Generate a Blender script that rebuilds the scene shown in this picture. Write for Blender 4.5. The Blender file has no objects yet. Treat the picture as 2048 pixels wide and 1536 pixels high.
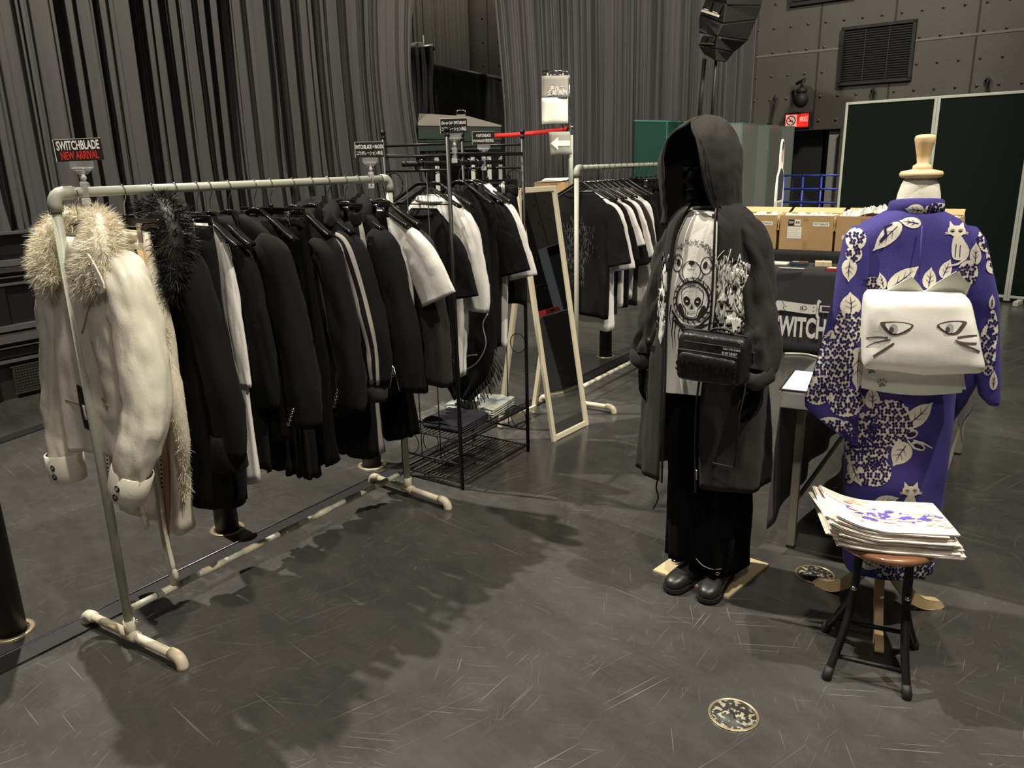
import bpy, math, random
import numpy as np
from mathutils import Vector, Matrix, geometry, noise
from mathutils.bvhtree import BVHTree
random.seed(7)
PI = math.pi; D2R = PI/180
sc = bpy.context.scene
COL = sc.collection

# ---------------------------------------------------------------- camera
FPX, PITCH, ROLL, CAMH = 1568.0, 0.27623, -0.02346, 1.6
_cp, _sp, _cr, _sr = math.cos(PITCH), math.sin(PITCH), math.cos(ROLL), math.sin(ROLL)
CF = Vector((0, _cp, -_sp))
CA = Vector((1, 0, 0))*_cr + Vector((0, _sp, _cp))*_sr
CB = -Vector((1, 0, 0))*_sr + Vector((0, _sp, _cp))*_cr
CC = Vector((0, 0, CAMH))
cam_d = bpy.data.cameras.new('camera'); cam_d.sensor_width = 36.0; cam_d.lens = FPX/2048*36
cam_d.clip_start = 0.05; cam_d.clip_end = 100
cam = bpy.data.objects.new('camera', cam_d); COL.objects.link(cam)
cam.matrix_world = Matrix(((CA.x, CB.x, -CF.x, CC.x), (CA.y, CB.y, -CF.y, CC.y), (CA.z, CB.z, -CF.z, CC.z), (0, 0, 0, 1)))
sc.camera = cam

# ---------------------------------------------------------------- view, world, house lights and added fills
sc.view_settings.view_transform = 'Standard'; sc.view_settings.look = 'None'
sc.view_settings.gamma = 1; sc.view_settings.use_curve_mapping = False
sc.view_settings.exposure = 0.0
w = bpy.data.worlds.new('hall_air'); sc.world = w; w.use_nodes = True
w.node_tree.nodes['Background'].inputs[0].default_value = (0.90, 0.93, 1.0, 1)
w.node_tree.nodes['Background'].inputs[1].default_value = 0.045

def spot(name, loc, target, power, size_deg=60, blend=0.6, radius=0.12, color=(1, .92, .79)):
    l = bpy.data.lights.new(name, 'SPOT'); l.energy = power; l.spot_size = size_deg*D2R; l.spot_blend = blend
    l.shadow_soft_size = radius; l.color = color
    o = bpy.data.objects.new(name, l); COL.objects.link(o); o.location = loc
    o.rotation_euler = (Vector(target)-Vector(loc)).to_track_quat('-Z', 'Y').to_euler()
    return o
def area(name, loc, target, power, sx, sy, color=(1, .93, .8)):
    l = bpy.data.lights.new(name, 'AREA'); l.shape = 'RECTANGLE'; l.size = sx; l.size_y = sy; l.energy = power; l.color = color
    o = bpy.data.objects.new(name, l); COL.objects.link(o); o.location = loc
    o.rotation_euler = (Vector(target)-Vector(loc)).to_track_quat('-Z', 'Y').to_euler()
    return o
spot('ceiling_spot_rack', (-2.7, 4.5, 6.2), (-0.9, 2.9, 0.6), 2500, 66, .7, .05)
spot('ceiling_spot_front', (0.1, 0.7, 6.4), (0.3, 2.3, 0.0), 800, 92, .9, .12)
spot('ceiling_spot_entry', (-0.6, -2.6, 5.6), (-0.3, 2.8, 0.8), 260, 70, .9, .3)
spot('ceiling_spot_kimono', (2.5, 1.0, 6.4), (1.1, 2.5, 0.5), 1450, 60, .7, .05)
spot('ceiling_spot_tables', (4.0, 4.3, 6.2), (2.6, 7.2, 0.6), 1500, 66, .7, .08)
spot('ceiling_spot_curtain', (-3.1, 2.6, 6.6), (-2.7, 8.6, 2.6), 2600, 105, .9, .1)
spot('ceiling_spot_hall', (4.4, 6.4, 6.6), (2.2, 11.4, 2.6), 2200, 105, .9, .4)

spot('side_wall_fill', (4.6, 2.0, 6.4), (7.4, 5.6, 1.6), 700, 90, .9, .2)  # added fill so the side wall is not black in the mirror
spot('backstage_fill', (-0.6, 13.4, 6.4), (-1.3, 15.6, 2.6), 260, 100, .9, .3)  # added fill that brightens the back curtain and draped scaffold
spot('stage_spot', (0.6, 8.2, 6.4), (-0.5, 10.6, 1.6), 330, 60, .9, .1)

# ---------------------------------------------------------------- pixel helpers (2048 x 1536 frame)
def ray(x, y): return CA*((x-1024)/FPX) + CB*((768-y)/FPX) + CF
def G(x, y, z=0.0):
    d = ray(x, y); return CC + d*((z-CAMH)/d.z)
def VP(x, y, q, ang):
    """point of a pixel on the vertical plane through q running along angle ang"""
    n = Vector((-math.sin(ang), math.cos(ang), 0)); d = ray(x, y); q = Vector((q[0], q[1], 0))
    return CC + d*((q-CC).dot(n)/d.dot(n))
def ZH(x, y, P):
    d = ray(x, y); return CAMH + d.z/math.hypot(d.x, d.y)*math.hypot(P[0], P[1])

# ---------------------------------------------------------------- objects and tags
def tag(o, label=None, cat=None, group=None, kind=None):
    if label: o['label'] = label
    if cat: o['category'] = cat
    if group: o['group'] = group
    if kind: o['kind'] = kind
    return o
def place(x, y, z=0, rz=0): return Matrix.Translation((x, y, z)) @ Matrix.Rotation(rz, 4, 'Z')
def thing(name, label, cat, M=None, group=None):
    o = bpy.data.objects.new(name, None); COL.objects.link(o); o.empty_display_size = .05
    o.matrix_world = M if M is not None else Matrix()
    return tag(o, label, cat, group)
def copy_thing(src, M, label, group=None):
    c = src.copy(); COL.objects.link(c); c.matrix_world = M; c['label'] = label
    if group: c['group'] = group
    for ch in [k for k in bpy.data.objects if k.parent == src]:
        d = ch.copy(); COL.objects.link(d); d.parent = c
        for g in [k for k in bpy.data.objects if k.parent == ch]:
            e = g.copy(); COL.objects.link(e); e.parent = d
    return c

class MB:
    def __init__(s): s.v = []; s.f = []; s.m = []; s.sm = []
    def add(s, vs, fs, mi=0, smooth=True):
        o = len(s.v); s.v += [Vector(p) for p in vs]
        s.f += [tuple(i+o for i in f) for f in fs]
        s.m += (list(mi) if isinstance(mi, (list, tuple)) else [mi]*len(fs)); s.sm += [smooth]*len(fs)
        return s
    def merge(s, o, M=None, mo=0):
        n = len(s.v); s.v += [(M @ p if M is not None else p.copy()) for p in o.v]
        s.f += [tuple(i+n for i in f) for f in o.f]; s.m += [i+mo for i in o.m]; s.sm += o.sm
        return s
    def box(s, c, d, mi=0, M=None):
        c = Vector(c); hx, hy, hz = d[0]/2, d[1]/2, d[2]/2
        vs = [Vector((x, y, z)) for x in (-hx, hx) for y in (-hy, hy) for z in (-hz, hz)]
        vs = [c + (M.to_3x3() @ p if M is not None else p) for p in vs]
        return s.add(vs, [(0, 1, 3, 2), (4, 6, 7, 5), (0, 4, 5, 1), (2, 3, 7, 6), (0, 2, 6, 4), (1, 5, 7, 3)], mi, False)
    def loft(s, rings, mi=0, cap0=False, cap1=False, closed=True, matfn=None, smooth=True):
        n = len(rings[0]); vs = [p for r in rings for p in r]; fs = []; ms = []
        for i in range(len(rings)-1):
            for j in range(n if closed else n-1):
                k = (j+1) % n
                fs.append((i*n+j, i*n+k, (i+1)*n+k, (i+1)*n+j)); ms.append(matfn(i, j) if matfn else mi)
        if cap0: fs.append(tuple(range(n-1, -1, -1))); ms.append(mi)
        if cap1: fs.append(tuple((len(rings)-1)*n+j for j in range(n))); ms.append(mi)
        return s.add(vs, fs, ms, smooth)
    def tube(s, pts, r, n=8, mi=0, cap=True, flat=1.0, up=None):
        pts = [Vector(p) for p in pts]; rs = r if isinstance(r, (list, tuple)) else [r]*len(pts)
        rings = []; side = None
        for i, p in enumerate(pts):
            t = (pts[min(i+1, len(pts)-1)] - pts[max(i-1, 0)]).normalized()
            if side is None:
                ref = Vector(up) if up else (Vector((0, 0, 1)) if abs(t.z) < .9 else Vector((1, 0, 0)))
                side = t.cross(ref).normalized()
            side = (side - t*side.dot(t)).normalized(); o2 = t.cross(side)
            rings.append([p + side*math.cos(a)*rs[i] + o2*math.sin(a)*rs[i]*flat for a in [2*PI*k/n for k in range(n)]])
        return s.loft(rings, mi, cap, cap)
    def lathe(s, prof, c=(0, 0, 0), n=24, mi=0, cap=True, matfn=None):
        c = Vector(c)
        rings = [[c + Vector((r*math.cos(2*PI*k/n), r*math.sin(2*PI*k/n), z)) for k in range(n)] for r, z in prof]
        return s.loft(rings, mi, cap, cap, matfn=matfn)
    def ball(s, c, r, n=12, mi=0, sc3=(1, 1, 1)):
        c = Vector(c); rings = []
        for i in range(1, n//2+1):
            a = PI*i/(n//2+1)
            rings.append([c + Vector((math.sin(a)*math.cos(2*PI*k/n)*r*sc3[0], math.sin(a)*math.sin(2*PI*k/n)*r*sc3[1], -math.cos(a)*r*sc3[2])) for k in range(n)])
        return s.loft(rings, mi, True, True)
    def prism(s, pts2, M, t, mi=0):
        """extruded flat outline: pts2 in the local XY of M, thickness t along its Z"""
        n = len(pts2)
        vs = [M @ Vector((x, y, 0)) for x, y in pts2] + [M @ Vector((x, y, t)) for x, y in pts2]
        tri = geometry.tessellate_polygon([[Vector((x, y, 0)) for x, y in pts2]])
        fs = [tuple(t3) for t3 in tri] + [tuple(i+n for i in reversed(t3)) for t3 in tri]
        fs += [(i, (i+1) % n, (i+1) % n+n, i+n) for i in range(n)]
        return s.add(vs, fs, mi, False)
    def flat(s, pts2, M, mi=0):
        tri = geometry.tessellate_polygon([[Vector((x, y, 0)) for x, y in pts2]])
        return s.add([M @ Vector((x, y, 0)) for x, y in pts2], [tuple(t3) for t3 in tri], mi, False)
    def text(s, body, size, M, mi=0, sx=1.0, bold=0.0, align='CENTER', mirror=False):
        vs, fs = text_geo(body, bold, align)
        k = -1 if mirror else 1
        return s.add([M @ Vector((x*size*sx*k, y*size, 0)) for x, y in vs], fs, mi, False)
    def build(s, name, mats, parent=None, M=None, label=None, bevel=0, solid=0, sub=0):
        me = bpy.data.meshes.new(name); me.from_pydata([tuple(p) for p in s.v], [], s.f)
        mats = mats if isinstance(mats, (list, tuple)) else [mats]
        for m in mats: me.materials.append(m)
        me.polygons.foreach_set('material_index', s.m); me.polygons.foreach_set('use_smooth', s.sm)
        me.validate(); me.update()
        o = bpy.data.objects.new(name, me); COL.objects.link(o)
        if parent is not None: o.parent = parent
        elif M is not None: o.matrix_world = M
        if label: o['label'] = label
        if solid:
            md = o.modifiers.new('thickness', 'SOLIDIFY'); md.thickness = solid; md.offset = 0
        if bevel:
            md = o.modifiers.new('bevel', 'BEVEL'); md.width = bevel; md.segments = 2; md.limit_method = 'ANGLE'
        if sub:
            md = o.modifiers.new('sub', 'SUBSURF'); md.levels = sub; md.render_levels = sub
        return o
    def bvh(s): return BVHTree.FromPolygons(s.v, s.f)

_tc = {}
def text_geo(body, bold=0.0, align='CENTER'):
    key = (body, bold, align)
    if key in _tc: return _tc[key]
    cu = bpy.data.curves.new('t', 'FONT'); cu.body = body; cu.size = 1; cu.align_x = align; cu.align_y = 'CENTER'
    cu.offset = bold; cu.resolution_u = 3; cu.fill_mode = 'FRONT'
    ob = bpy.data.objects.new('t', cu); COL.objects.link(ob)
    bpy.context.view_layer.update()
    me = ob.evaluated_get(bpy.context.evaluated_depsgraph_get()).to_mesh()
    vs = [(v.co.x, v.co.y) for v in me.vertices]; fs = [tuple(p.vertices) for p in me.polygons]
    ob.to_mesh_clear(); bpy.data.objects.remove(ob); bpy.data.curves.remove(cu)
    _tc[key] = (vs, fs); return _tc[key]

def XZ(c, ax=(1, 0, 0), up=(0, 0, 1)):
    """frame whose local X,Y lie along ax, up"""
    ax = Vector(ax).normalized(); up = Vector(up).normalized(); n = ax.cross(up)
    return Matrix(((ax.x, up.x, n.x, c[0]), (ax.y, up.y, n.y, c[1]), (ax.z, up.z, n.z, c[2]), (0, 0, 0, 1)))

def inside(p, poly):
    x, y = p; c = False; n = len(poly)
    for i in range(n):
        x1, y1 = poly[i]; x2, y2 = poly[i-1]
        if (y1 > y) != (y2 > y) and x < (x2-x1)*(y-y1)/(y2-y1)+x1: c = not c
    return c
def stroke(pts, w):
    """outline of a pen stroke; w number or list"""
    n = len(pts); ws = w if isinstance(w, (list, tuple)) else [w]*n; L = []; Rr = []
    for i, p in enumerate(pts):
        a = pts[max(i-1, 0)]; b = pts[min(i+1, n-1)]; dx, dy = b[0]-a[0], b[1]-a[1]; d = math.hypot(dx, dy) or 1
        nx, ny = -dy/d*ws[i]/2, dx/d*ws[i]/2
        L.append((p[0]+nx, p[1]+ny)); Rr.append((p[0]-nx, p[1]-ny))
    return L + Rr[::-1]
def smooth2(pts, k=4, closed=True):
    n = len(pts); out = []
    for i in range(n if closed else n-1):
        p0, p1, p2, p3 = (pts[(i-1) % n], pts[i], pts[(i+1) % n], pts[(i+2) % n]) if closed else (pts[max(i-1, 0)], pts[i], pts[i+1], pts[min(i+2, n-1)])
        for t in [j/k for j in range(k)]:
            out.append(tuple(.5*((2*p1[c])+(-p0[c]+p2[c])*t+(2*p0[c]-5*p1[c]+4*p2[c]-p3[c])*t*t+(-p0[c]+3*p1[c]-3*p2[c]+p3[c])*t**3) for c in range(len(p1))))
    if not closed: out.append(pts[-1])
    return out
def ellipse(cx, cy, a, b, n=16, rot=0):
    c, s_ = math.cos(rot), math.sin(rot)
    return [(cx+a*math.cos(t)*c-b*math.sin(t)*s_, cy+a*math.cos(t)*s_+b*math.sin(t)*c) for t in [2*PI*k/n for k in range(n)]]
def decal(mb, bvh, poly, to3, dirv, mi, lift, step=0.012, maxd=0.5):
    """lay a flat outline on a curved surface: to3(p) is its start point, dirv the way it is pushed"""
    out = []
    n = len(poly)
    for i in range(n):
        a, b = poly[i], poly[(i+1) % n]; d = math.dist(a, b); k = max(1, int(d/step))
        out += [(a[0]+(b[0]-a[0])*j/k, a[1]+(b[1]-a[1])*j/k) for j in range(k)]
    xs = [p[0] for p in out]; ys = [p[1] for p in out]; ins = []
    if max(xs)-min(xs) > 1.5*step and max(ys)-min(ys) > 1.5*step:
        y = min(ys)+step*.7
        while y < max(ys):
            x = min(xs)+step*.6
            while x < max(xs):
                if inside((x, y), out) and min(math.dist((x, y), q) for q in out) > step*.4: ins.append((x, y))
                x += step
            y += step
    try:
        r = geometry.delaunay_2d_cdt([Vector(p) for p in out+ins], [], [list(range(len(out)))], 1, 1e-6)
    except Exception:
        return
    vs2, fs = r[0], r[2]; dirv = Vector(dirv); pts = []; ok = []
    for p in vs2:
        o = to3(p.x, p.y); h = bvh.ray_cast(o, dirv, maxd)
        if h[0] is None: pts.append(o); ok.append(False)
        else: pts.append(h[0]-dirv*lift); ok.append(True)
    mb.add(pts, [f for f in fs if all(ok[i] for i in f)], mi, True)

# ---------------------------------------------------------------- materials
def mat(name, col, rough=.7, metal=0, col2=None, nscale=8, bump=0, bscale=60, stretch=None, spec=.5, trans=0, ior=1.45, sheen=0, alpha=1, coat=0, wr=0, wrs=7, rvar=0):
    m = bpy.data.materials.new(name); m.use_nodes = True; nt = m.node_tree; L = nt.links
    b = nt.nodes['Principled BSDF']; b.inputs['Base Color'].default_value = (*col, 1)
    b.inputs['Roughness'].default_value = rough; b.inputs['Metallic'].default_value = metal
    b.inputs['Specular IOR Level'].default_value = spec; b.inputs['IOR'].default_value = ior
    b.inputs['Transmission Weight'].default_value = trans; b.inputs['Alpha'].default_value = alpha
    b.inputs['Sheen Weight'].default_value = sheen; b.inputs['Coat Weight'].default_value = coat
    tc = nt.nodes.new('ShaderNodeTexCoord'); mp = nt.nodes.new('ShaderNodeMapping'); L.new(tc.outputs['Object'], mp.inputs[0])
    if stretch: mp.inputs['Scale'].default_value = stretch
    if col2 or rvar:
        n = nt.nodes.new('ShaderNodeTexNoise'); n.inputs['Scale'].default_value = nscale; n.inputs['Detail'].default_value = 5
        L.new(mp.outputs[0], n.inputs['Vector'])
        r = nt.nodes.new('ShaderNodeValToRGB'); r.color_ramp.elements[0].position = .35; r.color_ramp.elements[1].position = .65
        r.color_ramp.elements[0].color = (*col, 1); r.color_ramp.elements[1].color = (*(col2 or col), 1)
        L.new(n.outputs['Fac'], r.inputs[0]); L.new(r.outputs[0], b.inputs['Base Color'])
        if rvar:
            q = nt.nodes.new('ShaderNodeMapRange'); q.inputs[3].default_value = rough-rvar; q.inputs[4].default_value = rough+rvar
            L.new(n.outputs['Fac'], q.inputs[0]); L.new(q.outputs[0], b.inputs['Roughness'])
    prev = None
    for str_, scl, st in ((wr, wrs, (1, 1, .35)), (bump, bscale, None)):
        if not str_: continue
        n = nt.nodes.new('ShaderNodeTexNoise'); n.inputs['Scale'].default_value = scl; n.inputs['Detail'].default_value = 4
        m2 = nt.nodes.new('ShaderNodeMapping'); L.new(tc.outputs['Object'], m2.inputs[0])
        if st: m2.inputs['Scale'].default_value = st
        elif stretch: m2.inputs['Scale'].default_value = stretch
        L.new(m2.outputs[0], n.inputs['Vector'])
        bp = nt.nodes.new('ShaderNodeBump'); bp.inputs['Strength'].default_value = str_; bp.inputs['Distance'].default_value = .02 if st else .004
        L.new(n.outputs['Fac'], bp.inputs['Height'])
        if prev: L.new(prev.outputs[0], bp.inputs['Normal'])
        prev = bp
    if prev: L.new(prev.outputs[0], b.inputs['Normal'])
    return m
MT = {}
def mk(name, *a, **k): MT[name] = mat(name, *a, **k); return MT[name]
mk('white_cotton', (.72, .70, .64), .85, wr=.35, bump=.2, bscale=300, sheen=.1)
mk('black_cotton', (.0065, .0065, .0066), .85, col2=(.009, .009, .009), nscale=6, wr=.6, bump=.25, bscale=300, sheen=.012, spec=.10)
mk('black_wool', (.0095, .0090, .0082), .9, wr=.5, bump=.3, bscale=400, sheen=.02, spec=.08)
mk('charcoal_jersey', (.027, .0258, .0238), .9, wr=.5, bump=.3, bscale=300, sheen=.04, spec=.15)
mk('black_velvet', (.0035, .0035, .0035), .95, wr=.5, sheen=.01, spec=.04)
mk('black_nylon', (.010, .010, .010), .40, wr=.8, wrs=14, spec=.4)
mk('cream_leather', (.68, .63, .51), .42, wr=.55, wrs=9, bump=.15, bscale=200, col2=(.72, .68, .57), nscale=4)
mk('cream_denim', (.66, .60, .46), .85, wr=.4, bump=.4, bscale=400, col2=(.72, .66, .52), nscale=14)
mk('tan_tape', (.38, .24, .12), .8, bump=.3, bscale=300)
mk('cream_fur', (.85, .80, .66), .8, col2=(.74, .66, .50), nscale=20, spec=.2)
mk('black_fur', (.014, .013, .012), .6, spec=.4)
mk('stitch_white', (.70, .68, .62), .8)
mk('grey_stripe', (.30, .27, .23), .8)
mk('silver_print', (.55, .56, .50), .55, col2=(.70, .69, .62), nscale=30)
mk('steel', (.62, .61, .58), .22, 1)
mk('chrome', (.75, .74, .72), .12, 1)
mk('dark_bronze', (.05, .04, .035), .35, .8)
mk('pipe_grey', (.38, .385, .31), .38, bump=.08, bscale=90, col2=(.42, .42, .34), nscale=5)
mk('pipe_cream', (.60, .56, .44), .42, col2=(.52, .44, .30), nscale=14, bump=.1, bscale=90)
mk('hanger_black', (.008, .008, .008), .2, spec=.6)
mk('clear_plastic', (.95, .96, .96), .08, trans=.85, ior=1.46)
mk('frost_plastic', (.80, .79, .74), .35, trans=.5)
mk('card_black', (.012, .010, .010), .5)
mk('card_edge', (.7, .68, .6), .6)
mk('ink_white', (.82, .80, .74), .6)
mk('ink_red', (.62, .030, .020), .6)
mk('black_paint', (.008, .007, .007), .45, spec=.3)
mk('mirror_glass', (.86, .88, .87), .015, 1)
mk('cream_wood', (.72, .66, .48), .5, col2=(.68, .61, .43), nscale=5, stretch=(1, 1, .1))
mk('pine', (.78, .58, .32), .45, col2=(.68, .47, .23), nscale=9, stretch=(1, 1, .12), bump=.1)
mk('maple_seat', (.27, .135, .062), .28, col2=(.19, .085, .04), nscale=9, stretch=(.3, 2.2, 1), coat=.4)
mk('plywood', (.76, .62, .38), .55, col2=(.70, .55, .32), nscale=4, stretch=(.3, 2, 1))
mk('linen_form', (.74, .70, .58), .85, bump=.3, bscale=300)
mk('shoe_black', (.016, .016, .015), .38)
mk('mannequin_black', (.0025, .0025, .0025), .9, spec=.04)
mk('indigo_cotton', (.036, .027, .190), .8, wr=.7, bump=.3, bscale=300, col2=(.030, .022, .160), nscale=5, sheen=.05)
mk('print_cream', (.66, .61, .51), .85, bump=.2, bscale=300)
mk('print_navy', (.018, .013, .070), .85, spec=.2)
mk('obi_white', (.82, .80, .72), .45, wr=.25, wrs=5, bump=.08, bscale=200)
mk('obi_white_shaded', (.68, .69, .60), .6, wr=.25, wrs=5)  # white obi cloth, shade on ears and lower flap put into the colour
mk('ink_brown', (.085, .065, .060), .7)
mk('ink_grey', (.42, .41, .36), .7)
mk('cardboard', (.44, .29, .135), .8, col2=(.40, .26, .115), nscale=3, bump=.1)
mk('cardboard_in', (.62, .42, .2), .8)
mk('bag_plastic', (.82, .80, .74), .2, trans=.25, wr=1, wrs=18)
mk('table_cloth', (.042, .040, .043), .85, wr=.3, wrs=4, bump=.2, bscale=300)
mk('table_cloth_light', (.085, .080, .082), .8, wr=.3, wrs=4, bump=.2, bscale=300)
mk('black_drape', (.006, .006, .006), .8, wr=.9, wrs=4)
mk('stage_curtain', (.046, .0445, .043), .75, sheen=.3, bump=.3, bscale=200, spec=.35, col2=(.056, .054, .052), nscale=2, stretch=(3, 3, .3))
mk('back_curtain', (.12, .115, .10), .85, sheen=.1)
mk('stage_black', (.012, .012, .012), .5, bump=.2, bscale=80, rvar=.1)
mk('stage_floor', (.030, .028, .025), .45, rvar=.1)
mk('rail_alu', (.34, .32, .33), .4, .8, rvar=.08)
mk('green_panel', (.007, .034, .026), .45, bump=.1, bscale=200)
mk('silver_panel', (.17, .18, .16), .32, .25, rvar=.05)
mk('dark_board', (.0045, .0080, .0055), .85, spec=.15, bump=.1, bscale=300)
mk('board_frame', (.42, .45, .38), .45)
mk('green_case', (.010, .019, .012), .45, bump=.15, bscale=120)
mk('green_case_lid', (.20, .19, .15), .35, rvar=.1)
mk('blue_pipe', (.022, .045, .34), .35)
mk('paper_white', (.80, .77, .68), .8)
mk('paper_grey', (.30, .29, .25), .8)
mk('paper_shadow', (.52, .50, .43), .8)
mk('belt_red', (.55, .020, .018), .7)
mk('grey_door', (.20, .195, .18), .6, rvar=.05)
mk('dark_door', (.020, .020, .021), .4)
mk('speaker_black', (.007, .0075, .0065), .65, bump=.2, bscale=200)
mk('grille', (.015, .014, .013), .7)
mk('lens_dark', (.02, .02, .02), .08, coat=.5)
mk('denim_light', (.12, .19, .26), .85, col2=(.68, .68, .58), nscale=7, stretch=(1, 1, 1), bump=.4, bscale=300)
mk('denim_navy', (.014, .014, .022), .85, bump=.4, bscale=300, col2=(.03, .03, .042), nscale=12)
mk('denim_grey', (.045, .045, .047), .85, col2=(.13, .13, .125), nscale=13, bump=.4, bscale=300)
mk('news_edge', (.74, .64, .56), .8)
mk('news_paper', (.86, .80, .70), .75)
mk('news_violet', (.13, .09, .42), .7)
mk('news_pink', (.62, .42, .44), .7)
mk('news_ochre', (.74, .62, .36), .7)
mk('brass_ring', (.52, .43, .26), .35, .7, rvar=.1)
mk('rubber', (.010, .010, .010), .6)
mk('table_metal', (.33, .31, .24), .4, .3)
mk('red_case', (.55, .03, .03), .5)
mk('teal_case', (.02, .05, .07), .5)
mk('cream_box', (.72, .62, .36), .6)
# ================================================================ SETTING
YAW = 56.3*D2R
U = Vector((math.cos(YAW), math.sin(YAW), 0)); V = Vector((math.sin(YAW), -math.cos(YAW), 0)); UP = Vector((0, 0, 1))
def struct(name, mb, mats, **k):
    o = mb.build(name, mats, **k); o['kind'] = 'structure'; return o

def floor_material():
    m = bpy.data.materials.new('hall_floor'); m.use_nodes = True; nt = m.node_tree; L = nt.links; N = nt.nodes.new
    b = nt.nodes['Principled BSDF']; tc = N('ShaderNodeTexCoord')
    def noise_n(scale, detail=4, sx=1, sy=1, rot=0, rough=.5):
        m0 = N('ShaderNodeMapping'); m0.inputs['Rotation'].default_value = (0, 0, rot); L.new(tc.outputs['Object'], m0.inputs[0])
        mp = N('ShaderNodeMapping'); mp.inputs['Scale'].default_value = (sx, sy, 1)
        L.new(m0.outputs[0], mp.inputs[0]); n = N('ShaderNodeTexNoise'); n.inputs['Scale'].default_value = scale
        n.inputs['Detail'].default_value = detail; n.inputs['Roughness'].default_value = rough
        L.new(mp.outputs[0], n.inputs['Vector']); return n.outputs['Fac']
    def rng(x, a, b_, c=0, d=1):
        r = N('ShaderNodeMapRange'); r.inputs[1].default_value = a; r.inputs[2].default_value = b_; r.inputs[3].default_value = c; r.inputs[4].default_value = d
        L.new(x, r.inputs[0]); return r.outputs[0]
    def mth(op, x, y):
        n = N('ShaderNodeMath'); n.operation = op
        for i, q in enumerate((x, y)):
            if isinstance(q, (int, float)): n.inputs[i].default_value = q
            else: L.new(q, n.inputs[i])
        return n.outputs[0]
    r = N('ShaderNodeValToRGB'); e = r.color_ramp.elements
    e[0].position = .3; e[0].color = (.028, .0285, .028, 1); e[1].position = .70; e[1].color = (.080, .078, .071, 1)
    L.new(mth('ADD', mth('MULTIPLY', noise_n(1.1, 8, rough=.62), .6), mth('MULTIPLY', noise_n(5, 8, 1, 2.2, .9, .7), .4)), r.inputs[0])
    scr = None
    for rot, sc_, seed_s, th in ((.15, 3.3, 46, .70), (-.95, 3.9, 50, .71), (.75, 2.2, 60, .705), (1.7, 4.4, 50, .72), (-.3, 11, 26, .72), (.45, 10, 30, .71), (-1.4, 12, 26, .73), (-.6, 1.6, 90, .70)):
        s1 = rng(noise_n(sc_, 1, 1, seed_s, rot), th, th+.03)
        s1 = mth('MULTIPLY', s1, rng(noise_n(1.3, 3, 1, 1, rot*3+1), .47, .62))
        scr = s1 if scr is None else mth('MAXIMUM', scr, s1)
    vo = N('ShaderNodeTexVoronoi'); vo.inputs['Scale'].default_value = 9; L.new(tc.outputs['Object'], vo.inputs['Vector'])
    spk = mth('MULTIPLY', rng(vo.outputs['Distance'], .05, .03), rng(noise_n(3.1), .56, .62))
    scr = mth('MAXIMUM', scr, mth('MULTIPLY', spk, 1.0))
    # brushed scuff clouds
    scf = mth('MULTIPLY', rng(noise_n(3.5, 10, 1, 3, -.5, .8), .55, .75), .35)
    scr = mth('MAXIMUM', scr, mth('MULTIPLY', scf, rng(noise_n(.9, 2), .5, .6)))
    mx = N('ShaderNodeMix'); mx.data_type = 'RGBA'; L.new(mth('MULTIPLY', scr, .42), mx.inputs[0]); L.new(r.outputs[0], mx.inputs[6])
    mx.inputs[7].default_value = (.30, .29, .26, 1); L.new(mx.outputs[2], b.inputs['Base Color'])
    L.new(rng(noise_n(2.2, 7, rough=.65), .3, .7, .12, .30), b.inputs['Roughness'])
    b.inputs['Specular IOR Level'].default_value = .55
    bp = N('ShaderNodeBump'); bp.inputs['Strength'].default_value = .12; bp.inputs['Distance'].default_value = .004
    L.new(mth('ADD', noise_n(9, 6), mth('MULTIPLY', scr, .4)), bp.inputs['Height']); L.new(bp.outputs[0], b.inputs['Normal'])
    return m
MT['floor'] = floor_material()
fl = MB(); fl.add([(-12, -4, 0), (14, -4, 0), (14, 18, 0), (-12, 18, 0)], [(0, 1, 2, 3)], 0, False)
struct('floor', fl, MT['floor'])

# dark rubber joint with a metal nosing that runs along the row of bollards
j0 = Vector((-1.80, 2.30, 0)) - U*1.6; jl = 7.2
tr = MB()
tr.box(j0 + U*jl/2 + V*.05 + UP*.004, (jl, .09, .008), 0, Matrix.Rotation(YAW, 4, 'Z'))
tr.tube([j0 + UP*.007, j0 + U*jl + UP*.007], .006, 8, 1)
struct('trim_1', tr, [MT['rubber'], mat('nosing', (.10, .075, .11), .3, .8)])
tr2 = MB(); a0 = G(-60, 903); a1 = G(330, 770)
d = (a1-a0).normalized(); tr2.box((a0+a1)/2 + UP*.003, ((a1-a0).length, .10, .006), 0, Matrix.Rotation(math.atan2(d.y, d.x), 4, 'Z'))
struct('trim_2', tr2, MT['rubber'])

# ---- stage
S0 = Vector((-3.62, 5.66, 0)) ; STH = 1.19
st = MB()
pl = [S0-U*5, S0+U*4.9]
deck = [(p.x, p.y) for p in (S0-U*5, S0+U*4.9)] + [(0.05, 9.15), (1.30, 8.75), (2.2, 10.4), (3.6, 12.2), (3.0, 17.5), (-11, 17.5), (-11, 5)]
st.prism(deck[::-1], Matrix.Translation((0, 0, 0)), STH, 0)
struct('floor_stage', st, MT['stage_floor'])
RZ = Matrix.Rotation(YAW, 4, 'Z')
def srail(mb, z, h, out, mi=0, s0=-5, s1=4.9):
    mb.box(S0 + U*(s0+s1)/2 + V*(out/2) + UP*z, (s1-s0, out, h), mi, RZ)
fr_ = MB()
srail(fr_, 1.192, .018, .05, 1); srail(fr_, 1.11, .14, .02, 0)
srail(fr_, .985, .040, .07, 1); srail(fr_, .940, .038, .055, 1); srail(fr_, .885, .008, .045, 1); srail(fr_, .835, .018, .035, 1)
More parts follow.
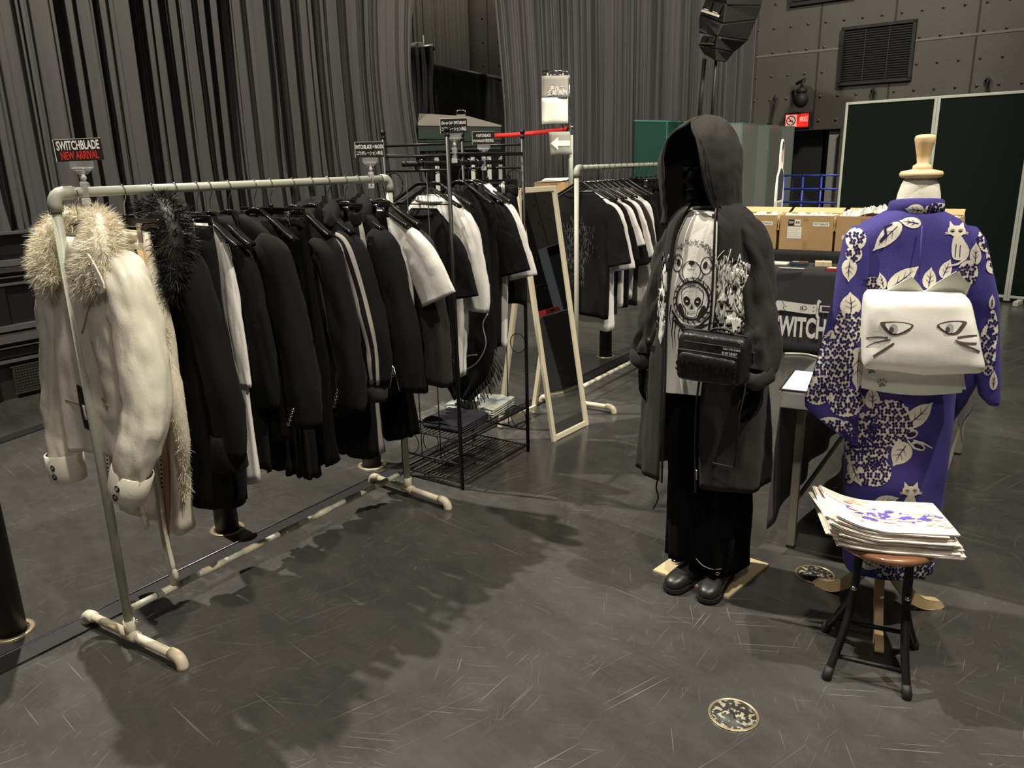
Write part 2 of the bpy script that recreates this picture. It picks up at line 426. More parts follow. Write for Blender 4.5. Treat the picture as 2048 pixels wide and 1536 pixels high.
srail(fr_, .66, .30, .01, 0); srail(fr_, .525, .036, .07, 1); srail(fr_, .455, .070, .06, 1); srail(fr_, .385, .008, .05, 1); srail(fr_, .34, .06, .03, 0); srail(fr_, .285, .020, .045, 1)
for k in range(14):
    fr_.box(S0 + U*(-4.6+k*.72) + V*.02 + UP*.14, (.12, .04, .27), 0, RZ)
    fr_.box(S0 + U*(-4.4+k*.72) + V*.014 + UP*.68, (.08, .03, .28), 0, RZ)
struct('trim_3', fr_, [MT['stage_black'], MT['rail_alu']])
mk('vent_mesh', (.055, .052, .048), .5, .4, bump=1, bscale=260)
for k in range(4):
    g = MB(); q = S0 + U*(-1.10+k*.72-.18) + V*.03 + UP*.14
    g.box((0, 0, 0), (.52, .012, .20), 0); g.box((0, -.008, -.10), (.54, .006, .012), 1); g.box((0, -.008, .10), (.54, .006, .010), 1)
    for i in range(26): g.box((-.25+i*.02, -.008, 0), (.004, .004, .19), 1)
    for i in range(9): g.box((0, -.008, -.085+i*.021), (.51, .004, .004), 1)
    o = g.build('vent_grille', [MT['vent_mesh'], mat('vent_bar', (.12, .115, .105), .4, .6)], M=Matrix.Translation(q) @ RZ)
    tag(o, ('metal vent grille low on the stage front at the far left', 'metal vent grille low on the stage front left of the cream jacket', 'metal vent grille low on the stage front behind the cream jacket', 'metal vent grille low on the stage front behind the first rack')[k], 'vent grille', 'vent grilles in the stage front')

# ---- curtains: deep pleats as one cloth
def curtain(name, label, P, Q, z0, z1, matn, folds, amp, seed, lean=0.0, gather=None, right_edge=None, left_edge=None, n=None):
    P, Q = Vector(P), Vector(Q); L_ = (Q-P).length; d = (Q-P).normalized(); nrm = Vector((d.y, -d.x, 0)); n = n or int(L_*90); rows = 26
    rg = random.Random(seed); ph = [rg.uniform(0, 6.28) for _ in range(6)]
    warp = [rg.uniform(-.5, .5) for _ in range(8)]
    rings = []
    for i in range(rows+1):
        t = i/rows; z = z0+(z1-z0)*t; row = []
        for j in range(n+1):
            s = j/n; x = s*L_
            x0_ = x
            if right_edge: x = right_edge(z)*s if False else x + (right_edge(z)-L_)*s**16
            if left_edge: x = x + left_edge(z)*(1-s)**4
            xx = x + lean*(1-t)*1.2
            q = x0_*folds
            f = noise.noise(Vector((q*.23, seed, t*.14)))*2.2
            pk = lambda v: (1-abs(math.sin(v/2)))**2.0
            y = 1.05*pk(q+f+ph[0]+.15*t) * (.8+.9*noise.noise(Vector((q*.23, seed+5, t*.2))))
            y += .80*pk(2.27*q+ph[1]+1.3*f+.5*t) + .55*pk(5.3*q+ph[2]+2*f-.7*t)*(.7+noise.noise(Vector((q*.5, seed+7, t*.5)))) + .30*pk(10.7*q+ph[3]+3*f+t)*(.6+noise.noise(Vector((q*.9, seed+2, t*.5)))) + .5*noise.noise(Vector((q*1.6, seed+9, t*.2)))
            puddle = max(0, .1-t)*10
            y = y*amp*(1+.25*puddle) + .04*puddle*noise.noise(Vector((x*14, z*16, seed)))
            row.append(P + d*(xx - lean*.6) + nrm*y + UP*z)
        rings.append(row)
    m = MB(); m.loft(rings, 0, closed=False)
    return tag(m.build(name, MT[matn]), label, 'curtain')
C0 = S0 - V*.32
def sof(px, py, q, ang):
    return (VP(px, py, q, ang)-Vector((q[0], q[1], 0))).dot(Vector((math.cos(ang), math.sin(ang), 0)))
sR = sof(832, 300, C0, YAW); sT = sof(856, 0, C0, YAW); sM = sof(817, 130, C0, YAW)
def redge(z):
    # the curtain is gathered at mid height and flares to the top
    zt = 3.4
    return (sM+6) + .16*abs(z-2.6)**1.6
curtain('stage_curtain', 'wide pleated charcoal curtain closing the left side of the stage', C0-U*6, C0+U*sM, STH, 6.0, 'stage_curtain', 9.5, .105, 3.1, lean=0, right_edge=redge, n=2600)
c2a = VP(1008, 300, (-0.05, 11.5), .26); c2b = VP(1528, 200, (-0.05, 11.5), .26); c2a.z = c2b.z = 0
curtain('stage_curtain', 'tall pleated charcoal curtain right of the stage opening', c2a, c2b, STH-.02, 6.5, 'stage_curtain', 13, .10, 8.4, left_edge=lambda z: -.06*max(0, z-2.2)**1.2, n=1100)
c3a = VP(770, 100, (-1.8, 15.2), .1); c3b = VP(938, 100, (-1.8, 15.2), .1); c3a.z = c3b.z = 0
curtain('backstage_curtain', 'grey pleated curtain seen through the stage opening', c3a, c3b, STH, 6.5, 'back_curtain', 14, .05, 5.2, n=420)

# ---- studded panel walls
def stud_wall(name, A, B, z0, z1, holes, seed, seam_x, seam_z, sp=(.27, .29)):
    A, B = Vector(A), Vector(B); L_ = (B-A).length; d = (B-A).normalized(); n = Vector((d.y, -d.x, 0))
    m = MB(); R_ = Matrix.Rotation(math.atan2(d.y, d.x), 4, 'Z')
    def bx(x0, x1, za, zb, off, th, mi): m.box(A + d*(x0+x1)/2 + n*(off) + UP*(za+zb)/2, (x1-x0, th, zb-za), mi, R_)
    bx(0, L_, z0, z1, -.05, .1, 0)
    for x in seam_x: bx(x-.012, x+.012, z0, z1, .0, .012, 1)
    for z in seam_z: bx(0, L_, z-.014, z+.014, .0, .016, 2)
    rg = random.Random(seed); y = z0+.12
    while y < z1-.1:
        x = .10
        while x < L_:
            p = (x, y)
            if not any(h[0]-.05 < x < h[1]+.05 and h[2]-.05 < y < h[3]+.05 for h in holes):
                c = A + d*x + n*.004 + UP*y
                m.ball(c, .020, 6, 3)
            x += sp[0]
        y += sp[1]
    return m, d, n, R_
mk('wall_steel', (.070, .064, .054), .42, .25, col2=(.088, .080, .067), nscale=.8, bump=.25, bscale=30, rvar=.06)
mk('seam_dark', (.02, .018, .015), .6); mk('seam_light', (.12, .11, .095), .5); mk('stud', (.10, .092, .08), .3, .5)
WA = Vector((3.75, 12.45, 0)); WANG = -39.8*D2R; WD = Vector((math.cos(WANG), math.sin(WANG), 0)); WN = Vector((WD.y, -WD.x, 0))
if WN.y > 0: WN = -WN
def W(px, py, off=0): return VP(px, py, WA+WN*off, WANG)
def wx(px, py): return (W(px, py)-WA).dot(WD)
zh = W(1640, 258).z
holes = [(wx(1692, 60), wx(1826, 40), W(1692, 168).z, W(1692, 62).z), (wx(1585, 12), wx(1710, 0), W(1585, 14).z, W(1585, 14).z+.8)]
sx = [wx(1636, 120)+.55*0 + k*.98 for k in range(-1, 8)]
m, d_, n_, R_ = stud_wall('wall', WA-WD*.12, WA+WD*8, zh, 6.2, holes, 3, [s+.12 for s in sx], [W(1600, 105).z], (.245, .325))
struct('wall_right', m, [MT['wall_steel'], MT['seam_dark'], MT['seam_light'], MT['stud']])
m = MB(); m.box(WA + WD*3.9 + UP*zh/2 - WN*.35, (8.2, .1, zh), 0, R_)
m.box(WA + WD*4.3 + UP*zh/2 + WN*.0, (6.0, .1, zh), 1, R_)
struct('wall_lower_right', m, [MT['dark_door'], MT['wall_steel']])
m, d_, n_, R2 = stud_wall('wall', (-3.2, 16.6, 0), (1.6, 16.2, 0), STH, 6.5, [], 4, [2.9, 4.2], [4.6], (.3, .42))
struct('wall_back', m, [MT['wall_steel'], MT['seam_dark'], MT['seam_light'], MT['stud']])
wf = WA + WD*8; m, d_, nf_, Rf = stud_wall('wall', wf, wf-U*15, 0, 6.2, [], 6, [k*1.0 for k in range(1, 15)], [1.3, 3.0, 4.7], (.5, .55))
struct('wall_front', m, [MT['wall_steel'], MT['seam_dark'], MT['seam_light'], MT['stud']])
# grey steel door leaf and dark door under the studded wall
def wall_box(name, x0, y0, x1, y1, off, th, m_, z0=None):
    a = W(x0, y0, off); b = W(x1, y0, off); zt = a.z; zb = W(x0, y1, off).z if z0 is None else z0
    mb = MB(); c = (a+b)/2; c.z = (zt+zb)/2; mb.box((0, 0, 0), ((b-a).length, th, zt-zb), 0)
    return mb, Matrix.Translation(c) @ R_
mb, Mx = wall_box('door', 1592, 262, 1648, 430, -.25, .05, None, 0); mb.box((.47, -.03, 0), (.03, .02, 2.0), 1)
o = mb.build('door_1', [MT['dark_door'], MT['rail_alu']], M=Mx); o['kind'] = 'structure'
mb, Mx = wall_box('door', 1660, 262, 1712, 430, -.10, .05, None, 0)
for z in (.85, .0, -.55): mb.box((.12, -.03, z), (.05, .02, .05), 1)
o = mb.build('door_2', [MT['grey_door'], MT['rubber']], M=Mx, bevel=.006); o['kind'] = 'structure'
# air grilles on the wall
for (x0, y0, x1, y1, lab) in ((1688, 58, 1829, 168, 'large dark rectangular air grille on the studded wall above the boards'), (1586, -40, 1712, 10, 'dark air grille at the upper edge of the studded wall')):
    a = W(x0, y0, .03); b = W(x1, y0, .03); zt = a.z; zb = W(x0, y1, .03).z; c = (a+b)/2; c.z = (zt+zb)/2; w_, h_ = (b-a).length, zt-zb
    t = thing('air_grille', lab, 'air grille', Matrix.Translation(c) @ R_)
    g = MB()
    for (cx, cz, sx_, sz_) in ((0, h_/2, w_+.04, .04), (0, -h_/2, w_+.04, .04), (-w_/2, 0, .04, h_), (w_/2, 0, .04, h_)): g.box((cx, 0, cz), (sx_, .06, sz_))
    g.build('frame', MT['rubber'], t)
    g = MB(); g.box((0, .02, 0), (w_, .01, h_), 0)
    k = int(h_/.03)
    for i in range(k): g.box((0, 0, -h_/2+(i+.5)*h_/k), (w_-.03, .012, .010), 1)
    for i in (1, 2): g.box((-w_/2+i*w_/3, -.008, 0), (.012, .012, h_), 1)
    g.build('louvres', [MT['rubber'], MT['grille']], t)

# no-smoking light box
c = W(1594, 241, .12); t = thing('no_smoking_box', 'red lit no smoking sign box under the dome on the studded wall', 'sign', Matrix.Translation(c) @ R_)
a = W(1571, 241, .12); b = W(1617, 241, .12); w_ = (b-a).length; h_ = W(1594, 228, .12).z-W(1594, 254, .12).z
g = MB(); g.box((0, .03, 0), (w_+.05, .08, h_+.04)); g.build('case', MT['rubber'], t, bevel=.006)
def emis(name, col, st):
    m = bpy.data.materials.new(name); m.use_nodes = True; b_ = m.node_tree.nodes['Principled BSDF']
    b_.inputs['Base Color'].default_value = (*col, 1); b_.inputs['Emission Color'].default_value = (*col, 1); b_.inputs['Emission Strength'].default_value = st; return m
er = emis('sign_red', (.75, .02, .01), .75); ew = emis('sign_white', (.9, .45, .36), .75)
g = MB(); M0 = XZ((0, -.012, 0)); g.prism([(-w_/2, -h_/2), (w_/2, -h_/2), (w_/2, h_/2), (-w_/2, h_/2)], M0, .002, 0)
x0 = -w_/2
Mf = XZ((0, -.0145, 0))
Mt = XZ((0, -.018, 0))
g.flat([(x0+.01, -h_/2+.01), (x0+h_*.95, -h_/2+.01), (x0+h_*.95, h_/2-.01), (x0+.01, h_/2-.01)], Mf, 1)
cxs = x0+h_*.48; ro, ri = h_*.38, h_*.31
ring = [(cxs+ro*math.cos(a_), ro*math.sin(a_)) for a_ in [2*PI*k/24 for k in range(24)]]; ring2 = [(cxs+ri*math.cos(a_), ri*math.sin(a_)) for a_ in [2*PI*k/24 for k in range(24)]]
g.loft([[Mt @ Vector((*p, 0)) for p in ring], [Mt @ Vector((*p, 0)) for p in ring2]], 2)
g.flat(stroke([(cxs-ro*.7, ro*.7), (cxs+ro*.7, -ro*.7)], h_*.06), Mt, 2); g.flat(stroke([(cxs-ri*.6, -ri*.1), (cxs+ri*.6, -ri*.1)], h_*.08), Mt, 2)
g.text('禁煙', h_*.42, XZ((x0+h_*1.5, -.018, .01)), 1, sx=.85, bold=.01)
g.build('face', [er, ew, mat('sign_ink', (.02, .01, .01), .6)], t)
# dome camera hanging on the wall
c = W(1602, 200, .35); t = thing('dome_fixture', 'black dome fixture hanging on the studded wall over the red sign', 'fixture', Matrix.Translation(c))
g = MB(); g.ball((0, 0, 0), .10, 16, 0, (1, 1, 1.1)); g.build('dome', MT['speaker_black'], t)
g = MB(); g.lathe([(.05, .08), (.075, .10), (.075, .14), (.03, .17)], n=14); g.tube([(0, 0, .16), (0, 0, .22), (.03, 0, .27), (.05, .1, .27), (.03, .3, .24)], .022, 8); g.build('bracket', MT['speaker_black'], t)
# hooks with straps on the wall
for i, (x, y, y2, x2, lab) in enumerate(((1549, 198, 252, 1541, 'black cable hook left of the red sign'), (1745, 183, 204, 1748, 'small black hook on the studded wall above the left board'), (1974, 162, 186, 1979, 'small black hook on the studded wall above the right board'))):
    p = W(x, y, .06); q = W(x2, y2, .05); g = MB()
    pts = [p + Vector((0, .04, 0)) - p, Vector((0, -.02, .04)), Vector((0, -.05, 0)), (q-p)*.5, (q-p)]
    g.tube(smooth2(pts, 3, False), .015, 6, 0); g.ball((0, -.02, .03), .025, 8, 1)
    o = g.build('wall_hook', [MT['rubber'], MT['steel']], M=Matrix.Translation(p)); tag(o, lab, 'hook', 'hooks on the studded wall')

# ---- partition boards (dark green boards in pale frames)
tp = [G(1693, 205, 2.185), G(1877, 192, 2.185), Vector((5.40, 8.42, 2.185)), Vector((6.05, 7.75, 2.185))]
labs = ('dark green partition board in a pale frame, left end of the row', 'dark green partition board in a pale frame, behind the kimono', 'dark green partition board at the right edge of the hall')
for i in range(3):
    a, b = tp[i].copy(), tp[i+1].copy(); a.z = b.z = 0; L_ = (b-a).length; d = (b-a).normalized()
    t = thing('partition_board', labs[i], 'partition', Matrix.Translation((a+b)/2) @ Matrix.Rotation(math.atan2(d.y, d.x), 4, 'Z'), 'partition boards in front of the studded wall')
    g = MB(); g.box((0, 0, 1.12), (L_-.04, .02, 2.08)); g.build('board', MT['dark_board'], t)
    g = MB()
    for s in (-1, 1): g.box((s*(L_/2-.016), 0, 1.105), (.030, .034, 2.16))
    g.box((0, 0, 2.17), (L_-.064, .034, .03)); g.box((0, 0, .07), (L_-.064, .034, .03)); g.build('frame', MT['board_frame'], t, bevel=.004)
    for s in (-1, 1):
        g = MB(); g.box((s*(L_/2-.13), 0, .026), (.05, .40, .05)); g.build('foot', MT['board_frame'], t, bevel=.006)

# ---- folding green screen
zt = 2.0
pxs = [(1268, 240), (1334, 241), (1400, 243), (1444, 246), (1485, 245), (1515, 249), (1539, 249), (1563, 252), (1588, 252)]
lab_p = [G(x, y, zt) for x, y in pxs]
pts = []
dl = [math.hypot(q_.x, q_.y) for q_ in lab_p]
for (x, y), dd in zip(pxs, dl):
    r_ = ray(x, y); p = CC + r_*(dd/math.hypot(r_.x, r_.y)); p.z = 0; pts.append(p)
t = thing('folding_screen', 'folding screen of green and silvery panels behind the hooded figure', 'screen', Matrix.Translation(pts[0]))
for i in range(8):
    a, b = pts[i]-pts[0], pts[i+1]-pts[0]; L_ = (b-a).length; d = (b-a).normalized(); Rm = Matrix.Rotation(math.atan2(d.y, d.x), 4, 'Z')
    g = MB(); g.box((a+b)/2 + UP*1.02, (L_-.01, .02, 1.94), 0 if i < 3 else 1, Rm); g.box((a+b)/2 + UP*1.992, (L_, .024, .012), 2, Rm)
    g.box(b*.98+a*.02 + UP*1.0, (.012, .028, 1.98), 2, Rm)
    g.build('panel', [MT['green_panel'], MT['silver_panel'], mat('panel_edge', (.05, .16, .13), .4)], t, label='dark green panel' if i < 3 else 'silvery panel with green rim')

# ---- blue pipe fence
q = WA + WN*.9; t = thing('pipe_fence', 'bright blue pipe grid fence in front of the dark doorway', 'fence', Matrix.Translation(VP(1636, 400, q, WANG)*1.0))
o0 = t.matrix_world.translation.copy(); o0.z = 0; t.matrix_world = Matrix.Translation(o0)
zt = VP(1606, 351, q, WANG).z; xa, xb = VP(1566, 350, q, WANG), VP(1700, 350, q, WANG)
for k in range(8):
    z = zt-k*.178
    if z < .05: break
    a, b = Vector((xa.x, xa.y, z))-o0, Vector((xb.x, xb.y, z))-o0
    g = MB(); g.tube([a, b], .013, 8); g.build('rail', MT['blue_pipe'], t)
for px in (1569, 1606, 1643, 1681):
    a = VP(px, 360, q, WANG); g = MB(); g.tube([Vector((a.x, a.y, 0))-o0, Vector((a.x, a.y, zt))-o0], .016, 8)
    for k in range(8): g.ball(Vector((a.x, a.y, zt-k*.178))-o0, .024, 8, 1)
    g.build('post', [MT['blue_pipe'], MT['rubber']], t)

# ---- standee seen almost edge on
p = VP(1556, 420, (3.10, 8.95), 0); p.z = 0
Ms = Matrix.Translation(p) @ Matrix.Rotation(math.atan2(p.y, p.x) - 9*D2R, 4, 'Z')
t = thing('cutout_standee', 'white edged cutout display of a person, turned almost edge on', 'standee', Ms)
out = smooth2([(-.18, .05), (-.16, .5), (-.2, .9), (-.25, 1.12), (-.2, 1.36), (-.10, 1.45), (-.10, 1.60), (-.06, 1.72), (.0, 1.77), (.07, 1.71), (.10, 1.6), (.10, 1.46), (.2, 1.36), (.24, 1.1), (.2, .8), (.17, .4), (.18, .05)], 3)
g = MB(); g.prism(out, XZ((0, .009, 0)), .018, 0); g.build('board', MT['paper_white'], t)
g = MB()
for poly, mi in ((ellipse(0, 1.62, .075, .10), 0), ([(-.16, 1.12), (.16, 1.12), (.18, 1.38), (.05, 1.46), (-.05, 1.46), (-.18, 1.38)], 1), ([(-.14, .62), (.14, .62), (.15, 1.1), (-.15, 1.1)], 2), ([(-.13, .1), (.13, .1), (.14, .6), (-.14, .6)], 1), (ellipse(0, 1.70, .06, .05), 1)):
    for s, off in ((1, -.0095), (-1, .0095)):
        g.flat(poly if s == 1 else [(-x, y) for x, y in poly], XZ((0, off, 0)), mi)
g.build('print', [mat('poster_skin', (.5, .33, .27), .6), mat('poster_dark', (.04, .045, .05), .6), mat('poster_grey', (.3, .3, .26), .6)], t)
g = MB(); g.box((0, .12, .012), (.3, .34, .02)); g.tube([(0, .01, 1.0), (0, .26, .02)], .008, 6); g.build('foot', MT['rubber'], t)

# ---- line array loudspeaker hanging from above
t = thing('line_array_speaker', 'hanging curved stack of black loudspeaker cabinets beside the studded wall', 'speaker', Matrix.Translation(VP(1440, 60, (2.2, 9.0), 0)))
o0 = t.matrix_world.translation.copy()
def sp(px, py, dd=0): return VP(px, py, (2.2, 9.0+dd), 0) - o0
segs = [((1404, -70), (1455, -60), (1530, -45), (1412, -5), (1455, 10), (1524, 12)), ((1413, -4), (1452, 8), (1524, 12), (1400, 28), (1447, 47), (1513, 40)), ((1399, 29), (1446, 48), (1513, 40), (1398, 66), (1434, 72), (1496, 82)),
        ((1405, 72), (1436, 73), (1496, 82), (1397, 92), (1432, 98), (1468, 105)), ((1398, 93), (1432, 98), (1468, 105), (1408, 108), (1432, 122), (1452, 125))]
for i, sgm in enumerate(segs):
    a, b, c, a2, b2, c2 = sgm; g = MB()
    # front face a-b-b2-a2 nearer the stage, side face b-c-c2-b2
    F = [sp(*a, .0), sp(*b, -.25), sp(*b2, -.25), sp(*a2, 0)]; Bk = [sp(*a, .6), sp(*c, .25), sp(*c2, .25), sp(*a2, .6)]
    vs = F + Bk
    g.add(vs, [(0, 1, 2, 3), (1, 5, 6, 2), (5, 4, 7, 6), (4, 0, 3, 7), (0, 4, 5, 1), (3, 2, 6, 7)], 0, False)
    cab = g.build('cabinet', MT['speaker_black'], t, bevel=.012)
    if i < 4:
        g = MB(); e1 = (F[1]-F[0]); e2 = (F[3]-F[0]); nn = e1.cross(e2).normalized(); nn = -nn if nn.y > 0 else nn
        for (u0, u1, v0, v1, mi) in ((.10, .42, .12, .60, 0), (.56, .88, .12, .60, 0), (.06, .94, .72, .86, 1), (.14, .38, .63, .68, 1), (.60, .84, .63, .68, 1)):
            q = [F[0]+e1*a_+e2*b_+nn*.006 for a_, b_ in ((u0, v0), (u1, v0), (u1, v1), (u0, v1))]
            q2 = [p + nn*.012 for p in q]; g.add(q+q2, [(4, 5, 6, 7), (0, 1, 5, 4), (1, 2, 6, 5), (2, 3, 7, 6), (3, 0, 4, 7)], mi, False)
        g.build('horn', [MT['rubber'], MT['pipe_cream'] if i < 2 else MT['wall_steel']], cab)
for a_, b_, r_ in ((sp(1409, 118), sp(1396, 260), .022), (sp(1432, 118), sp(1422, 260), .016), (sp(1470, -60), sp(1472, -200), .03)):
    g = MB(); g.tube([a_, b_], r_, 6); g.build('cable', MT['rubber'], t)

# ---- black draped scaffold in the opening
def bp(px, py, y=12.6): return VP(px, py, (0, y), 0)
t = thing('draped_scaffold', 'black cloth draped over a tall frame in the stage opening', 'scaffold', Matrix.Translation((0, 12.6, STH)))
o0 = Vector((0, 12.6, STH))
def cloth_panel(x0, x1, ytop0, ytop1, y, seed, zb=STH, nx=40, nz=20, th=.5):
    a = bp(x0, ytop0, y); b = bp(x1, ytop1, y); rings = []
    for i in range(nz+1):
        t_ = i/nz; row = []
        for j in range(nx+1):
            s = j/nx; p = a.lerp(b, s); p.z = zb + (p.z-zb)*t_
            p.y -= .05*noise.noise(Vector((s*5+seed, t_*3, seed)))*2 + .03*abs(noise.noise(Vector((s*14, t_*2, seed+3))))
            row.append(p-o0)
        rings.append(row)
    rings.append([p + Vector((0, th, 0)) for p in rings[-1]])
    m = MB(); m.loft(rings, 0, closed=False); return m
cloth_panel(815, 866, 97, 92, 12.3, 1).build('cloth', MT['black_drape'], t, label='narrow tall black cloth')
cloth_panel(866, 1040, 133, 165, 12.6, 2.5, nx=90).build('cloth', MT['black_drape'], t, label='wide black cloth')
g = MB()
for (x0, y0, x1, y1, yy) in ((818, 96, 866, 90, 12.3), (867, 131, 1040, 163, 12.6)): g.tube([bp(x0, y0, yy+.02)-o0, bp(x1, y1, yy+.02)-o0], .022, 8)
g.build('top_rail', MT['rail_alu'], t)
g = MB(); a = bp(815, 92, 12.5)-o0; b = bp(846, 84, 12.5)-o0; g.add([a, b, b+Vector((0, .1, -.1)), a+Vector((-.1, .1, -.12)), bp(828, 84, 12.7)-o0], [(0, 1, 2, 3), (0, 1, 4)], 0, False); g.tube([bp(846, 70, 12.4)-o0, bp(848, 100, 12.4)-o0], .012, 6); g.build('lamp_shade', MT['board_frame'], t)

# ---- dark green cases on a white legged table on the stage
def gp(px, py, y=9.9): return VP(px, py, (0, y), 0)
zt = gp(900, 306).z
tb = thing('side_table', 'low table with white legs carrying the green cases on the stage', 'table', Matrix.Translation((gp(930, 306).x, 9.9, STH)))
o0 = tb.matrix_world.translation.copy()
g = MB(); a, b = gp(826, 306), gp(1003, 306); g.box(((a.x+b.x)/2-o0.x, .25, zt-.02-STH), (b.x-a.x, .6, .03)); g.build('tabletop', MT['stage_black'], tb, bevel=.005)
for px, dy in ((873, 0), (945, 0), (978, 0), (850, .5), (1000, .5)):
    g = MB(); a = gp(px, 306, 9.9+dy); g.box((a.x-o0.x, dy, (zt-.035-STH)/2), (.05, .05, zt-.035-STH)); g.build('leg', MT['board_frame'], tb, bevel=.004)
def case(lab, x0, x1, yb, ytl, ytr, lid, slope):
    a, b = gp(x0, yb), gp(x1, yb); z0 = a.z; z1 = gp(x0, ytl).z; z2 = gp(x1, ytr).z
    t = thing('green_case', lab, 'case', Matrix.Translation((a.x, a.y, z0)), 'dark green cases on the stage table')
    Lx = b.x-a.x; h0, h1 = z1-z0, z2-z0; g = MB(); D_ = .42
    vs = [(0, 0, 0), (Lx, 0, 0), (Lx, D_, 0), (0, D_, 0), (0, 0, h1), (Lx, 0, h1), (Lx, D_, h1+slope), (0, D_, h1+slope)]
    g.add(vs, [(0, 1, 5, 4), (1, 2, 6, 5), (2, 3, 7, 6), (3, 0, 4, 7), (3, 2, 1, 0)], 0, False); g.build('body', MT['green_case'], t, bevel=.006)
    g = MB(); e = .012; g.add([(-e, -e, h1), (Lx+e, -e, h1), (Lx+e, D_, h1+slope+e), (-e, D_, h1+slope+e), (-e, -e, h1+.02), (Lx+e, -e, h1+.02), (Lx+e, D_, h1+slope+.03), (-e, D_, h1+slope+.03)],
                              [(4, 5, 6, 7), (0, 1, 5, 4), (1, 2, 6, 5), (2, 3, 7, 6), (3, 0, 4, 7), (3, 2, 1, 0)], 0, False)
    g.build('lid', MT[lid], t, bevel=.004); return t
case('dark green case with a flat lid, lowest in the stack', 837, 1002, 303, 280, 281, 'green_case', 0)
t = thing('green_case', 'dark green case with a tilted pale lid, on top of the stack', 'case', Matrix.Translation(gp(836, 279)+Vector((0, 0, .022))), 'dark green cases on the stage table')
o0 = t.matrix_world.translation
P_ = [gp(836, 279, 9.9), gp(1002, 279, 9.9), gp(1002, 279, 10.3), gp(836, 279, 10.3), gp(836, 252, 9.9), gp(1003, 254, 9.9), gp(930, 236, 10.3), gp(838, 230, 10.3)]
P_ = [p-o0 for p in P_]
for i in (2, 3): P_[i].z = P_[0].z
g = MB(); g.add(P_, [(0, 1, 5, 4), (1, 2, 6, 5), (2, 3, 7, 6), (3, 0, 4, 7), (3, 2, 1, 0)], 0, False); g.build('body', MT['green_case'], t, bevel=.005)
g = MB(); lid = [P_[4]+Vector((0, -.01, .004)), P_[5]+Vector((0, -.01, .004)), P_[6]+Vector((.05, 0, .004)), P_[7]+Vector((0, 0, .004))]; g.add(lid+[p+UP*.015 for p in lid], [(4, 5, 6, 7), (0, 1, 5, 4), (1, 2, 6, 5), (2, 3, 7, 6), (3, 0, 4, 7), (3, 2, 1, 0)], 0, False); g.build('lid', MT['green_case_lid'], t)
g = MB(); q = [(-.05, -.03), (.05, -.03), (.05, .05), (-.05, .05)]; g.tube(smooth2([(-.055, 0, -.05), (-.055, 0, .03), (-.03, 0, .05), (.03, 0, .05), (.055, 0, .03), (.055, 0, -.05)], 3, False), .008, 8); g.box((0, .0, -.02), (.10, .03, .04), 1)
o = g.build('case_handle', [MT['chrome'], MT['grey_door']], M=Matrix.Translation(gp(922, 229, 10.34))); tag(o, 'small chrome handle fitting standing behind the green cases', 'handle')

# ---- belt barrier post with its signs, standing on the stage
bx_, by_ = 0.715, 9.10
t = thing('belt_post', 'pale belt barrier post with its red belt drawn to the left', 'barrier post', Matrix.Translation((bx_, by_, STH)))
Pz = lambda py: ZH(1148, py, (bx_, by_))-STH
ztop = Pz(252)
g = MB(); g.lathe([(.026, .02), (.026, ztop-.09)], n=16); g.build('pole', MT['board_frame'], t)
g = MB(); g.lathe([(.16, 0), (.16, .012), (.05, .03), (.026, .035)], n=24); g.build('base', MT['board_frame'], t)
g = MB(); g.lathe([(.030, ztop-.09), (.030, ztop-.06), (.030, ztop-.02), (.033, ztop-.02), (.033, ztop)], n=16); g.box((0, -.031, ztop-.065), (.03, .004, .03), 1); g.build('head', [MT['rail_alu'], mat('blue_label', (.03, .05, .12), .4)], t)
g = MB(); a = Vector((-.03, 0, Pz(257))); b = VP(985, 272, (bx_, by_-.0), 0) - Vector((bx_, by_, STH))
vs = []
for i in range(11):
    s = i/10; p = a.lerp(b, s); p.z -= .012*math.sin(PI*s); vs += [p+UP*.024, p-UP*.024]
g.add(vs, [(2*i, 2*i+1, 2*i+3, 2*i+2) for i in range(10)], 0, True); g.build('belt', MT['belt_red'], t, solid=.002)
t2 = thing('wire_sign_stand', 'thin chrome wire stand clipped to the belt post holding two paper signs', 'sign stand', Matrix.Translation((bx_-.02, by_-.05, STH)))
def sg(px, py): p = VP(px, py, (bx_, by_-.05), 0) - Vector((bx_-.02, by_-.05, STH)); return p
g = MB(); g.tube([sg(1141, 262), sg(1139, 200), sg(1138, 148)], .010, 8); g.build('upright', MT['chrome'], t2)
g = MB(); g.tube([sg(1084, 142), sg(1132, 142), sg(1138, 146)], .009, 8); g.tube([sg(1084, 150), sg(1136, 150)], .006, 6); g.build('arm', MT['chrome'], t2)
for px in (1095, 1126):
    g = MB(); c_ = sg(px, 151); g.box(c_, (.014, .016, .05)); g.build('clip', MT['pipe_cream'], t2)
def paper(px0, py0, px1, py1, mname, lab, txt=None, grp=None, skew=0):
    a, b = sg(px0, py0), sg(px1, py1); w_, h_ = b.x-a.x, a.z-b.z
    Mx = Matrix.Translation(Vector((bx_-.02, by_-.06, STH)) + (a+b)/2)
    g = MB(); rows = []
    for i in range(7):
        z = -h_/2+h_*i/6; rows.append([Vector((-w_/2+w_*j/6+skew*(z/h_), .008*math.sin(j*.9+i*.5), z)) for j in range(7)])
    g.loft(rows, 0, closed=False)
    if txt: txt(g, w_, h_)
    o = g.build('paper_sign', [MT[mname], MT['paper_white'], MT['paper_shadow']], M=Mx, solid=.001); tag(o, lab, 'paper sign', grp)
def t1(g, w_, h_):
    g.text('この先', h_*.24, XZ((.02, -.012, -.02)), 1, mirror=True, bold=.015); g.text('撮影禁止', h_*.24, XZ((.02, -.012, -h_*.28)), 1, mirror=True, bold=.015)
paper(1083, 152, 1137, 196, 'paper_grey', 'grey paper sign with reversed lettering hanging on the wire stand', t1)
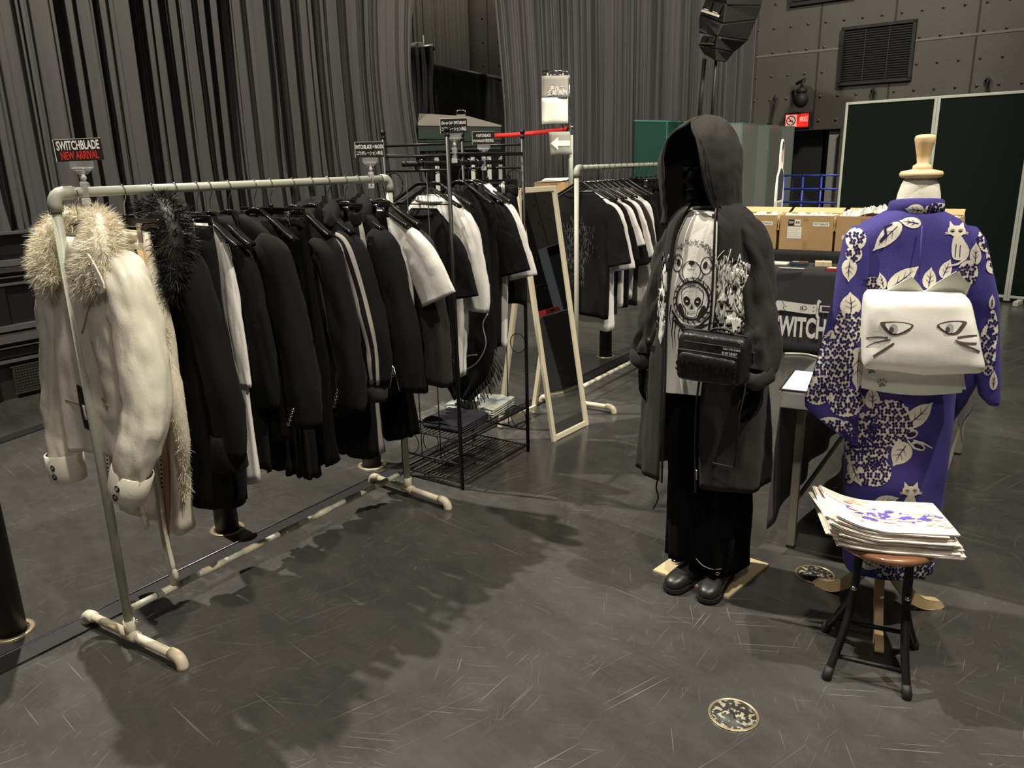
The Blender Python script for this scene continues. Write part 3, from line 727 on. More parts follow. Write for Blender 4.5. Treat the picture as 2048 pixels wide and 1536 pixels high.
paper(1083, 196, 1136, 247, 'paper_white', 'blank cream paper hanging below the lettered sign', None)
def t3(g, w_, h_):
    g.flat([(-w_*.45, 0), (-w_*.1, h_*.28), (-w_*.1, h_*.12), (w_*.45, h_*.1), (w_*.45, -h_*.12), (-w_*.1, -h_*.12), (-w_*.1, -h_*.3)], XZ((0, -.012, 0)), 1)
paper(1099, 264, 1142, 309, 'paper_grey', 'grey paper sign with a left pointing arrow hanging under the red belt', t3, skew=-.02)
# small parcel box with papers on the stage
p = VP(1112, 392, (0, 8.95+.2), 0)
t = thing('parcel_box', 'small tan cardboard box with loose white papers on the stage edge', 'box', Matrix.Translation((p.x-.03, 9.5, STH)) @ Matrix.Rotation(-.25, 4, 'Z'))
g = MB(); g.box((0, 0, .09), (.36, .26, .16)); g.box((.02, -.133, .07), (.03, .004, .03), 1); g.build('body', [MT['cardboard'], MT['rubber']], t, bevel=.004)
g = MB(); g.add([(-.17, -.14, .172), (.15, -.15, .185), (.19, .1, .20), (-.12, .12, .18)], [(0, 1, 2, 3)], 0, False); g.add([(-.1, -.1, .19), (.2, -.12, .19), (.2, .12, .215), (-.1, .1, .21)], [(0, 1, 2, 3)], 0, False); g.build('papers', MT['paper_white'], t, solid=.002)
# ================================================================ PIPE RACKS
def pipe_elbow(mb, c, d1, d2, R_, mi=0):
    """short fitting: two sleeves meeting in a bend"""
    c = Vector(c); d1 = Vector(d1); d2 = Vector(d2); k = .030
    pts = [c+d1*.055, c+d1*k] + [c + d1*k*(1-math.sin(a)) + d2*k*(1-math.cos(a)) for a in (PI/8, PI/4, 3*PI/8)] + [c+d2*k, c+d2*.055]
    mb.tube(pts, R_, 16, mi)
def pipe_rack(label, base, length, height, rail_z, feet=.27, twist=(0, 0), cream_feet=True):
    """local x along the bar, y away from the camera side"""
    t = thing('clothes_rack', label, 'clothes rack', Matrix.Translation(base) @ Matrix.Rotation(YAW, 4, 'Z'), 'pipe clothes racks')
    r = .0150; H = height; L_ = length
    g = MB(); g.tube([(.05, 0, H), (L_-.05, 0, H)], r, 16); g.build('top_bar', MT['pipe_grey'], t)
    for x, sgn in ((0, 1), (L_, -1)):
        g = MB(); g.tube([(x, 0, .08), (x, 0, H-.05)], r, 16); g.build('post', MT['pipe_grey'], t)
        g = MB(); pipe_elbow(g, (x, 0, H), (sgn, 0, 0), (0, 0, -1), .0200); g.build('elbow', MT['pipe_grey'], t)
        g = MB(); tw = twist[0] if x == 0 else twist[1]; Rm = Matrix.Translation((x, 0, 0)) @ Matrix.Rotation(tw, 4, 'Z')
        zf = .042
        g.tube([Rm @ Vector((0, -feet, zf)), Rm @ Vector((0, feet, zf))], r, 16, 0)
        ft = g.build('foot_bar', MT['pipe_cream'], t)
        for s_ in (-1, 1):
            g = MB(); e = Rm @ Vector((0, s_*(feet+.012), zf)); dd = (Rm.to_3x3() @ Vector((0, -s_, 0)))
            pipe_elbow(g, e, dd, (0, 0, -1), .0200)
            for i, p in enumerate(g.v):
                if p.z < 0: g.v[i] = Vector((p.x, p.y, .0))
            g.build('end_cap', MT['pipe_cream'], ft)
        g = MB(); g.tube([(x, 0, .035), (x, 0, .10)], .0195, 16)
        q = [Rm @ Vector((0, -.035, zf)), Rm @ Vector((0, .035, zf))]; g.tube(q, .0200, 16); g.ball((x+.018, -.018, .095), .007, 8, 1); g.build('tee_joint', [MT['pipe_cream'], MT['chrome']], t)
    # lower rail made of taped lengths
    g = MB(); n = 15; x0 = .03; seg = (L_-.06)/n
    for k in range(n):
        rr = .0125 if k % 2 == 0 else .0145
        g.tube([(x0+k*seg, .02, rail_z), (x0+(k+1)*seg, .02, rail_z)], rr, 12, k % 2)
    g.build('lower_rail', [MT['pipe_grey'], MT['pipe_cream']], t)
    return t
R1 = Vector((-1.350, 2.404, 0)); RL = 1.475; BZ = 1.54
pipe_rack('long pale pipe clothes rack in the left foreground, cream jacket on its near end', R1, RL, BZ, .125, .262, (2*D2R, -6*D2R))
R2 = Vector((.430, 5.02, 0)); BZ2 = 1.555
pipe_rack('pipe clothes rack behind the mirror holding T-shirts, half hidden by the hooded figure', R2, RL, BZ2, .115, .262, (1*D2R, 0))

# ================================================================ BLACK WIRE SHELF
P1 = G(925, 979); SHD = .385; SHL = .627
t = thing('wire_shelf', 'black metal wire shelf rack with ball finials between the first rack and the mirror', 'shelf rack', Matrix.Translation(P1 - V*SHD) @ Matrix.Rotation(YAW-PI/2, 4, 'Z'))
# local: x = V (towards the hall), y = U (away along the row); P1 is at (SHD, 0)
zc = {n: ZH(x, y, P1) for n, x, y in (('fin', 897, 268), ('z1', 897, 307), ('z2', 897, 341), ('m', 925, 880), ('b', 925, 963), ('sb', 921, 930))}
ztop = 1.70; z1, z2 = 1.64, 1.57; zm, zb = zc['m'], zc['b']; zsb = zc['sb']
for x in (0, SHD):
    for y in (0, SHL):
        g = MB(); g.tube([(x, y, 0), (x, y, ztop+.02)], .0100, 12); g.build('post', MT['black_paint'], t)
        g = MB(); g.ball((x, y, ztop+.045), .0135, 12); g.lathe([(.011, ztop+.015), (.012, ztop+.02), (.008, ztop+.036)], (x, y, 0), 12); g.build('finial', MT['black_paint'], t)
def bar(name, pts, r=.0065, n=8, m_='black_paint'):
    g = MB(); g.tube(pts, r, n); return g.build(name, MT[m_], t)
for y in (0, SHL):
    bar('side_bar', [(0, y, ztop-.015), (SHD, y, ztop-.015)]); bar('side_bar', [(0, y, z2), (SHD, y, z2)]); bar('side_bar', [(0, y, zsb), (SHD, y, zsb)])
    # scroll panel: two thin uprights and wire rings
    g = MB()
    for x in (.13, SHD-.13):
        g.tube([(x, y, z2), (x, y, zsb)], .0028, 6)
    for x, z in ((.055, z2-.065), (SHD-.055, z2-.065), (.06, zsb+.06), (SHD-.06, zsb+.06), (SHD/2, zsb+.09), (.055, .63), (SHD-.055, .63)):
        g.tube([(x+.050*math.cos(a), y, z+.055*math.sin(a)) for a in [2*PI*k/20 for k in range(21)]], .0024, 6)
    g.build('scroll_wire', MT['black_paint'], t)
def wire_shelf(z, name):
    g = MB()
    for x in (0, SHD): g.tube([(x, 0, z), (x, SHL, z)], .0072, 8)
    for y in (0, SHL): g.tube([(0, y, z-.006), (SHD, y, z-.006)], .0045, 8)
    for k in (.25, .5, .75): g.tube([(0, SHL*k, z-.007), (SHD, SHL*k, z-.007)], .0026, 6)
    for k in range(1, 15): g.tube([(SHD*k/15, 0, z-.001), (SHD*k/15, SHL, z-.001)], .0022, 6)
    g.build(name, MT['black_paint'], t)
wire_shelf(z1, 'top_shelf'); wire_shelf(zm, 'middle_shelf'); wire_shelf(zb, 'bottom_shelf')
SB = 1.600
g = MB(); g.tube([(SHD/2, -.075, SB), (SHD/2, SHL+.075, SB)], .0115, 12)
for y in (-.08, SHL+.08): g.ball((SHD/2, y, SB), .015, 10)
for y in (0, SHL): g.tube([(SHD/2, y, SB+.0), (SHD/2, y, z2)], .006, 6)
g.build('hanging_bar', MT['black_paint'], t)
SHM = t.matrix_world.copy()
SH0 = SHM @ Vector((SHD/2, 0, 0)); SH0.z = 0

# ================================================================ HANGERS
def frame_on(base, s, z, twist=0): return Matrix.Translation(base + U*s + UP*z) @ Matrix.Rotation(YAW-PI/2+twist, 4, 'Z')
def hook_pts(r=.0185, drop=.088):
    a = [(-r*math.cos(k*PI/8)*1.0, 0, r*math.sin(k*PI/8)) for k in range(0, 9)]
    return [(-r-.001, 0, -.008)] + a + [(r+.002, 0, -.012), (r-.004, 0, -.026), (.004, 0, -.040), (.0, 0, -.055), (0, 0, -drop)]
def hanger_shape(span=.205, drop=.105):
    g = MB(); cz = -.088
    for s in (-1, 1):
        pts = [(0, 0, cz-.004), (s*.03, 0, cz-.008), (s*.07, 0, cz-.030), (s*.12, 0, cz-.058), (s*span*.85, 0, cz-drop*.86), (s*span, 0, cz-drop)]
        pts = smooth2(pts, 3, False); rr = [.009+.011*min(1, abs(p[0])/.15) for p in pts]
        rings = []
        for p, r_ in zip(pts, rr):
            rings.append([Vector((p[0]+.004*math.cos(a)*-s, r_*math.sin(a), p[2]+(.010 if abs(math.cos(a)) > .0 else 0)*math.cos(a))) for a in [2*PI*k/10 for k in range(10)]])
        g.loft(rings, 0, True, True)
        g.tube([(p[0], -r_*.75, p[2]+.0065) for p, r_ in zip(pts, rr)], .0016, 6, 1)
    g.tube([(-.17, 0, cz-drop*.93), (.17, 0, cz-drop*.93)], .0035, 6)
    return g
def make_hanger(kind, M, label, group):
    if kind == 'clip':
        t = thing('clip_hanger', label, 'hanger', M, group)
        g = MB(); g.box((0, 0, -.100), (.36, .010, .026)); g.tube([(0, 0, -.075), (0, 0, -.10)], .009, 8); g.build('bar', MT['hanger_black'], t, bevel=.003)
        for s in (-1, 1):
            g = MB(); g.box((s*.125, -.037, -.130), (.024, .004, .056)); g.box((s*.125, .037, -.130), (.024, .004, .056)); g.box((s*.125, 0, -.100), (.020, .074, .006)); g.tube([(s*.125-.014, -.034, -.104), (s*.125+.014, -.034, -.104)], .006, 8)
            g.build('clip', MT['chrome'], t, bevel=.001)
    else:
        t = thing('hanger', label, 'hanger', M, group)
        hanger_shape(.215 if kind == 'wide' else .20).build('arms', [MT['hanger_black'], MT['steel']], t)
    g = MB(); g.tube(smooth2(hook_pts(), 2, False), .0018, 6); g.build('hook', MT['chrome'], t)
    return t

# ================================================================ GARMENTS
def resample(spec, n):
    """spec rows (z, a, b, cx, cy) -> n rows, smooth"""
    spec = [tuple(list(r_)+[0]*(5-len(r_))) for r_ in spec]
    zs = [r_[0] for r_ in spec]; out = []
    d = [0]
    for i in range(1, len(spec)): d.append(d[-1]+math.hypot(spec[i][0]-spec[i-1][0], (spec[i][1]-spec[i-1][1])*.7))
    A_ = np.array(spec)
    for k in range(n):
        x = d[-1]*k/(n-1); out.append(tuple(np.interp(x, d, A_[:, c]) for c in range(5)))
    for _ in range(2):
        out = [out[0]] + [tuple((out[i-1][c]+2*out[i][c]+out[i+1][c])/4 for c in range(5)) for i in range(1, n-1)] + [out[-1]]
    return out
def body_loft(spec, n=26, m=56, e=2.6, fold=.006, seed=1, ks=(3, 5, 8), wr=.004, hemf=1.0, matfn=None, mi=0, mb=None, jag=0):
    rows = resample(spec, n); rg = random.Random(seed); ph = [rg.uniform(0, 6.28) for _ in ks]; rings = []
    for i, (z, a, b, cx, cy) in enumerate(rows):
        t = i/(n-1); ring = []
        for j in range(m):
            th = 2*PI*j/m; c, s_ = math.cos(th), math.sin(th)
            x = a*math.copysign(abs(c)**(2/e), c); y = b*math.copysign(abs(s_)**(2/e), s_)
            f = 0
            for k, p in zip(ks, ph): f += math.sin(k*th+p+1.5*t)/len(ks)
            f *= fold*(t**1.3)*2.2*hemf
            nn = noise.noise(Vector((x*9+seed, y*9, z*3.5)))*wr*2.6 + noise.noise(Vector((x*22, y*22+seed, z*7)))*wr*1.2 + (.3-abs(noise.noise(Vector((x*7+z*5, y*7+seed, z*8)))))*wr*1.2
            ln = math.hypot(x/max(a, .01), y/max(b, .01)) or 1
            y += (f+nn)*(1 if s_ > 0 else -1)*min(1, abs(s_)*3); x += (f*.6+nn*.7)*c
            zz = z - (jag*abs(noise.noise(Vector((th*3, seed, 0))))*(1 if i == n-1 else 0))
            zz += .012*t*math.sin(2*th+seed)*hemf
            ring.append(Vector((cx+x, cy+y, zz)))
        rings.append(ring)
    g = mb or MB(); g.loft(rings, mi, matfn=matfn); return g
def sleeve_loft(path, n=22, m=24, seed=1, fold=.005, matfn=None, mi=0, mb=None, cap=False):
    """path rows (x,y,z, r across, r depth)"""
    pts = smooth2(path, max(2, n//(len(path)-1)), False); rings = []
    for i, p in enumerate(pts):
        a = Vector(pts[max(i-1, 0)][:3]); b = Vector(pts[min(i+1, len(pts)-1)][:3]); tt = (b-a).normalized()
        sd = Vector((0, 1, 0)); s1 = tt.cross(sd).normalized(); s2 = s1.cross(tt).normalized(); ring = []
        for j in range(m):
            th = 2*PI*j/m; t_ = i/len(pts)
            f = fold*(math.sin(3*th+seed+4*t_)*.5 + noise.noise(Vector((math.cos(th)*2+seed, math.sin(th)*2, p[2]*7)))*2.4 + (.35-abs(noise.noise(Vector((math.cos(th)*1.3+seed*3, math.sin(th)*1.3+p[2]*3, p[2]*13)))))*2.2 + noise.noise(Vector((math.cos(th)*4, math.sin(th)*4+seed, p[2]*22)))*.8)
            c = Vector(p[:3]) + s1*math.cos(th)*(p[3]+f) + s2*math.sin(th)*(p[4]+f)
            ring.append(c)
        rings.append(ring)
    g = mb or MB(); g.loft(rings, mi, cap, cap, matfn=matfn); return g
def top_spec(sh=.20, sz=-.17, neck=.075, nz=-.105, hem=-.85, ha=.21, hb=.040, chest=None):
    ch = chest or sh*1.03
    return [(nz, neck, .022), (nz-.012, neck+.02, .026), ((nz+sz)/2-.004, (neck+sh)/2+.01, .028), (sz-.012, sh*.97, .032), (sz-.05, sh*1.03, .036), (sz-.16, ch, .040), ((sz-.16+hem)/2, (ch+ha)/2, hb), (hem, ha, hb)]
GRP = {'a': 'garments on the first pipe rack', 's': 'garments on the black wire shelf rack', 'b': 'T-shirts on the second pipe rack', 'c': 'skirts and trousers on the second pipe rack'}
HG = {'a': 'hangers on the first pipe rack', 's': 'hangers on the wire shelf rack', 'b': 'hangers on the second pipe rack'}
def sleeves(t, mname, sh, sz, L, out, r0, r1, seed, grp_a=True, right=True, left=True, mats=None, matfn=None, bend=0, dep=.035, cuff=None, dy=0):
    res = []
    for s, on in ((1, right), (-1, left)):
        if not on: continue
        x0 = s*(sh-.03)
        if L < .45 and dep < .03:
            path = [(s*(sh-.06), 0, sz-.035, r0*.45, dep*.8), (s*(sh-.01), 0, sz-.075, r0*.85, dep), (s*(sh+out*.35), 0, sz-L*.42, r0*1.02, dep), (s*(sh+out*.7), 0, sz-L*.70, (r0+r1)/2, dep*.95), (s*(sh+out), 0, sz-L*.97, r1, dep*.9)]
            g = sleeve_loft(path, seed=seed+s, fold=.0035); res.append(g.build('sleeve', mats or MT[mname], t, solid=.003)); continue
        r0, r1 = r0*(.9 if grp_a else 1), r1
        path = [(s*(sh-.06), 0, sz-.040, r0*.5, dep*.7), (s*(sh-.022), 0, sz-.062, r0*.72, dep*.9), (s*(sh+.004), dy*.2, sz-.12, r0*.9, dep), (s*(sh+out*.5), dy*.6-bend*.3, sz-L*.45, (r0+r1)/2, dep), (s*(sh+out*.85), dy-bend, sz-L*.75, r1*1.08, dep*.95), (s*(sh+out*.8), dy-bend*.7, sz-L, r1, dep*.8)]
        g = sleeve_loft(path, seed=seed+s, matfn=matfn if s == 1 else None)
        res.append(g.build('sleeve', mats or MT[mname], t, solid=.003))
    return res
def shirt(nm, cat, label, M, mname, grp, sh=.20, sz=-.175, hem=-.85, ha=.21, L=.26, out=.10, r0=.085, r1=.075, seed=1, neck=.085, nz=-.115, long=False, band=True, hb=.036, wide=1, **k):
    t = thing(nm, label, cat, M, grp)
    sp = top_spec(sh, sz, neck, nz, hem, ha, hb)
    body_loft(sp, seed=seed, fold=k.get('fold', .006)).build('body', MT[mname], t, solid=.003)
    sleeves(t, mname, sh, sz, L, out, r0, r1, seed, dep=k.get('dep', .034))
    if band:
        g = MB(); ring = []
        for rr, zz in ((0, .004), (.016, -.014)):
            ring.append([Vector(((neck+rr+.002)*math.cos(a), (.024+rr*.5)*math.sin(a) , nz+zz-(.02 if math.sin(a) < 0 else 0)*abs(math.sin(a)))) for a in [2*PI*q/28 for q in range(28)]])
        g.loft(ring, 0); g.build('neckband', MT[k.get('bandm', mname)], t, solid=.004)
    return t
def fur_strip(mb, pts_n, count, length, width, seed, mi=0, droop=.5, spread=.45):
    rg = random.Random(seed)
    for _ in range(count):
        p, n = pts_n[rg.randrange(len(pts_n))]; p = p + Vector((rg.uniform(-1, 1), rg.uniform(-1, 1), rg.uniform(-1, 1)))*.010
        d = (n + Vector((rg.uniform(-1, 1), rg.uniform(-1, 1), rg.uniform(-1, 1)))*spread - UP*droop*rg.uniform(.2, 1)).normalized()
        l_ = length*rg.uniform(.6, 1.25); s_ = d.cross(Vector((rg.uniform(-1, 1), rg.uniform(-1, 1), rg.uniform(-1, 1)))).normalized()*width*rg.uniform(.6, 1.3)
        mid = p + d*l_*.55 - UP*l_*.05; tip = p + d*l_ - UP*l_*droop*.35
        mb.add([p-s_, p+s_, mid+s_*.7, mid-s_*.7, tip], [(0, 1, 2, 3), (3, 2, 4)], mi, False)
def ring_mark(mb, c, r, M3=None, mi=1, w=.0018, n=(0, -1, 0)):
    n = Vector(n).normalized(); a = n.orthogonal().normalized(); b = n.cross(a)
    mb.tube([Vector(c)+a*r*math.cos(q)+b*r*math.sin(q) for q in [2*PI*k/16 for k in range(17)]], w, 6, mi)

A = lambda s, tw=0: frame_on(R1, s, BZ, tw)
def HA(kind, s, what, tw=0, key='a', base=None, z=None):
    M = frame_on(base or R1, s, z or BZ, tw)
    return make_hanger(kind, M, what, HG[key])

# ---- 1 cream jacket with fur collar
HA('arms', .062, 'black hanger inside the cream fur collar jacket', 2*D2R)
M = A(.062, 2*D2R); t = thing('jacket', 'cream leather biker jacket with a shaggy fur collar, nearest garment on the rack', 'jacket', M, GRP['a'])
sp = [(-.13, .07, .03, .02), (-.15, .11, .045, .02), (-.18, .150, .055, .02), (-.22, .175, .060, .02), (-.34, .190, .062, .02), (-.5, .190, .065, .01), (-.68, .175, .065, .0), (-.84, .165, .060, -.02)]
g = body_loft(sp, n=44, m=90, seed=4, fold=.009, wr=.007); bv = g.bvh()
to3 = lambda x, z: Vector((x, -.4, z))
for poly in (stroke([(-.02, -.30), (-.015, -.5), (-.03, -.66), (-.02, -.84)], .006), stroke([(.03, -.42), (.10, -.33), (.135, -.27)], .006), stroke([(-.14, -.66), (-.06, -.665)], .005), stroke([(.06, -.63), (.105, -.645)], .007), stroke([(.07, -.44), (.10, -.56), (.09, -.66)], .004)): decal(g, bv, poly, to3, (0, 1, 0), 1, .002)
decal(g, bv, [(-.065, -.60), (.0, -.605), (.01, -.75), (-.055, -.745)], to3, (0, 1, 0), 2, .004)
decal(g, bv, [(-.035, -.66), (-.022, -.66), (-.020, -.71), (-.033, -.71)], to3, (0, 1, 0), 0, .006)
g.build('body', [MT['cream_leather'], MT['tan_tape'], MT['rubber']], t, solid=.004)
for s, path in ((1, [(.13, 0, -.19, .04, .04), (.18, -.005, -.225, .062, .058), (.225, -.01, -.32, .074, .066), (.258, -.025, -.48, .072, .064), (.272, -.05, -.64, .070, .060), (.245, -.08, -.76, .064, .056), (.212, -.09, -.84, .055, .050)]),
                (-1, [(-.10, 0, -.19, .04, .04), (-.14, -.005, -.225, .056, .05), (-.18, -.01, -.32, .062, .052), (-.215, -.01, -.45, .060, .05), (-.265, -.015, -.64, .056, .048), (-.305, -.02, -.80, .052, .045), (-.300, -.02, -.90, .050, .044)])):
    g = sleeve_loft(path, n=48, m=40, seed=3+s, fold=.0052); sl = g.build('sleeve', MT['cream_leather'], t, solid=.004)
    g = MB(); x, y, z = path[-1][:3]
    dz = Vector((path[-1][0]-path[-2][0], path[-1][1]-path[-2][1], path[-1][2]-path[-2][2])).normalized()
    c0 = Vector((x, y, z)); s1 = dz.cross(Vector((0, 1, 0))).normalized(); s2 = s1.cross(dz)
    rings = [[c0 + dz*k + s1*math.cos(a)*.064*q + s2*math.sin(a)*.056*q for a in [2*PI*i/28 for i in range(28)]] for k, q in ((-.012, .98), (-.010, 1.05), (.05, 1.02), (.085, .98), (.088, .90))]
    g.loft(rings, 0)
    for k in (.025, .058): ring_mark(g, c0 + dz*k - Vector((s*.0, .0565, 0)) + s1*(.018), .0085, n=(0, -1, 0), w=.0014)
    g.build('cuff', [MT['cream_leather'], MT['dark_bronze']], sl, solid=.003)
g = MB()
for cx, cz in ((.115, -.262), (-.085, -.262)): ring_mark(g, (cx, -.070, cz), .010, w=.0016)
g.build('snap_button', MT['dark_bronze'], t)
g = MB(); g.prism(smooth2([(.150, -.175), (.172, -.178), (.215, -.250), (.200, -.280), (.170, -.268)], 3), XZ((.015, -.088, 0)), .006, 0)
for i, (x, z) in enumerate(((.166, -.20), (.176, -.22), (.186, -.24), (.196, -.258), (.182, -.257))): g.ball((x+.015, -.096, z), .0045, 8, 1)
g.build('epaulette', [MT['cream_leather'], MT['steel']], t)
# shaggy collar
g = MB(); pn = []
for s in (-1, 1):
    path = [(s*.02+.015, .045, -.110, .040, .03), (s*.070+.015, .02, -.105, .045, .032), (s*.115+.015, -.015, -.135, .050, .036), (s*.130+.015, -.045, -.185, .056, .034), (s*.110+.015, -.065, -.235, .050, .026), (s*.075+.015, -.072, -.275, .026, .014)]
    k0 = len(g.v); sleeve_loft(path, n=16, m=16, seed=2, fold=.006, mb=g, cap=True)
bvc = g.bvh()
for f in g.f:
    if len(f) == 4:
        a, b, c, d = [g.v[i] for i in f]; n_ = (b-a).cross(d-a).normalized(); ce = (a+b+c+d)/4
        near = Vector((math.copysign(.10, ce.x), -.02, -.14)); n_ = n_ if n_.dot(ce-near) > 0 else -n_
        pn.append((ce, n_))
fur_strip(g, pn, 17000, .034, .0008, 5, 0, .4, .75)
g.build('fur_collar', [MT['cream_fur']], t, label='shaggy cream fur collar')

# ---- 2 cream denim with zips and frayed trim
HA('clip', .215, 'black clip hanger holding the cream denim trousers')
M = A(.215, -6*D2R); t = thing('trousers', 'cream denim trousers with tan zip tape and frayed cream fringe', 'trousers', M, GRP['a'])
for s in (-1, 1):
    hem = -1.15 if s == 1 else -1.18
    sp = [(-.135, .075, .022, s*.055), (-.20, .085, .034, s*.06), (-.40, .095, .036, s*.07), (-.70, .105, .038, -.04+s*.10), (-.95, .12, .042, -.10+s*.12), (hem, .128, .045, -.13+s*.125)]
    g = body_loft(sp, n=24, m=40, seed=11+s, fold=.004, wr=.004)
    g.build('leg', [MT['cream_denim']], t, solid=.004)
g = body_loft([(-.128, .125, .026), (-.17, .13, .032)], n=4, m=48, seed=3, fold=0, wr=.001); g.build('waistband', MT['cream_denim'], t, solid=.004)
for s in (1, -1):
    g = MB(); pts = [(.130, -.03, -.18), (.140, -.035, -.4), (.135, -.042, -.7), (.10, -.045, -.95), (.05, -.048, -1.17)] if s == 1 else [(-.15, -.03, -.18), (-.17, -.035, -.4), (-.24, -.035, -.7), (-.32, -.04, -.95), (-.37, -.04, -1.15)]
    g.tube(pts, [.026, .026, .022, .018, .016], 8, 0, flat=.25, up=(0, 1, 0)); pp = smooth2(pts, 14, False)
    for x, y, z in pp: g.box((x-.016, y-.008, z), (.004, .005, .006), 1)
    g.build('zip_tape', [MT['tan_tape'], MT['dark_bronze']], t)
pn = []; g = MB()
pts = [(.150, -.01, -.42), (.172, -.02, -.48), (.195, -.02, -.6), (.195, -.015, -.8), (.150, -.01, -1.00)]
g.tube(pts, [.010, .016, .03, .024, .012], 8, 0)
for i in range(60):
    q = i/59*4; k = min(3, int(q)); f = q-k; p = Vector(pts[k]).lerp(Vector(pts[k+1]), f); pn.append((p, Vector((.9, -.4, .1))))
fur_strip(g, pn, 2600, .026, .0012, 8, 0, .8, 1.0); g.build('fringe', MT['cream_denim'], t)
g = MB()
for k, (x, zb_) in enumerate(((.03, -1.33), (.055, -1.30))):
    pp = smooth2([(x, -.055, -.88), (x+.02, -.06, -1.0), (x+.01, -.06, -1.15), (x+.03, -.06, zb_)], 4, False); g.tube(pp, .009, 6, 0, flat=.4)
    g.ball((x+.03, -.06, zb_-.012), .016, 8, 0, (1, .7, 1.6))
pp = smooth2([(-.16, -.03, -.8), (-.15, -.04, -.95), (-.14, -.04, -1.08), (-.12, -.04, -1.20)], 4, False); g.tube(pp, .010, 6, 0, flat=.4)
fur_strip(g, [(Vector(p), Vector((-1, -.3, 0))) for p in pp], 500, .02, .001, 9)
g.build('frayed_strap', MT['cream_denim'], t)

def buttons(parent, pts, r=.0062, mi='dark_bronze'):
    g = MB()
    for p in pts:
        ring_mark(g, p, r, mi=0, w=.0016, n=(.5, -1, .1)); g.ball(p, r*.6, 8, 0, (1, .5, 1))
    g.build('button', MT['steel'], parent)
def jacket(nm, cat, label, s, mname, sh, sz, hem, ha, L, out, r0, r1, seed, tw=0, dep=.045, btn=None, hb=.05, hood=False, lap=False, mats=None, matfn=None, bend=0, grp='a', base=None, z=None, hk='arms', nz=-.10, hl=None, fold=.007, key='a'):
    base = base if base is not None else R1; z = z or BZ
    HA(hk, s, hl or ' '.join(('black hanger inside the ' + label.split(',')[0]).split()[:15]), tw, key, base, z)
    t = thing(nm, label, cat, frame_on(base, s, z, tw), GRP[grp])
    sp = top_spec(sh, sz, .075, nz, hem, ha, hb)
    body_loft(sp, n=30, m=60, seed=seed, fold=fold, wr=.006).build('body', MT[mname], t, solid=.004)
    sl = sleeves(t, mname, sh, sz, L, out, r0, r1, seed, dep=dep, mats=mats, matfn=matfn, bend=bend)
    if btn:
        buttons(sl[0], btn)
    if lap:
        g = MB()
        for q in (1, -1): g.prism(smooth2([(q*.06, nz+.012), (q*.095, nz-.015), (q*.10, -.25), (q*.035, -.42), (q*.02, -.42), (q*.05, -.2)], 2)[::q], XZ((0, -hb-.002, 0)), .006, 0)
        g.build('lapel', MT[mname], t)
    if hood:
        g = sleeve_loft([(-.085, -.010, nz-.02, .022, .025), (-.05, .035, nz-.004, .032, .028), (.0, .045, nz+.0, .036, .028), (.055, .035, nz-.004, .034, .028), (.10, .00, nz-.035, .030, .028), (.105, -.03, nz-.075, .018, .02)], n=20, m=16, seed=seed, fold=.008, cap=True); g.build('hood', MT[mname], t)
    return t

# ---- 3..16 the dark garments
jf = jacket('coat', 'coat', 'black coat with a shaggy black fur collar, third on the rack', .315, 'black_wool', .185, -.175, -1.10, .20, .70, .11, .075, .066, 21, tw=-4*D2R)
g = MB(); sleeve_loft([(-.07, .0, -.10, .035, .03), (.0, .03, -.075, .045, .04), (.10, -.01, -.10, .055, .045), (.155, -.04, -.17, .055, .045), (.16, -.055, -.27, .045, .03), (.15, -.055, -.34, .02, .02)], n=18, m=14, mb=g, cap=True)
pn = []
for f in g.f:
    if len(f) == 4:
        a, b, c, d = [g.v[i] for i in f]; n_ = (b-a).cross(d-a).normalized(); ce = (a+b+c+d)/4; pn.append((ce, n_ if n_.dot(ce-Vector((.06, -.01, -.16))) > 0 else -n_))
fur_strip(g, pn, 5000, .040, .0014, 15, 0, .4, .6); g.build('fur_collar', MT['black_fur'], jf, label='shaggy black fur collar')
g = MB(); g.loft([[Vector((.262+.045*math.cos(a)*q, .0+.045*math.sin(a)*q, z_)) for a in [2*PI*k/24 for k in range(24)]] for z_, q in ((-.80, 1.1), (-.83, 1.2), (-.92, 1.3), (-.925, 1.2))], 0); g.build('cuff', MT['black_wool'], jf, solid=.003)
def trousers(label, s, mname, hem, wa, la, seed, tw=0, base=None, z=None, grp='a', key='a', hl=None, ela=True, stitch=False, stripe=False, top=-.125, parts=2, hb=.045, sh=None):
    base = base if base is not None else R1; z = z or BZ
    HA('clip', s, hl or ' '.join(('black clip hanger holding the ' + label.split(',')[0]).split()[:15]), tw, key, base, z)
    t = thing('trousers' if hem < -.75 else 'shorts', label, 'trousers' if hem < -.75 else 'shorts', frame_on(base, s, z, tw), GRP[grp])
    for q in (-1, 1):
        sp = [(top-.03, wa*.55, .03, q*wa*.42), (top-.15, wa*.58, .045, q*wa*.47), (top-.3, la*1.05, hb, q*wa*.52), (hem, la, hb, q*wa*.55)]
        g = body_loft(sp, n=22, m=36, seed=seed+q, fold=.004, wr=.005, matfn=(lambda i, j: 1 if (j in (0, 1, 35)) else (1 if j in (3, 4) else 0)) if (stripe and q == 1) else None)
        lg = g.build('leg', [MT[mname], MT['grey_stripe']], t, solid=.003)
        if stitch and q == 1:
            g = MB()
            for xx in (.0, .06):
                for i in range(80):
                    zz = top-.12-(hem-top)*-0 - i*(abs(hem)-.30)/80
                    g.box((q*wa*.55+xx+.015*(i/80), -hb-.008, zz), (.0022, .003, .006))
            g.build('stitching', MT['stitch_white'], lg)
    g = body_loft([(top, wa, .032), (top-.02, wa*1.02, .036), (top-.05, wa*.99, .036)], n=6, m=60, seed=seed, fold=0, wr=.005 if ela else .001, ks=(20, 31)); g.build('waistband', MT[mname], t, solid=.004)
    return t
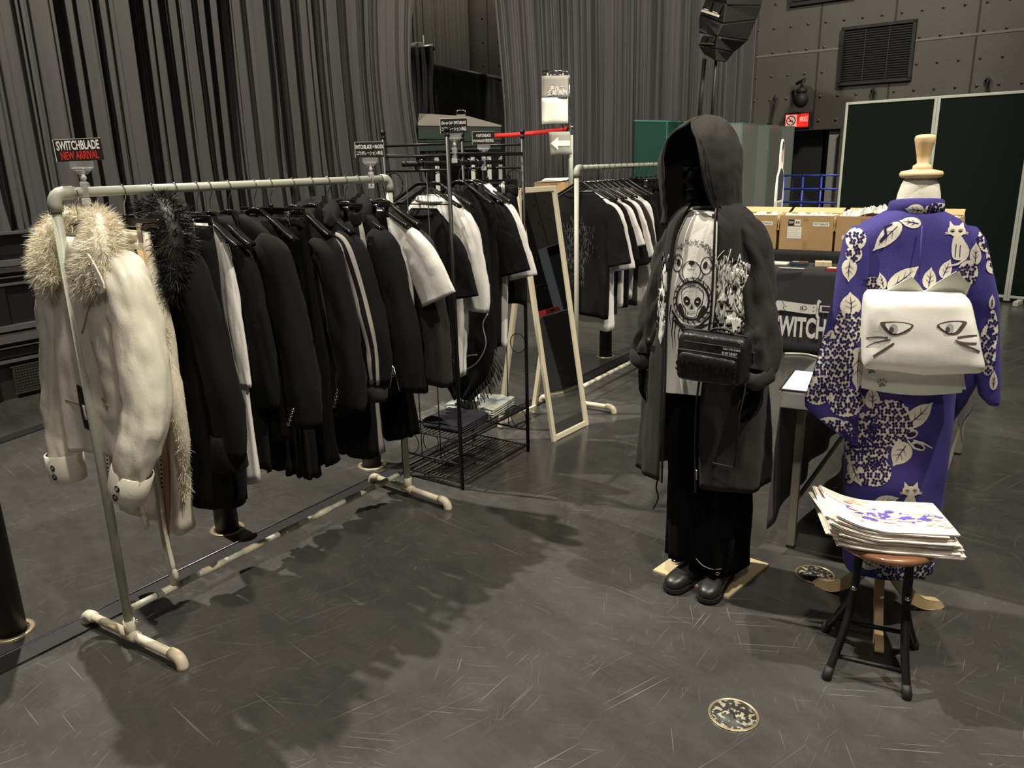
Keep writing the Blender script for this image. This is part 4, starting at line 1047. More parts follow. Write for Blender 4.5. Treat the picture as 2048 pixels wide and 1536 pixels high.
tt = trousers('black trousers with white stitched side lines and a tight waistband, between the fur coats', .40, 'black_cotton', -1.12, .165, .085, 31, stitch=True)
g = MB(); pn = [(Vector((.185+.01*k/30, -.04, -.50-k*.012)), Vector((.7, -.7, 0))) for k in range(30)]; fur_strip(g, pn, 900, .03, .0014, 3); g.tube([(.18, -.03, -.46), (.20, -.035, -.6), (.20, -.03, -.86)], .018, 8); g.build('ruffle', MT['black_fur'], tt)
HA('arms', .483, 'black hanger with the bright edge holding the long white shirt'); 
t = thing('shirt', 'long white shirt showing as a thin strip between black garments', 'shirt', A(.483), GRP['a'])
body_loft([(-.115, .07, .02), (-.17, .13, .022), (-.24, .135, .022), (-.6, .150, .022), (-1.08, .160, .022)], seed=8, fold=.003, wr=.002).build('body', MT['white_cotton'], t, solid=.002)
g = sleeve_loft([(.10, 0, -.19, .035, .014), (.122, 0, -.3, .034, .014), (.135, 0, -.5, .030, .014), (.145, 0, -.7, .028, .014)], seed=4, fold=.003); g.build('sleeve', MT['white_cotton'], t, solid=.002)
jacket('coat', 'coat', 'long thin black coat behind the white shirt, bottom left open', .535, 'black_cotton', .150, -.18, -1.04, .17, .60, .05, .06, .055, 41, hb=.030, dep=.03)
jacket('blazer', 'blazer', 'black wool blazer with four cuff buttons, shoulder nearest the camera', .615, 'black_wool', .205, -.165, -.93, .20, .70, .085, .082, .068, 51, tw=3*D2R, dep=.055,
       btn=[(.272-.01*k, -.052, -.795-.019*k) for k in range(4)], lap=True, hb=.05)
t = thing('skirt', 'long black pleated skirt with an uneven hem, right of the first blazer', 'skirt', A(.73), GRP['a'])
HA('arms', .73, 'black hanger over the long pleated skirt, mostly hidden')
body_loft([(-.13, .10, .025), (-.20, .14, .03), (-.45, .155, .035), (-.8, .17, .045), (-1.125, .175, .055)], n=26, m=90, seed=61, fold=.010, ks=(9, 14, 21), jag=.03).build('panel', MT['black_wool'], t, solid=.003)
HA('clip', .805, 'black clip hanger holding the wide velvet skirt')
t = thing('skirt', 'wide black velvet skirt clipped by its waist, middle of the rack', 'skirt', A(.805), GRP['a'])
body_loft([(-.155, .165, .022), (-.2, .17, .03), (-.5, .20, .04), (-1.10, .22, .055)], n=26, m=80, seed=71, fold=.011, ks=(7, 11, 17), jag=.02).build('panel', MT['black_velvet'], t, solid=.003)
body_loft([(-.125, .16, .024), (-.165, .165, .026)], n=4, seed=3, fold=0, wr=.001).build('waistband', MT['black_cotton'], t, solid=.004)
jacket('blazer', 'blazer', 'soft black blazer with a row of cuff buttons, right of the velvet skirt', .915, 'black_wool', .185, -.185, -.92, .19, .70, .075, .078, .064, 81, tw=-3*D2R, dep=.052, btn=[(.225-.008*k, -.050, -.80-.017*k) for k in range(5)], hb=.046)
jt = jacket('track_jacket', 'jacket', 'black hooded track jacket with two grey stripes down the sleeve', 1.01, 'black_cotton', .190, -.18, -.86, .19, .62, .095, .078, .060, 91, tw=4*D2R, dep=.055, hood=True, hb=.045,
       mats=[MT['black_cotton'], MT['grey_stripe']], matfn=lambda i, j: 1 if (j in (18, 20) and i < 40) else 0)
g = MB(); g.loft([[Vector((.262+.040*math.cos(a)*q, .0+.035*math.sin(a)*q, z_)) for a in [2*PI*k/24 for k in range(24)]] for z_, q in ((-.785, 1.3), (-.80, .95), (-.82, 1.25), (-.86, 1.2), (-.88, .9))], 0); g.build('cuff', MT['charcoal_jersey'], jt, solid=.003)
trousers('black track trousers with a gathered waist and pale side stripes, hung by the waist', 1.10, 'black_cotton', -1.17, .165, .095, 101, tw=3*D2R, stripe=True, hb=.05)
jz = jacket('hoodie', 'hoodie', 'black zip hoodie with a zipped cuff, left of the white T-shirt', 1.20, 'black_cotton', .205, -.19, -.90, .21, .68, .085, .085, .070, 111, dep=.06, hood=True, hb=.05)
g = MB()
for x in (0, .022): g.tube([(.262+x*.2, -.062, -.76), (.262+(x-.011)*2.4, -.060, -.86)], .0016, 6)
g.tube([(.262, -.064, -.755), (.262, -.066, -.785)], .005, 8); ring_mark(g, (.262, -.068, -.795), .008, mi=0, n=(0, -1, 0)); g.build('cuff_zip', MT['steel'], jz)
t = thing('skirt', 'long black flared skirt reaching lowest at the far end of the rack', 'skirt', A(1.275), GRP['a'])
HA('clip', 1.275, 'black clip hanger holding the long flared skirt')
body_loft([(-.13, .15, .022), (-.3, .17, .03), (-.7, .20, .045), (-1.13, .23, .06)], n=26, m=90, seed=77, fold=.012, ks=(6, 9, 13)).build('panel', MT['black_velvet'], t, solid=.003)
HA('wide', 1.345, 'glossy black hanger inside the white T-shirt at the far end')
shirt('t_shirt', 'T-shirt', 'white T-shirt with a wide sleeve, far end of the first rack', A(1.345, 4*D2R), 'white_cotton', GRP['a'], sh=.205, sz=-.185, hem=-.915, ha=.205, L=.33, out=.135, r0=.080, r1=.098, seed=121, neck=.095, nz=-.135, dep=.022, hb=.03)
HA('wide', 1.42, 'glossy black hanger inside the charcoal sweatshirt, last on the rack')
tsw = shirt('sweatshirt', 'sweatshirt', 'charcoal sweatshirt, last garment at the far end of the first rack', A(1.42, 2*D2R), 'charcoal_jersey', GRP['a'], sh=.215, sz=-.21, hem=-.95, ha=.20, L=.70, out=.07, r0=.085, r1=.06, seed=131, neck=.085, nz=-.12, dep=.045, hb=.045)

# ---- garments on the wire shelf
S_ = lambda s, tw=0: frame_on(SH0, s, SB, tw)
HB = lambda k, s, l_, tw=0: make_hanger(k, S_(s, tw), l_, HG['s'])
HB('wide', .04, 'black hanger inside the small black T-shirt at the near end of the shelf')
shirt('t_shirt', 'T-shirt', 'black T-shirt with a round neckline nearest on the wire shelf', S_(.04) @ Matrix.Translation((0, 0, -.09)), 'black_cotton', GRP['s'], sh=.165, sz=-.20, hem=-.98, ha=.160, L=.34, out=.06, r0=.065, r1=.078, dep=.02, seed=141, neck=.075, nz=-.12, hb=.032)
HB('wide', .14, 'black hanger inside the white wide neck top on the wire shelf')
shirt('loose_blouse', 'top', 'white wide neck top with long loose sleeves on the wire shelf', S_(.14), 'white_cotton', GRP['s'], sh=.180, sz=-.20, hem=-1.04, ha=.13, L=.50, out=.045, r0=.070, r1=.072, dep=.024, seed=151, neck=.12, nz=-.150, hb=.03)
HB('arms', .33, 'black hanger holding the long fringed black garment')
t = thing('cardigan', 'long black garment with a grey chevron, cord and fringed hem on the wire shelf', 'cardigan', S_(.33), GRP['s'])
g = body_loft([(-.12, .06, .02), (-.17, .12, .03), (-.26, .155, .035), (-.5, .175, .04), (-.75, .19, .045), (-.95, .20, .045), (-1.10, .165, .04), (-1.24, .05, .03, -.04)], n=40, m=60, seed=161, fold=.005, wr=.005); bv = g.bvh(); to3 = lambda x, z: Vector((x, -.4, z))
decal(g, bv, [(.05, -.62), (.11, -.52), (.19, -.60), (.19, -.70), (.115, -.615), (.05, -.70)], to3, (0, 1, 0), 1, .003)
g.build('body', [MT['black_cotton'], MT['paper_grey']], t, solid=.003)
g = MB(); pn = []
for k in range(46):
    f = k/45; x = .20-.24*f**1.5*1.0; z = -.93-.31*f**.8; p = Vector((x, -.02, z)); q = p + Vector((.05*(1-f)+.01, -.01, -.085+.02*math.sin(k*1.7)))
    g.tube([p, p.lerp(q, .5)+Vector((.008*math.sin(k*2.3), 0, 0)), q], .0022, 5)
g.build('fringe', MT['charcoal_jersey'], t)
g = MB(); pts = smooth2([(.19, -.055, -.74), (.16, -.06, -.80), (.175, -.06, -.90), (.12, -.065, -1.0), (.03, -.06, -1.05), (.05, -.065, -.98), (.12, -.065, -.96)], 6, False); g.tube(pts, .0035, 6); g.build('cord', MT['paper_grey'], t)
HB('wide', .41, 'black hanger inside the black top with the frayed edge')
tb_ = shirt('t_shirt', 'T-shirt', 'black T-shirt with a pale frayed line down its edge on the wire shelf', S_(.41), 'black_cotton', GRP['s'], sh=.185, sz=-.18, hem=-.95, ha=.170, L=.38, out=.09, r0=.070, r1=.088, dep=.02, seed=171, neck=.08, nz=-.11, hb=.035)
g = MB(); pn = [(Vector((.03+.10*k/60, -.050, -.2-k*.0095)), Vector((.6, -.6, 0))) for k in range(60)]; g.tube([pn[0][0], pn[30][0], pn[-1][0]], .003, 6); fur_strip(g, pn, 900, .010, .0010, 3, 0, .3, 1); g.build('frayed_edge', MT['stitch_white'], tb_)
HB('wide', .475, 'black hanger inside the white T-shirt on the wire shelf')
shirt('t_shirt', 'T-shirt', 'white T-shirt next to the shorts on the wire shelf', S_(.475), 'white_cotton', GRP['s'], sh=.19, sz=-.18, hem=-.95, ha=.165, L=.41, out=.09, r0=.068, r1=.085, dep=.02, seed=181, neck=.08, nz=-.11, hb=.03)
ts_ = trousers('black shorts, last garment at the far end of the wire shelf', .575, 'black_cotton', -.74, .185, .135, 191, base=SH0, z=SB, grp='s', key='s', hb=.045, hl='black clip hanger holding the black shorts on the wire shelf')

# ---- folded jeans on the middle shelf
def jeans(label, cx, cy, sx, sy, h, mname, seed, rz=0, layers=4):
    t = thing('folded_jeans', label, 'jeans', SHM @ place(cx, cy, zm+.0075, rz), 'folded jeans on the wire shelf')
    for k in range(layers):
        g = MB(); z0 = h*k/layers; z1_ = h*(k+.92)/layers; zc_ = (z0+z1_)/2; hh = (z1_-z0)/2; rings = []
        for i in range(15):
            x = -sx/2 + sx*i/14; row = []
            for a in [2*PI*q/28 for q in range(28)]:
                c, s_ = math.cos(a), math.sin(a); y = sy/2*math.copysign(abs(c)**.25, c)*(1+.05*noise.noise(Vector((x*12, k*3+seed, 1)))); z = zc_+hh*math.copysign(abs(s_)**.7, s_)
                if k == layers-1 and s_ > 0: z += .007*noise.noise(Vector((x*20, y*20, seed)))*2 + .004*noise.noise(Vector((x*50, y*50, seed)))
                row.append(Vector((x + .006*noise.noise(Vector((y*9, k, seed))), y, max(z, .0))))
            rings.append(row)
        g.loft(rings, 0, True, True); g.build('fold', MT[mname], t)
    g = MB(); yb = -sy/2*.96; g.tube([(-sx*.46, yb+.0, h*.45), (sx*.1, yb-.004, h*.5), (sx*.45, yb, h*.5)], h*.30, 10); g.build('rolled_edge', MT[mname], t)
jeans('folded pale washed blue jeans at the back of the middle wire shelf', .18, .46, .30, .26, .050, 'denim_light', 3, .12)
jeans('folded dark navy jeans at the front of the middle wire shelf', .235, .165, .25, .25, .048, 'denim_navy', 7, .06)
jeans('folded faded dark grey jeans at the left of the middle wire shelf', .045, .24, .11, .30, .030, 'denim_grey', 9, .02, 3)

# ---- second rack
B_ = lambda s, tw=0: frame_on(R2, s, BZ2, tw)
rows = [(.045, 'black_cotton', 'black T-shirt with a faded grey print, nearest on the second rack', -.93, .40), (.125, 'white_cotton', 'white T-shirt behind the printed black one on the second rack', -1.02, .44), (.195, 'black_cotton', 'black T-shirt between the first two white ones on the second rack', -.93, .40), (.262, 'white_cotton', 'second white T-shirt from the mirror on the second rack', -.90, .31),
        (.34, 'black_cotton', 'black T-shirt between the second and third white ones', -.92, .44), (.42, 'white_cotton', 'third white T-shirt from the mirror on the second rack', -.87, .40), (.50, 'charcoal_jersey', 'dark grey T-shirt left of the long sleeved white top', -.92, .44), (.60, 'white_cotton', 'white long sleeved top on the second rack', -.93, .70), (.685, 'black_cotton', 'black top behind the white long sleeved one on the second rack', -.90, .55)]
for i, (s, mn, lab, hem, L) in enumerate(rows):
    make_hanger('wide', B_(s), ' '.join(('hanger inside the ' + lab).split()[:15]), HG['b'])
    tt = shirt('t_shirt' if L < .5 else 'long_sleeve_top', 'T-shirt' if L < .5 else 'top', lab, B_(s), mn, GRP['b'], sh=.200 if i == 0 else .190, sz=-.205, hem=hem, ha=.20, L=L, out=.075 if L < .5 else .06, r0=.072, r1=.085 if L < .5 else .055, seed=200+i*7, neck=.095, nz=-.150, hb=.031, dep=.020)
    if i == 0:
        g = body_loft(top_spec(.200, -.205, .095, -.150, hem, .20, .031), seed=200, fold=.006); bv = g.bvh(); g = MB(); rg = random.Random(4)
        for k in range(420):
            x = rg.gauss(0, .055); z = rg.uniform(-.74, -.32) if abs(x) < .05 else rg.uniform(-.60, -.36); a_ = rg.uniform(.004, .022)
            decal(g, bv, stroke([(x, z), (x+rg.uniform(-.005, .005), z+a_), (x+rg.uniform(-.006, .006), z+a_*1.7)], [.0008, rg.uniform(.0015, .0035), .0006]), lambda px, pz: Vector((px, -.3, pz)), (0, 1, 0), 0, .005)
        o = g.build('chest_print', mat('faded_print', (.075, .078, .080), .8), tt); o['kind'] = 'stuff'
for i, s in enumerate((.80, .885, .965, 1.05, 1.135, 1.22, 1.30, 1.38)):
    labs = ['black trousers right of the T-shirts on the second rack', 'black trousers second in the clipped row on the second rack', 'black pleated shorts third in the clipped row', 'black skirt fourth in the clipped row beside the hooded figure', 'black trousers fifth in the clipped row behind the hooded figure', 'black trousers sixth in the clipped row, mostly hidden', 'black trousers seventh in the clipped row, hidden by the hood', 'black trousers last on the second rack, hidden by the hood']
    trousers(labs[i], s, 'black_cotton', -.93 - .03*(i % 3), .15, .085, 300+i*9, base=R2, z=BZ2, grp='c', key='b', hb=.032, stitch=False, hl='clip hanger for the ' + ' '.join(labs[i].split()[:11]))

# ================================================================ SIGN CLIPS ON THE BARS
def sign_clip(label, M, lines, w_=.125, h_=.062, tilt=0, short=None):
    short = short or label
    t = thing('sign_holder', 'clear plastic clip holding the ' + short, 'sign clip', M, 'clear plastic sign clips')
    g = MB(); g.box((0, -.018, -.004), (.020, .006, .050)); g.box((0, .017, .004), (.022, .006, .042)); g.tube([(-.012, -.01, .022), (.012, -.01, .022)], .007, 8); g.box((0, -.022, -.030), (.026, .004, .020), 1); g.build('clamp', [MT['clear_plastic'], MT['frost_plastic']], t, bevel=.002)
    g = MB(); g.tube([(0, 0, .024), (0, 0, .052)], .005, 8); g.ball((0, 0, .040), .0085, 10); g.ball((0, 0, .058), .0075, 10); g.build('stem', MT['frost_plastic'], t)
    g = MB(); g.box((0, 0, .078), (.066, .012, .022)); g.tube([(-.026, -.004, .066), (.026, -.004, .066)], .006, 8); g.prism([(-.012, .052), (.012, .052), (.028, .068), (-.028, .068)], XZ((0, .003, 0)), .004, 0); g.build('jaw', MT['clear_plastic'], t, bevel=.002)
    Mc = M @ Matrix.Translation((0, 0, .090)) @ Matrix.Rotation(tilt, 4, 'Y')
    c = thing('sign_card', label, 'sign', Mc, 'small black sign cards')
    g = MB(); g.box((0, 0, h_/2), (w_, .0016, h_)); g.build('card', MT['card_black'], c)
    g = MB()
    for x in (-w_/2,): g.box((x, -.0003, h_/2), (.0016, .003, h_))
    g.box((0, -.0003, h_), (w_, .003, .0014)); g.build('edge', MT['card_edge'], c)
    g = MB()
    for (txt, size, z, sx, bold, mi) in lines: g.text(txt, size, XZ((0, -.0022, z)), mi, sx=sx, bold=bold)
    g.build('lettering', [MT['ink_white'], MT['ink_red']], c)
def card_frame(base, s, z, face): return Matrix.Translation(base + U*s + UP*z) @ Matrix.Rotation(face, 4, 'Z')
p = R1+U*.10; fa = math.atan2(p.y, p.x)-PI/2
sign_clip('black sign card reading SWITCHBLADE NEW ARRIVAL above the cream jacket', card_frame(R1, .10, BZ+.002, fa-10*D2R), [('SWITCHBLADE', .036, .0445, .48, .030, 0), ('NEW ARRIVAL', .032, .0155, .50, .025, 1)], .130, .064, -2*D2R)
p = R1+U*1.365; fa = math.atan2(p.y, p.x)-PI/2
sign_clip('black sign card with white lettering at the far end of the first rack', card_frame(R1, 1.365, BZ+.002, fa-5*D2R), [('SWITCHBLADE × MAXSIX', .023, .043, .47, .02, 0), ('コラボレーション商品', .0185, .017, .62, .012, 0)], .122, .064, short='sign card at the far end of the first rack')
p = SHM @ Vector((SHD, .05, z1)); fa = math.atan2(p.y, p.x)-PI/2
sign_clip('black sign card with white lettering on the wire shelf in front of the green cases', Matrix.Translation(p) @ Matrix.Rotation(fa-6*D2R, 4, 'Z'), [("L'Arc~en~Ciel × SWITCHBLADE", .0185, .045, .44, .02, 0), ('コラボレーション商品', .0185, .018, .62, .012, 0)], .122, .064, short='sign card in front of the green cases')
p = SHM @ Vector((SHD/2, SHL*.88, SB+.0)); fa = math.atan2(p.y, p.x)-PI/2
sign_clip('black sign card with white lettering at the far end of the wire shelf bar', Matrix.Translation(p) @ Matrix.Rotation(fa-5*D2R, 4, 'Z'), [('× SWITCHBLADE', .022, .043, .46, .02, 0), ('POP MARKET限定商品', .018, .017, .60, .012, 0)], .115, .064, short='sign card at the far end of the shelf bar')

# ================================================================ BOLLARDS AND FLOOR LIDS
b0 = Vector((-1.86, 2.53, 0)); e = []
for k, (px, py) in enumerate(((22, 1262), (455, 1058), (744, 930), (1211, 712))):
    c = G(px, py); lab = ('black round bollard cut by the left edge', 'black round bollard under the black coats of the first rack', 'black round bollard under the far end of the first rack', 'black round bollard under the second rack')[k]
    t = thing('bollard', lab, 'bollard', Matrix.Translation(c), 'black floor bollards in a row')
    h = (1.02, .50, .50, .85)[k]
    g = MB(); g.lathe([(.052, 0), (.050, h-.02), (.045, h)], n=28); g.build('post', MT['rubber'], t)
    g = MB(); g.lathe([(.078, .0), (.078, .004), (.070, .006), (.060, .003)], n=36, cap=False); g.build('floor_ring', MT['brass_ring'], t)
def lid(px, py, rr, lab):
    c = G(px, py); t = thing('floor_lid', lab, 'floor lid', Matrix.Translation(c+UP*.001), 'round metal floor lids')
    g = MB(); g.lathe([(rr, .0), (rr, .0025), (rr*.955, .003), (rr*.94, .0012)], n=48, cap=False); g.lathe([(rr*.93, .001), (rr*.93, .003), (rr*.90, .003), (rr*.895, .0012)], n=48, cap=False); g.build('ring', MT['brass_ring'], t)
    g = MB(); g.lathe([(rr*.93, .0005), (rr*.93, .0018)], n=48); g.box((0, 0, .0019), (.007, rr*.5, .0008), 1); lw = mat('lid_worn', (.030, .029, .027), .5, col2=(.36, .34, .26), nscale=60); cr = [n for n in lw.node_tree.nodes if n.type == 'VALTORGB'][0].color_ramp; cr.elements[0].position = .53; cr.elements[1].position = .58; g.build('disc', [lw, MT['rubber']], t)
mm = bpy.data.materials
lid(1467, 1430, .0735, 'round worn metal floor lid in the foreground')
lid(1630, 1150, .075, 'round worn metal floor lid beside the wooden stand leg')
# ================================================================ STANDING MIRROR
mA, mBp = Vector((.240, 4.357, 0)), Vector((.477, 4.660, 0)); md_ = (mBp-mA).normalized(); mn = Vector((-md_.y, md_.x, 0)); mw = (mBp-mA).length
mt = thing('standing_mirror', 'tall cream framed standing mirror leaning on its rear legs between the two racks', 'mirror', Matrix.Translation(mA) @ Matrix.Rotation(math.atan2(md_.y, md_.x), 4, 'Z'))
tl = math.atan2(.236, 1.458); ML = 1.458/math.cos(tl)
Mtilt = Matrix.Rotation(-tl, 4, 'X')   # local y = away from the camera
fw = .031
g = MB()
for (cx, cz, sx_, sz_) in ((fw/2, ML/2, fw, ML), (mw-fw/2, ML/2, fw, ML), (mw/2, fw/2+.003, mw-2*fw, fw), (mw/2, ML-fw/2, mw-2*fw, fw)):
    g.box(Mtilt @ Vector((cx, .010, cz)), (sx_, .022, sz_), 0, Mtilt)
g.build('frame', MT['cream_wood'], mt, bevel=.003)
g = MB(); g.box(Mtilt @ Vector((mw/2, .012, ML/2)), (mw-2*fw+.004, .006, ML-2*fw+.004), 0, Mtilt); g.build('glass', MT['mirror_glass'], mt)
for x in (.016, mw-.016):
    g = MB(); top = Mtilt @ Vector((x, .03, ML*.80)); bot = Vector((x, .42, .012)); d = bot-top
    Rx = d.to_track_quat('Z', 'Y').to_matrix().to_4x4()
    g.box((top+bot)/2, (.022, .030, d.length), 0, Rx); g.build('rear_leg', MT['cream_wood'], mt, bevel=.003)
g = MB(); g.box((mw/2, .395, .055), (mw-.05, .018, .03)); g.build('rear_rail', MT['cream_wood'], mt, bevel=.002)

# ================================================================ HOODED MANNEQUIN
FO = Vector((.715, 2.78, 0)); FM = Matrix.Translation(FO) @ Matrix.Rotation(-40*D2R, 4, 'Z')
def limb(mb, pts, n=18): # (x,y,z,rx,ry)
    sleeve_loft([tuple(p) for p in pts], n=n, m=18, fold=0, mb=mb, cap=True)
def hand(mb, wrist, s, tw=0, curl=1.0, scale=1.0):
    """relaxed hand hanging down: palm, four fingers of unequal length, side thumb; s=+1 thumb towards -y"""
    W0 = Vector(wrist); k = scale
    limb(mb, [(W0.x, W0.y, W0.z+.02, .018*k, .024*k), (W0.x, W0.y, W0.z-.012*k, .017*k, .026*k), (W0.x, W0.y-.002, W0.z-.045*k, .016*k, .038*k), (W0.x, W0.y-.002, W0.z-.080*k, .014*k, .039*k), (W0.x, W0.y, W0.z-.092*k, .011*k, .036*k)], 12)
    for i, (dy, L_) in enumerate(((-.029, .066), (-.010, .076), (.010, .071), (.028, .056))):
        b = W0 + Vector((0, dy*k, -.082*k)); c = -s*curl
        p1 = b + Vector((c*.004, dy*.10, -L_*.42))*k; p2 = p1 + Vector((c*.012, dy*.02, -L_*.32))*k; p3 = p2 + Vector((c*.016, 0, -L_*.24))*k
        mb.tube([b, p1, p2, p3], [.0095*k, .009*k, .0083*k, .0065*k], 10); mb.ball(p3, .0066*k, 8)
    b = W0 + Vector((0, -.022*k, -.025*k)); p1 = b + Vector((-s*.010, -.026, -.026))*k; p2 = p1 + Vector((-s*.010, -.010, -.030))*k; p3 = p2 + Vector((-s*.004, .0, -.022))*k
    mb.tube([b, p1, p2, p3], [.013*k, .011*k, .0098*k, .0075*k], 10); mb.ball(p3, .0077*k, 8)
mq = thing('mannequin', 'matt black standing mannequin dressed in the hooded coat, seen in its face and gloved hands', 'mannequin', FM)
g = MB(); hc = Vector((-.045, -.005, 0)); hr = Matrix.Rotation(-14*D2R, 4, 'Z')
sp = [(1.685, .02, .02, -.045, .01), (1.678, .045, .055, -.045, .01), (1.65, .070, .088, -.045, .008), (1.60, .078, .098, -.045, .004), (1.555, .076, .096, -.045, .0), (1.51, .068, .088, -.045, -.005), (1.47, .055, .075, -.043, -.012), (1.445, .042, .058, -.038, -.008), (1.42, .045, .05, -.03, .01), (1.40, .05, .052, -.02, .012), (1.385, .075, .06, -.01, .012), (1.35, .130, .072), (1.25, .140, .085), (1.10, .125, .080), (1.0, .13, .085), (.90, .15, .10), (.82, .14, .095), (.78, .08, .06)]
body_loft(sp, n=60, m=36, fold=0, wr=0, hemf=0, e=2.05, mb=g)
g.ball((-.045, -.094, 1.535), .012, 10, 0, (.8, 1.0, 1.7))            # nose
for x in (-.068, -.022): g.ball((x, -.083, 1.562), .012, 8, 0, (1.4, .5, .6))
g.ball((-.045, -.090, 1.492), .016, 8, 0, (1.3, .5, .45)); g.ball((-.045, -.082, 1.462), .018, 8, 0, (1, .7, .8))
for x in (-.122, .033): g.ball((x, .01, 1.55), .018, 8, 0, (.35, .8, 1.6))
for s, ar in ((1, [(.105, 0, 1.335, .04, .045), (.145, -.01, 1.27, .040, .044), (.175, -.02, 1.14, .036, .038), (.200, -.04, 1.03, .033, .035), (.220, -.06, .93, .028, .030), (.222, -.078, .86, .021, .025)]), (-1, [(-.105, 0, 1.335, .04, .045), (-.140, -.01, 1.27, .040, .044), (-.163, -.018, 1.14, .036, .038), (-.188, -.03, 1.03, .033, .035), (-.215, -.04, .93, .028, .030), (-.228, -.05, .86, .021, .025)])):
    limb(g, ar); hand(g, (ar[-1][0], ar[-1][1], .865), s, curl=.9)
for s, cx in ((-1, -.01), (1, .095)): limb(g, [(cx, 0, .86, .075, .085), (cx, -.005, .7, .072, .08), (cx, -.01, .5, .052, .058), (cx, -.01, .45, .050, .055), (cx, .0, .30, .046, .052), (cx, .0, .13, .032, .036), (cx, -.01, .08, .030, .036)])
o = g.build('body', MT['mannequin_black'], mq)
md = o.modifiers.new('weld', 'REMESH'); md.mode = 'VOXEL'; md.voxel_size = .0042; md.use_smooth_shade = True
md = o.modifiers.new('smooth', 'SMOOTH'); md.factor = .5; md.iterations = 2
# shoes
def shoe(cx, cy, rz, lab):
    Mx = FM @ place(cx, cy, 0, rz); t = thing('shoe', lab, 'shoe', Mx, 'rounded black shoes on the mannequin feet')
    rows = [(.115, .012, .038, .035), (.105, .030, .040, .052), (.06, .037, .042, .068), (.01, .036, .038, .062), (-.05, .042, .034, .046), (-.10, .044, .030, .037), (-.135, .036, .026, .030), (-.152, .014, .022, .018)]
    rings = []
    for y, a, zc_, h in rows:
        rings.append([Vector((a*math.copysign(abs(math.cos(q))**.8, math.cos(q)), y, max(.012, zc_+h*math.sin(q)*(.75 if math.sin(q) < 0 else .8)))) for q in [2*PI*k/24 for k in range(24)]])
    g = MB(); g.loft(rings, 0, True, True); g.build('upper', MT['shoe_black'], t, sub=1)
    g = MB(); rings = [[Vector((a*1.04*math.cos(q), y, z)) for y, a, *_ in [rows[i]]] for i in range(0)]
    out = [(a*1.03, y) for y, a, *_ in rows] + [(-a*1.03, y) for y, a, *_ in rows[::-1]]
    g.prism(smooth2(out, 2), Matrix.Translation((0, 0, 0)), .014, 0); g.build('sole', MT['rubber'], t)
    return t
bd_top = .009
shoe(-.005, -.035, -8*D2R, 'black rounded shoe on the left of the photo under the wide trousers').location.z = bd_top
shoe(.100, -.020, 6*D2R, 'black rounded shoe on the right of the photo under the wide trousers').location.z = bd_top
# base board
q = [G(1306, 1143), G(1457, 1198), G(1537, 1131), G(1390, 1100)]; c0 = (q[0]+q[1]+q[2]+q[3])/4
q[3] = q[0]+q[2]-q[1]
g = MB(); g.add([p-c0 for p in q]+[p-c0+UP*.008 for p in q], [(3, 2, 1, 0), (4, 5, 6, 7), (0, 1, 5, 4), (1, 2, 6, 5), (2, 3, 7, 6), (3, 0, 4, 7)], 0, False)
tag(g.build('base_board', MT['plywood'], M=Matrix.Translation(c0)), 'square pale plywood board on the floor under the black shoes', 'board')
g = MB(); c = G(1352, 1128) - Vector((0, 0, 0)); g.tube([(0, 0, 0), (0, 0, .012)], .02, 12); g.box((.01, .0, .018), (.04, .02, .008), 0, Matrix.Rotation(.5, 4, 'Z')); 
tag(g.build('metal_fixing', MT['chrome'], M=Matrix.Translation((c.x, c.y, .009))), 'small shiny metal fixing on the plywood board behind the left shoe', 'fixing')
# trousers
t = thing('trousers', 'very wide black velvet trousers worn by the hooded mannequin', 'trousers', FM)
for s, cx, hz in ((-1, -.035, .11), (1, .088, .09)):
    g = body_loft([(.98, .080, .11, cx*.9), (.9, .083, .115, cx), (.6, .084, .112, cx), (.3, .085, .108, cx), (hz, .084, .102, cx)], n=34, m=60, seed=500+s, fold=.009, ks=(4, 7, 11), wr=.005, hemf=1)
    lg = g.build('leg', MT['black_velvet'], t, solid=.004)
    if s == 1:
        g = MB()
        pts = smooth2([(.05, -.116, .145), (.08, -.120, .128), (.115, -.114, .122), (.145, -.098, .126)], 5, False); g.tube(pts, .0012, 5); ring_mark(g, (.135, -.110, .108), .006, mi=0, n=(.3, -1, 0), w=.0010); g.build('hem_stitch', MT['grey_stripe'], lg)
# T-shirt with print
t = thing('printed_t_shirt', 'white T-shirt with a black drawing of a bear and a skull, under the hooded coat', 'T-shirt', FM)
g = body_loft([(1.425, .055, .055, -.02), (1.41, .085, .075, -.015), (1.385, .115, .088), (1.34, .145, .100), (1.2, .160, .114), (1.0, .165, .122), (.785, .17, .130)], n=40, m=72, seed=600, fold=.004, wr=.004, ks=(2, 4, 6))
bv = g.bvh(); to3 = lambda x, z: Vector((x, -.5, z)); dy = (0, 1, 0); LF = .0022
def D(poly, mi, l_=1):
    if poly[0] == 'ring':
        q, w_ = poly[1], poly[2]; n = len(q)
        for i in range(n): decal(g, bv, stroke([q[i], q[(i+1) % n], q[(i+2) % n]], w_), to3, dy, mi, LF*l_, step=.01)
        return
    decal(g, bv, poly, to3, dy, mi, LF*l_, step=.01)
cx, cz = -.020, 1.240
BS = 1.25
rg = random.Random(12)
for k in range(120):   # scribbled fur around the bear's head
    a = rg.uniform(-.2, PI+.2); r0 = rg.uniform(.066, .088); x, z = cx+r0*math.cos(a), cz+.005+r0*.95*math.sin(a)
    D(stroke([(x, z), (x+rg.uniform(-.007, .007), z+rg.uniform(.002, .010)), (x+rg.uniform(-.008, .008), z+rg.uniform(-.002, .006))], .0016), 1)
def outline(pts, w): return ('ring', pts, w)
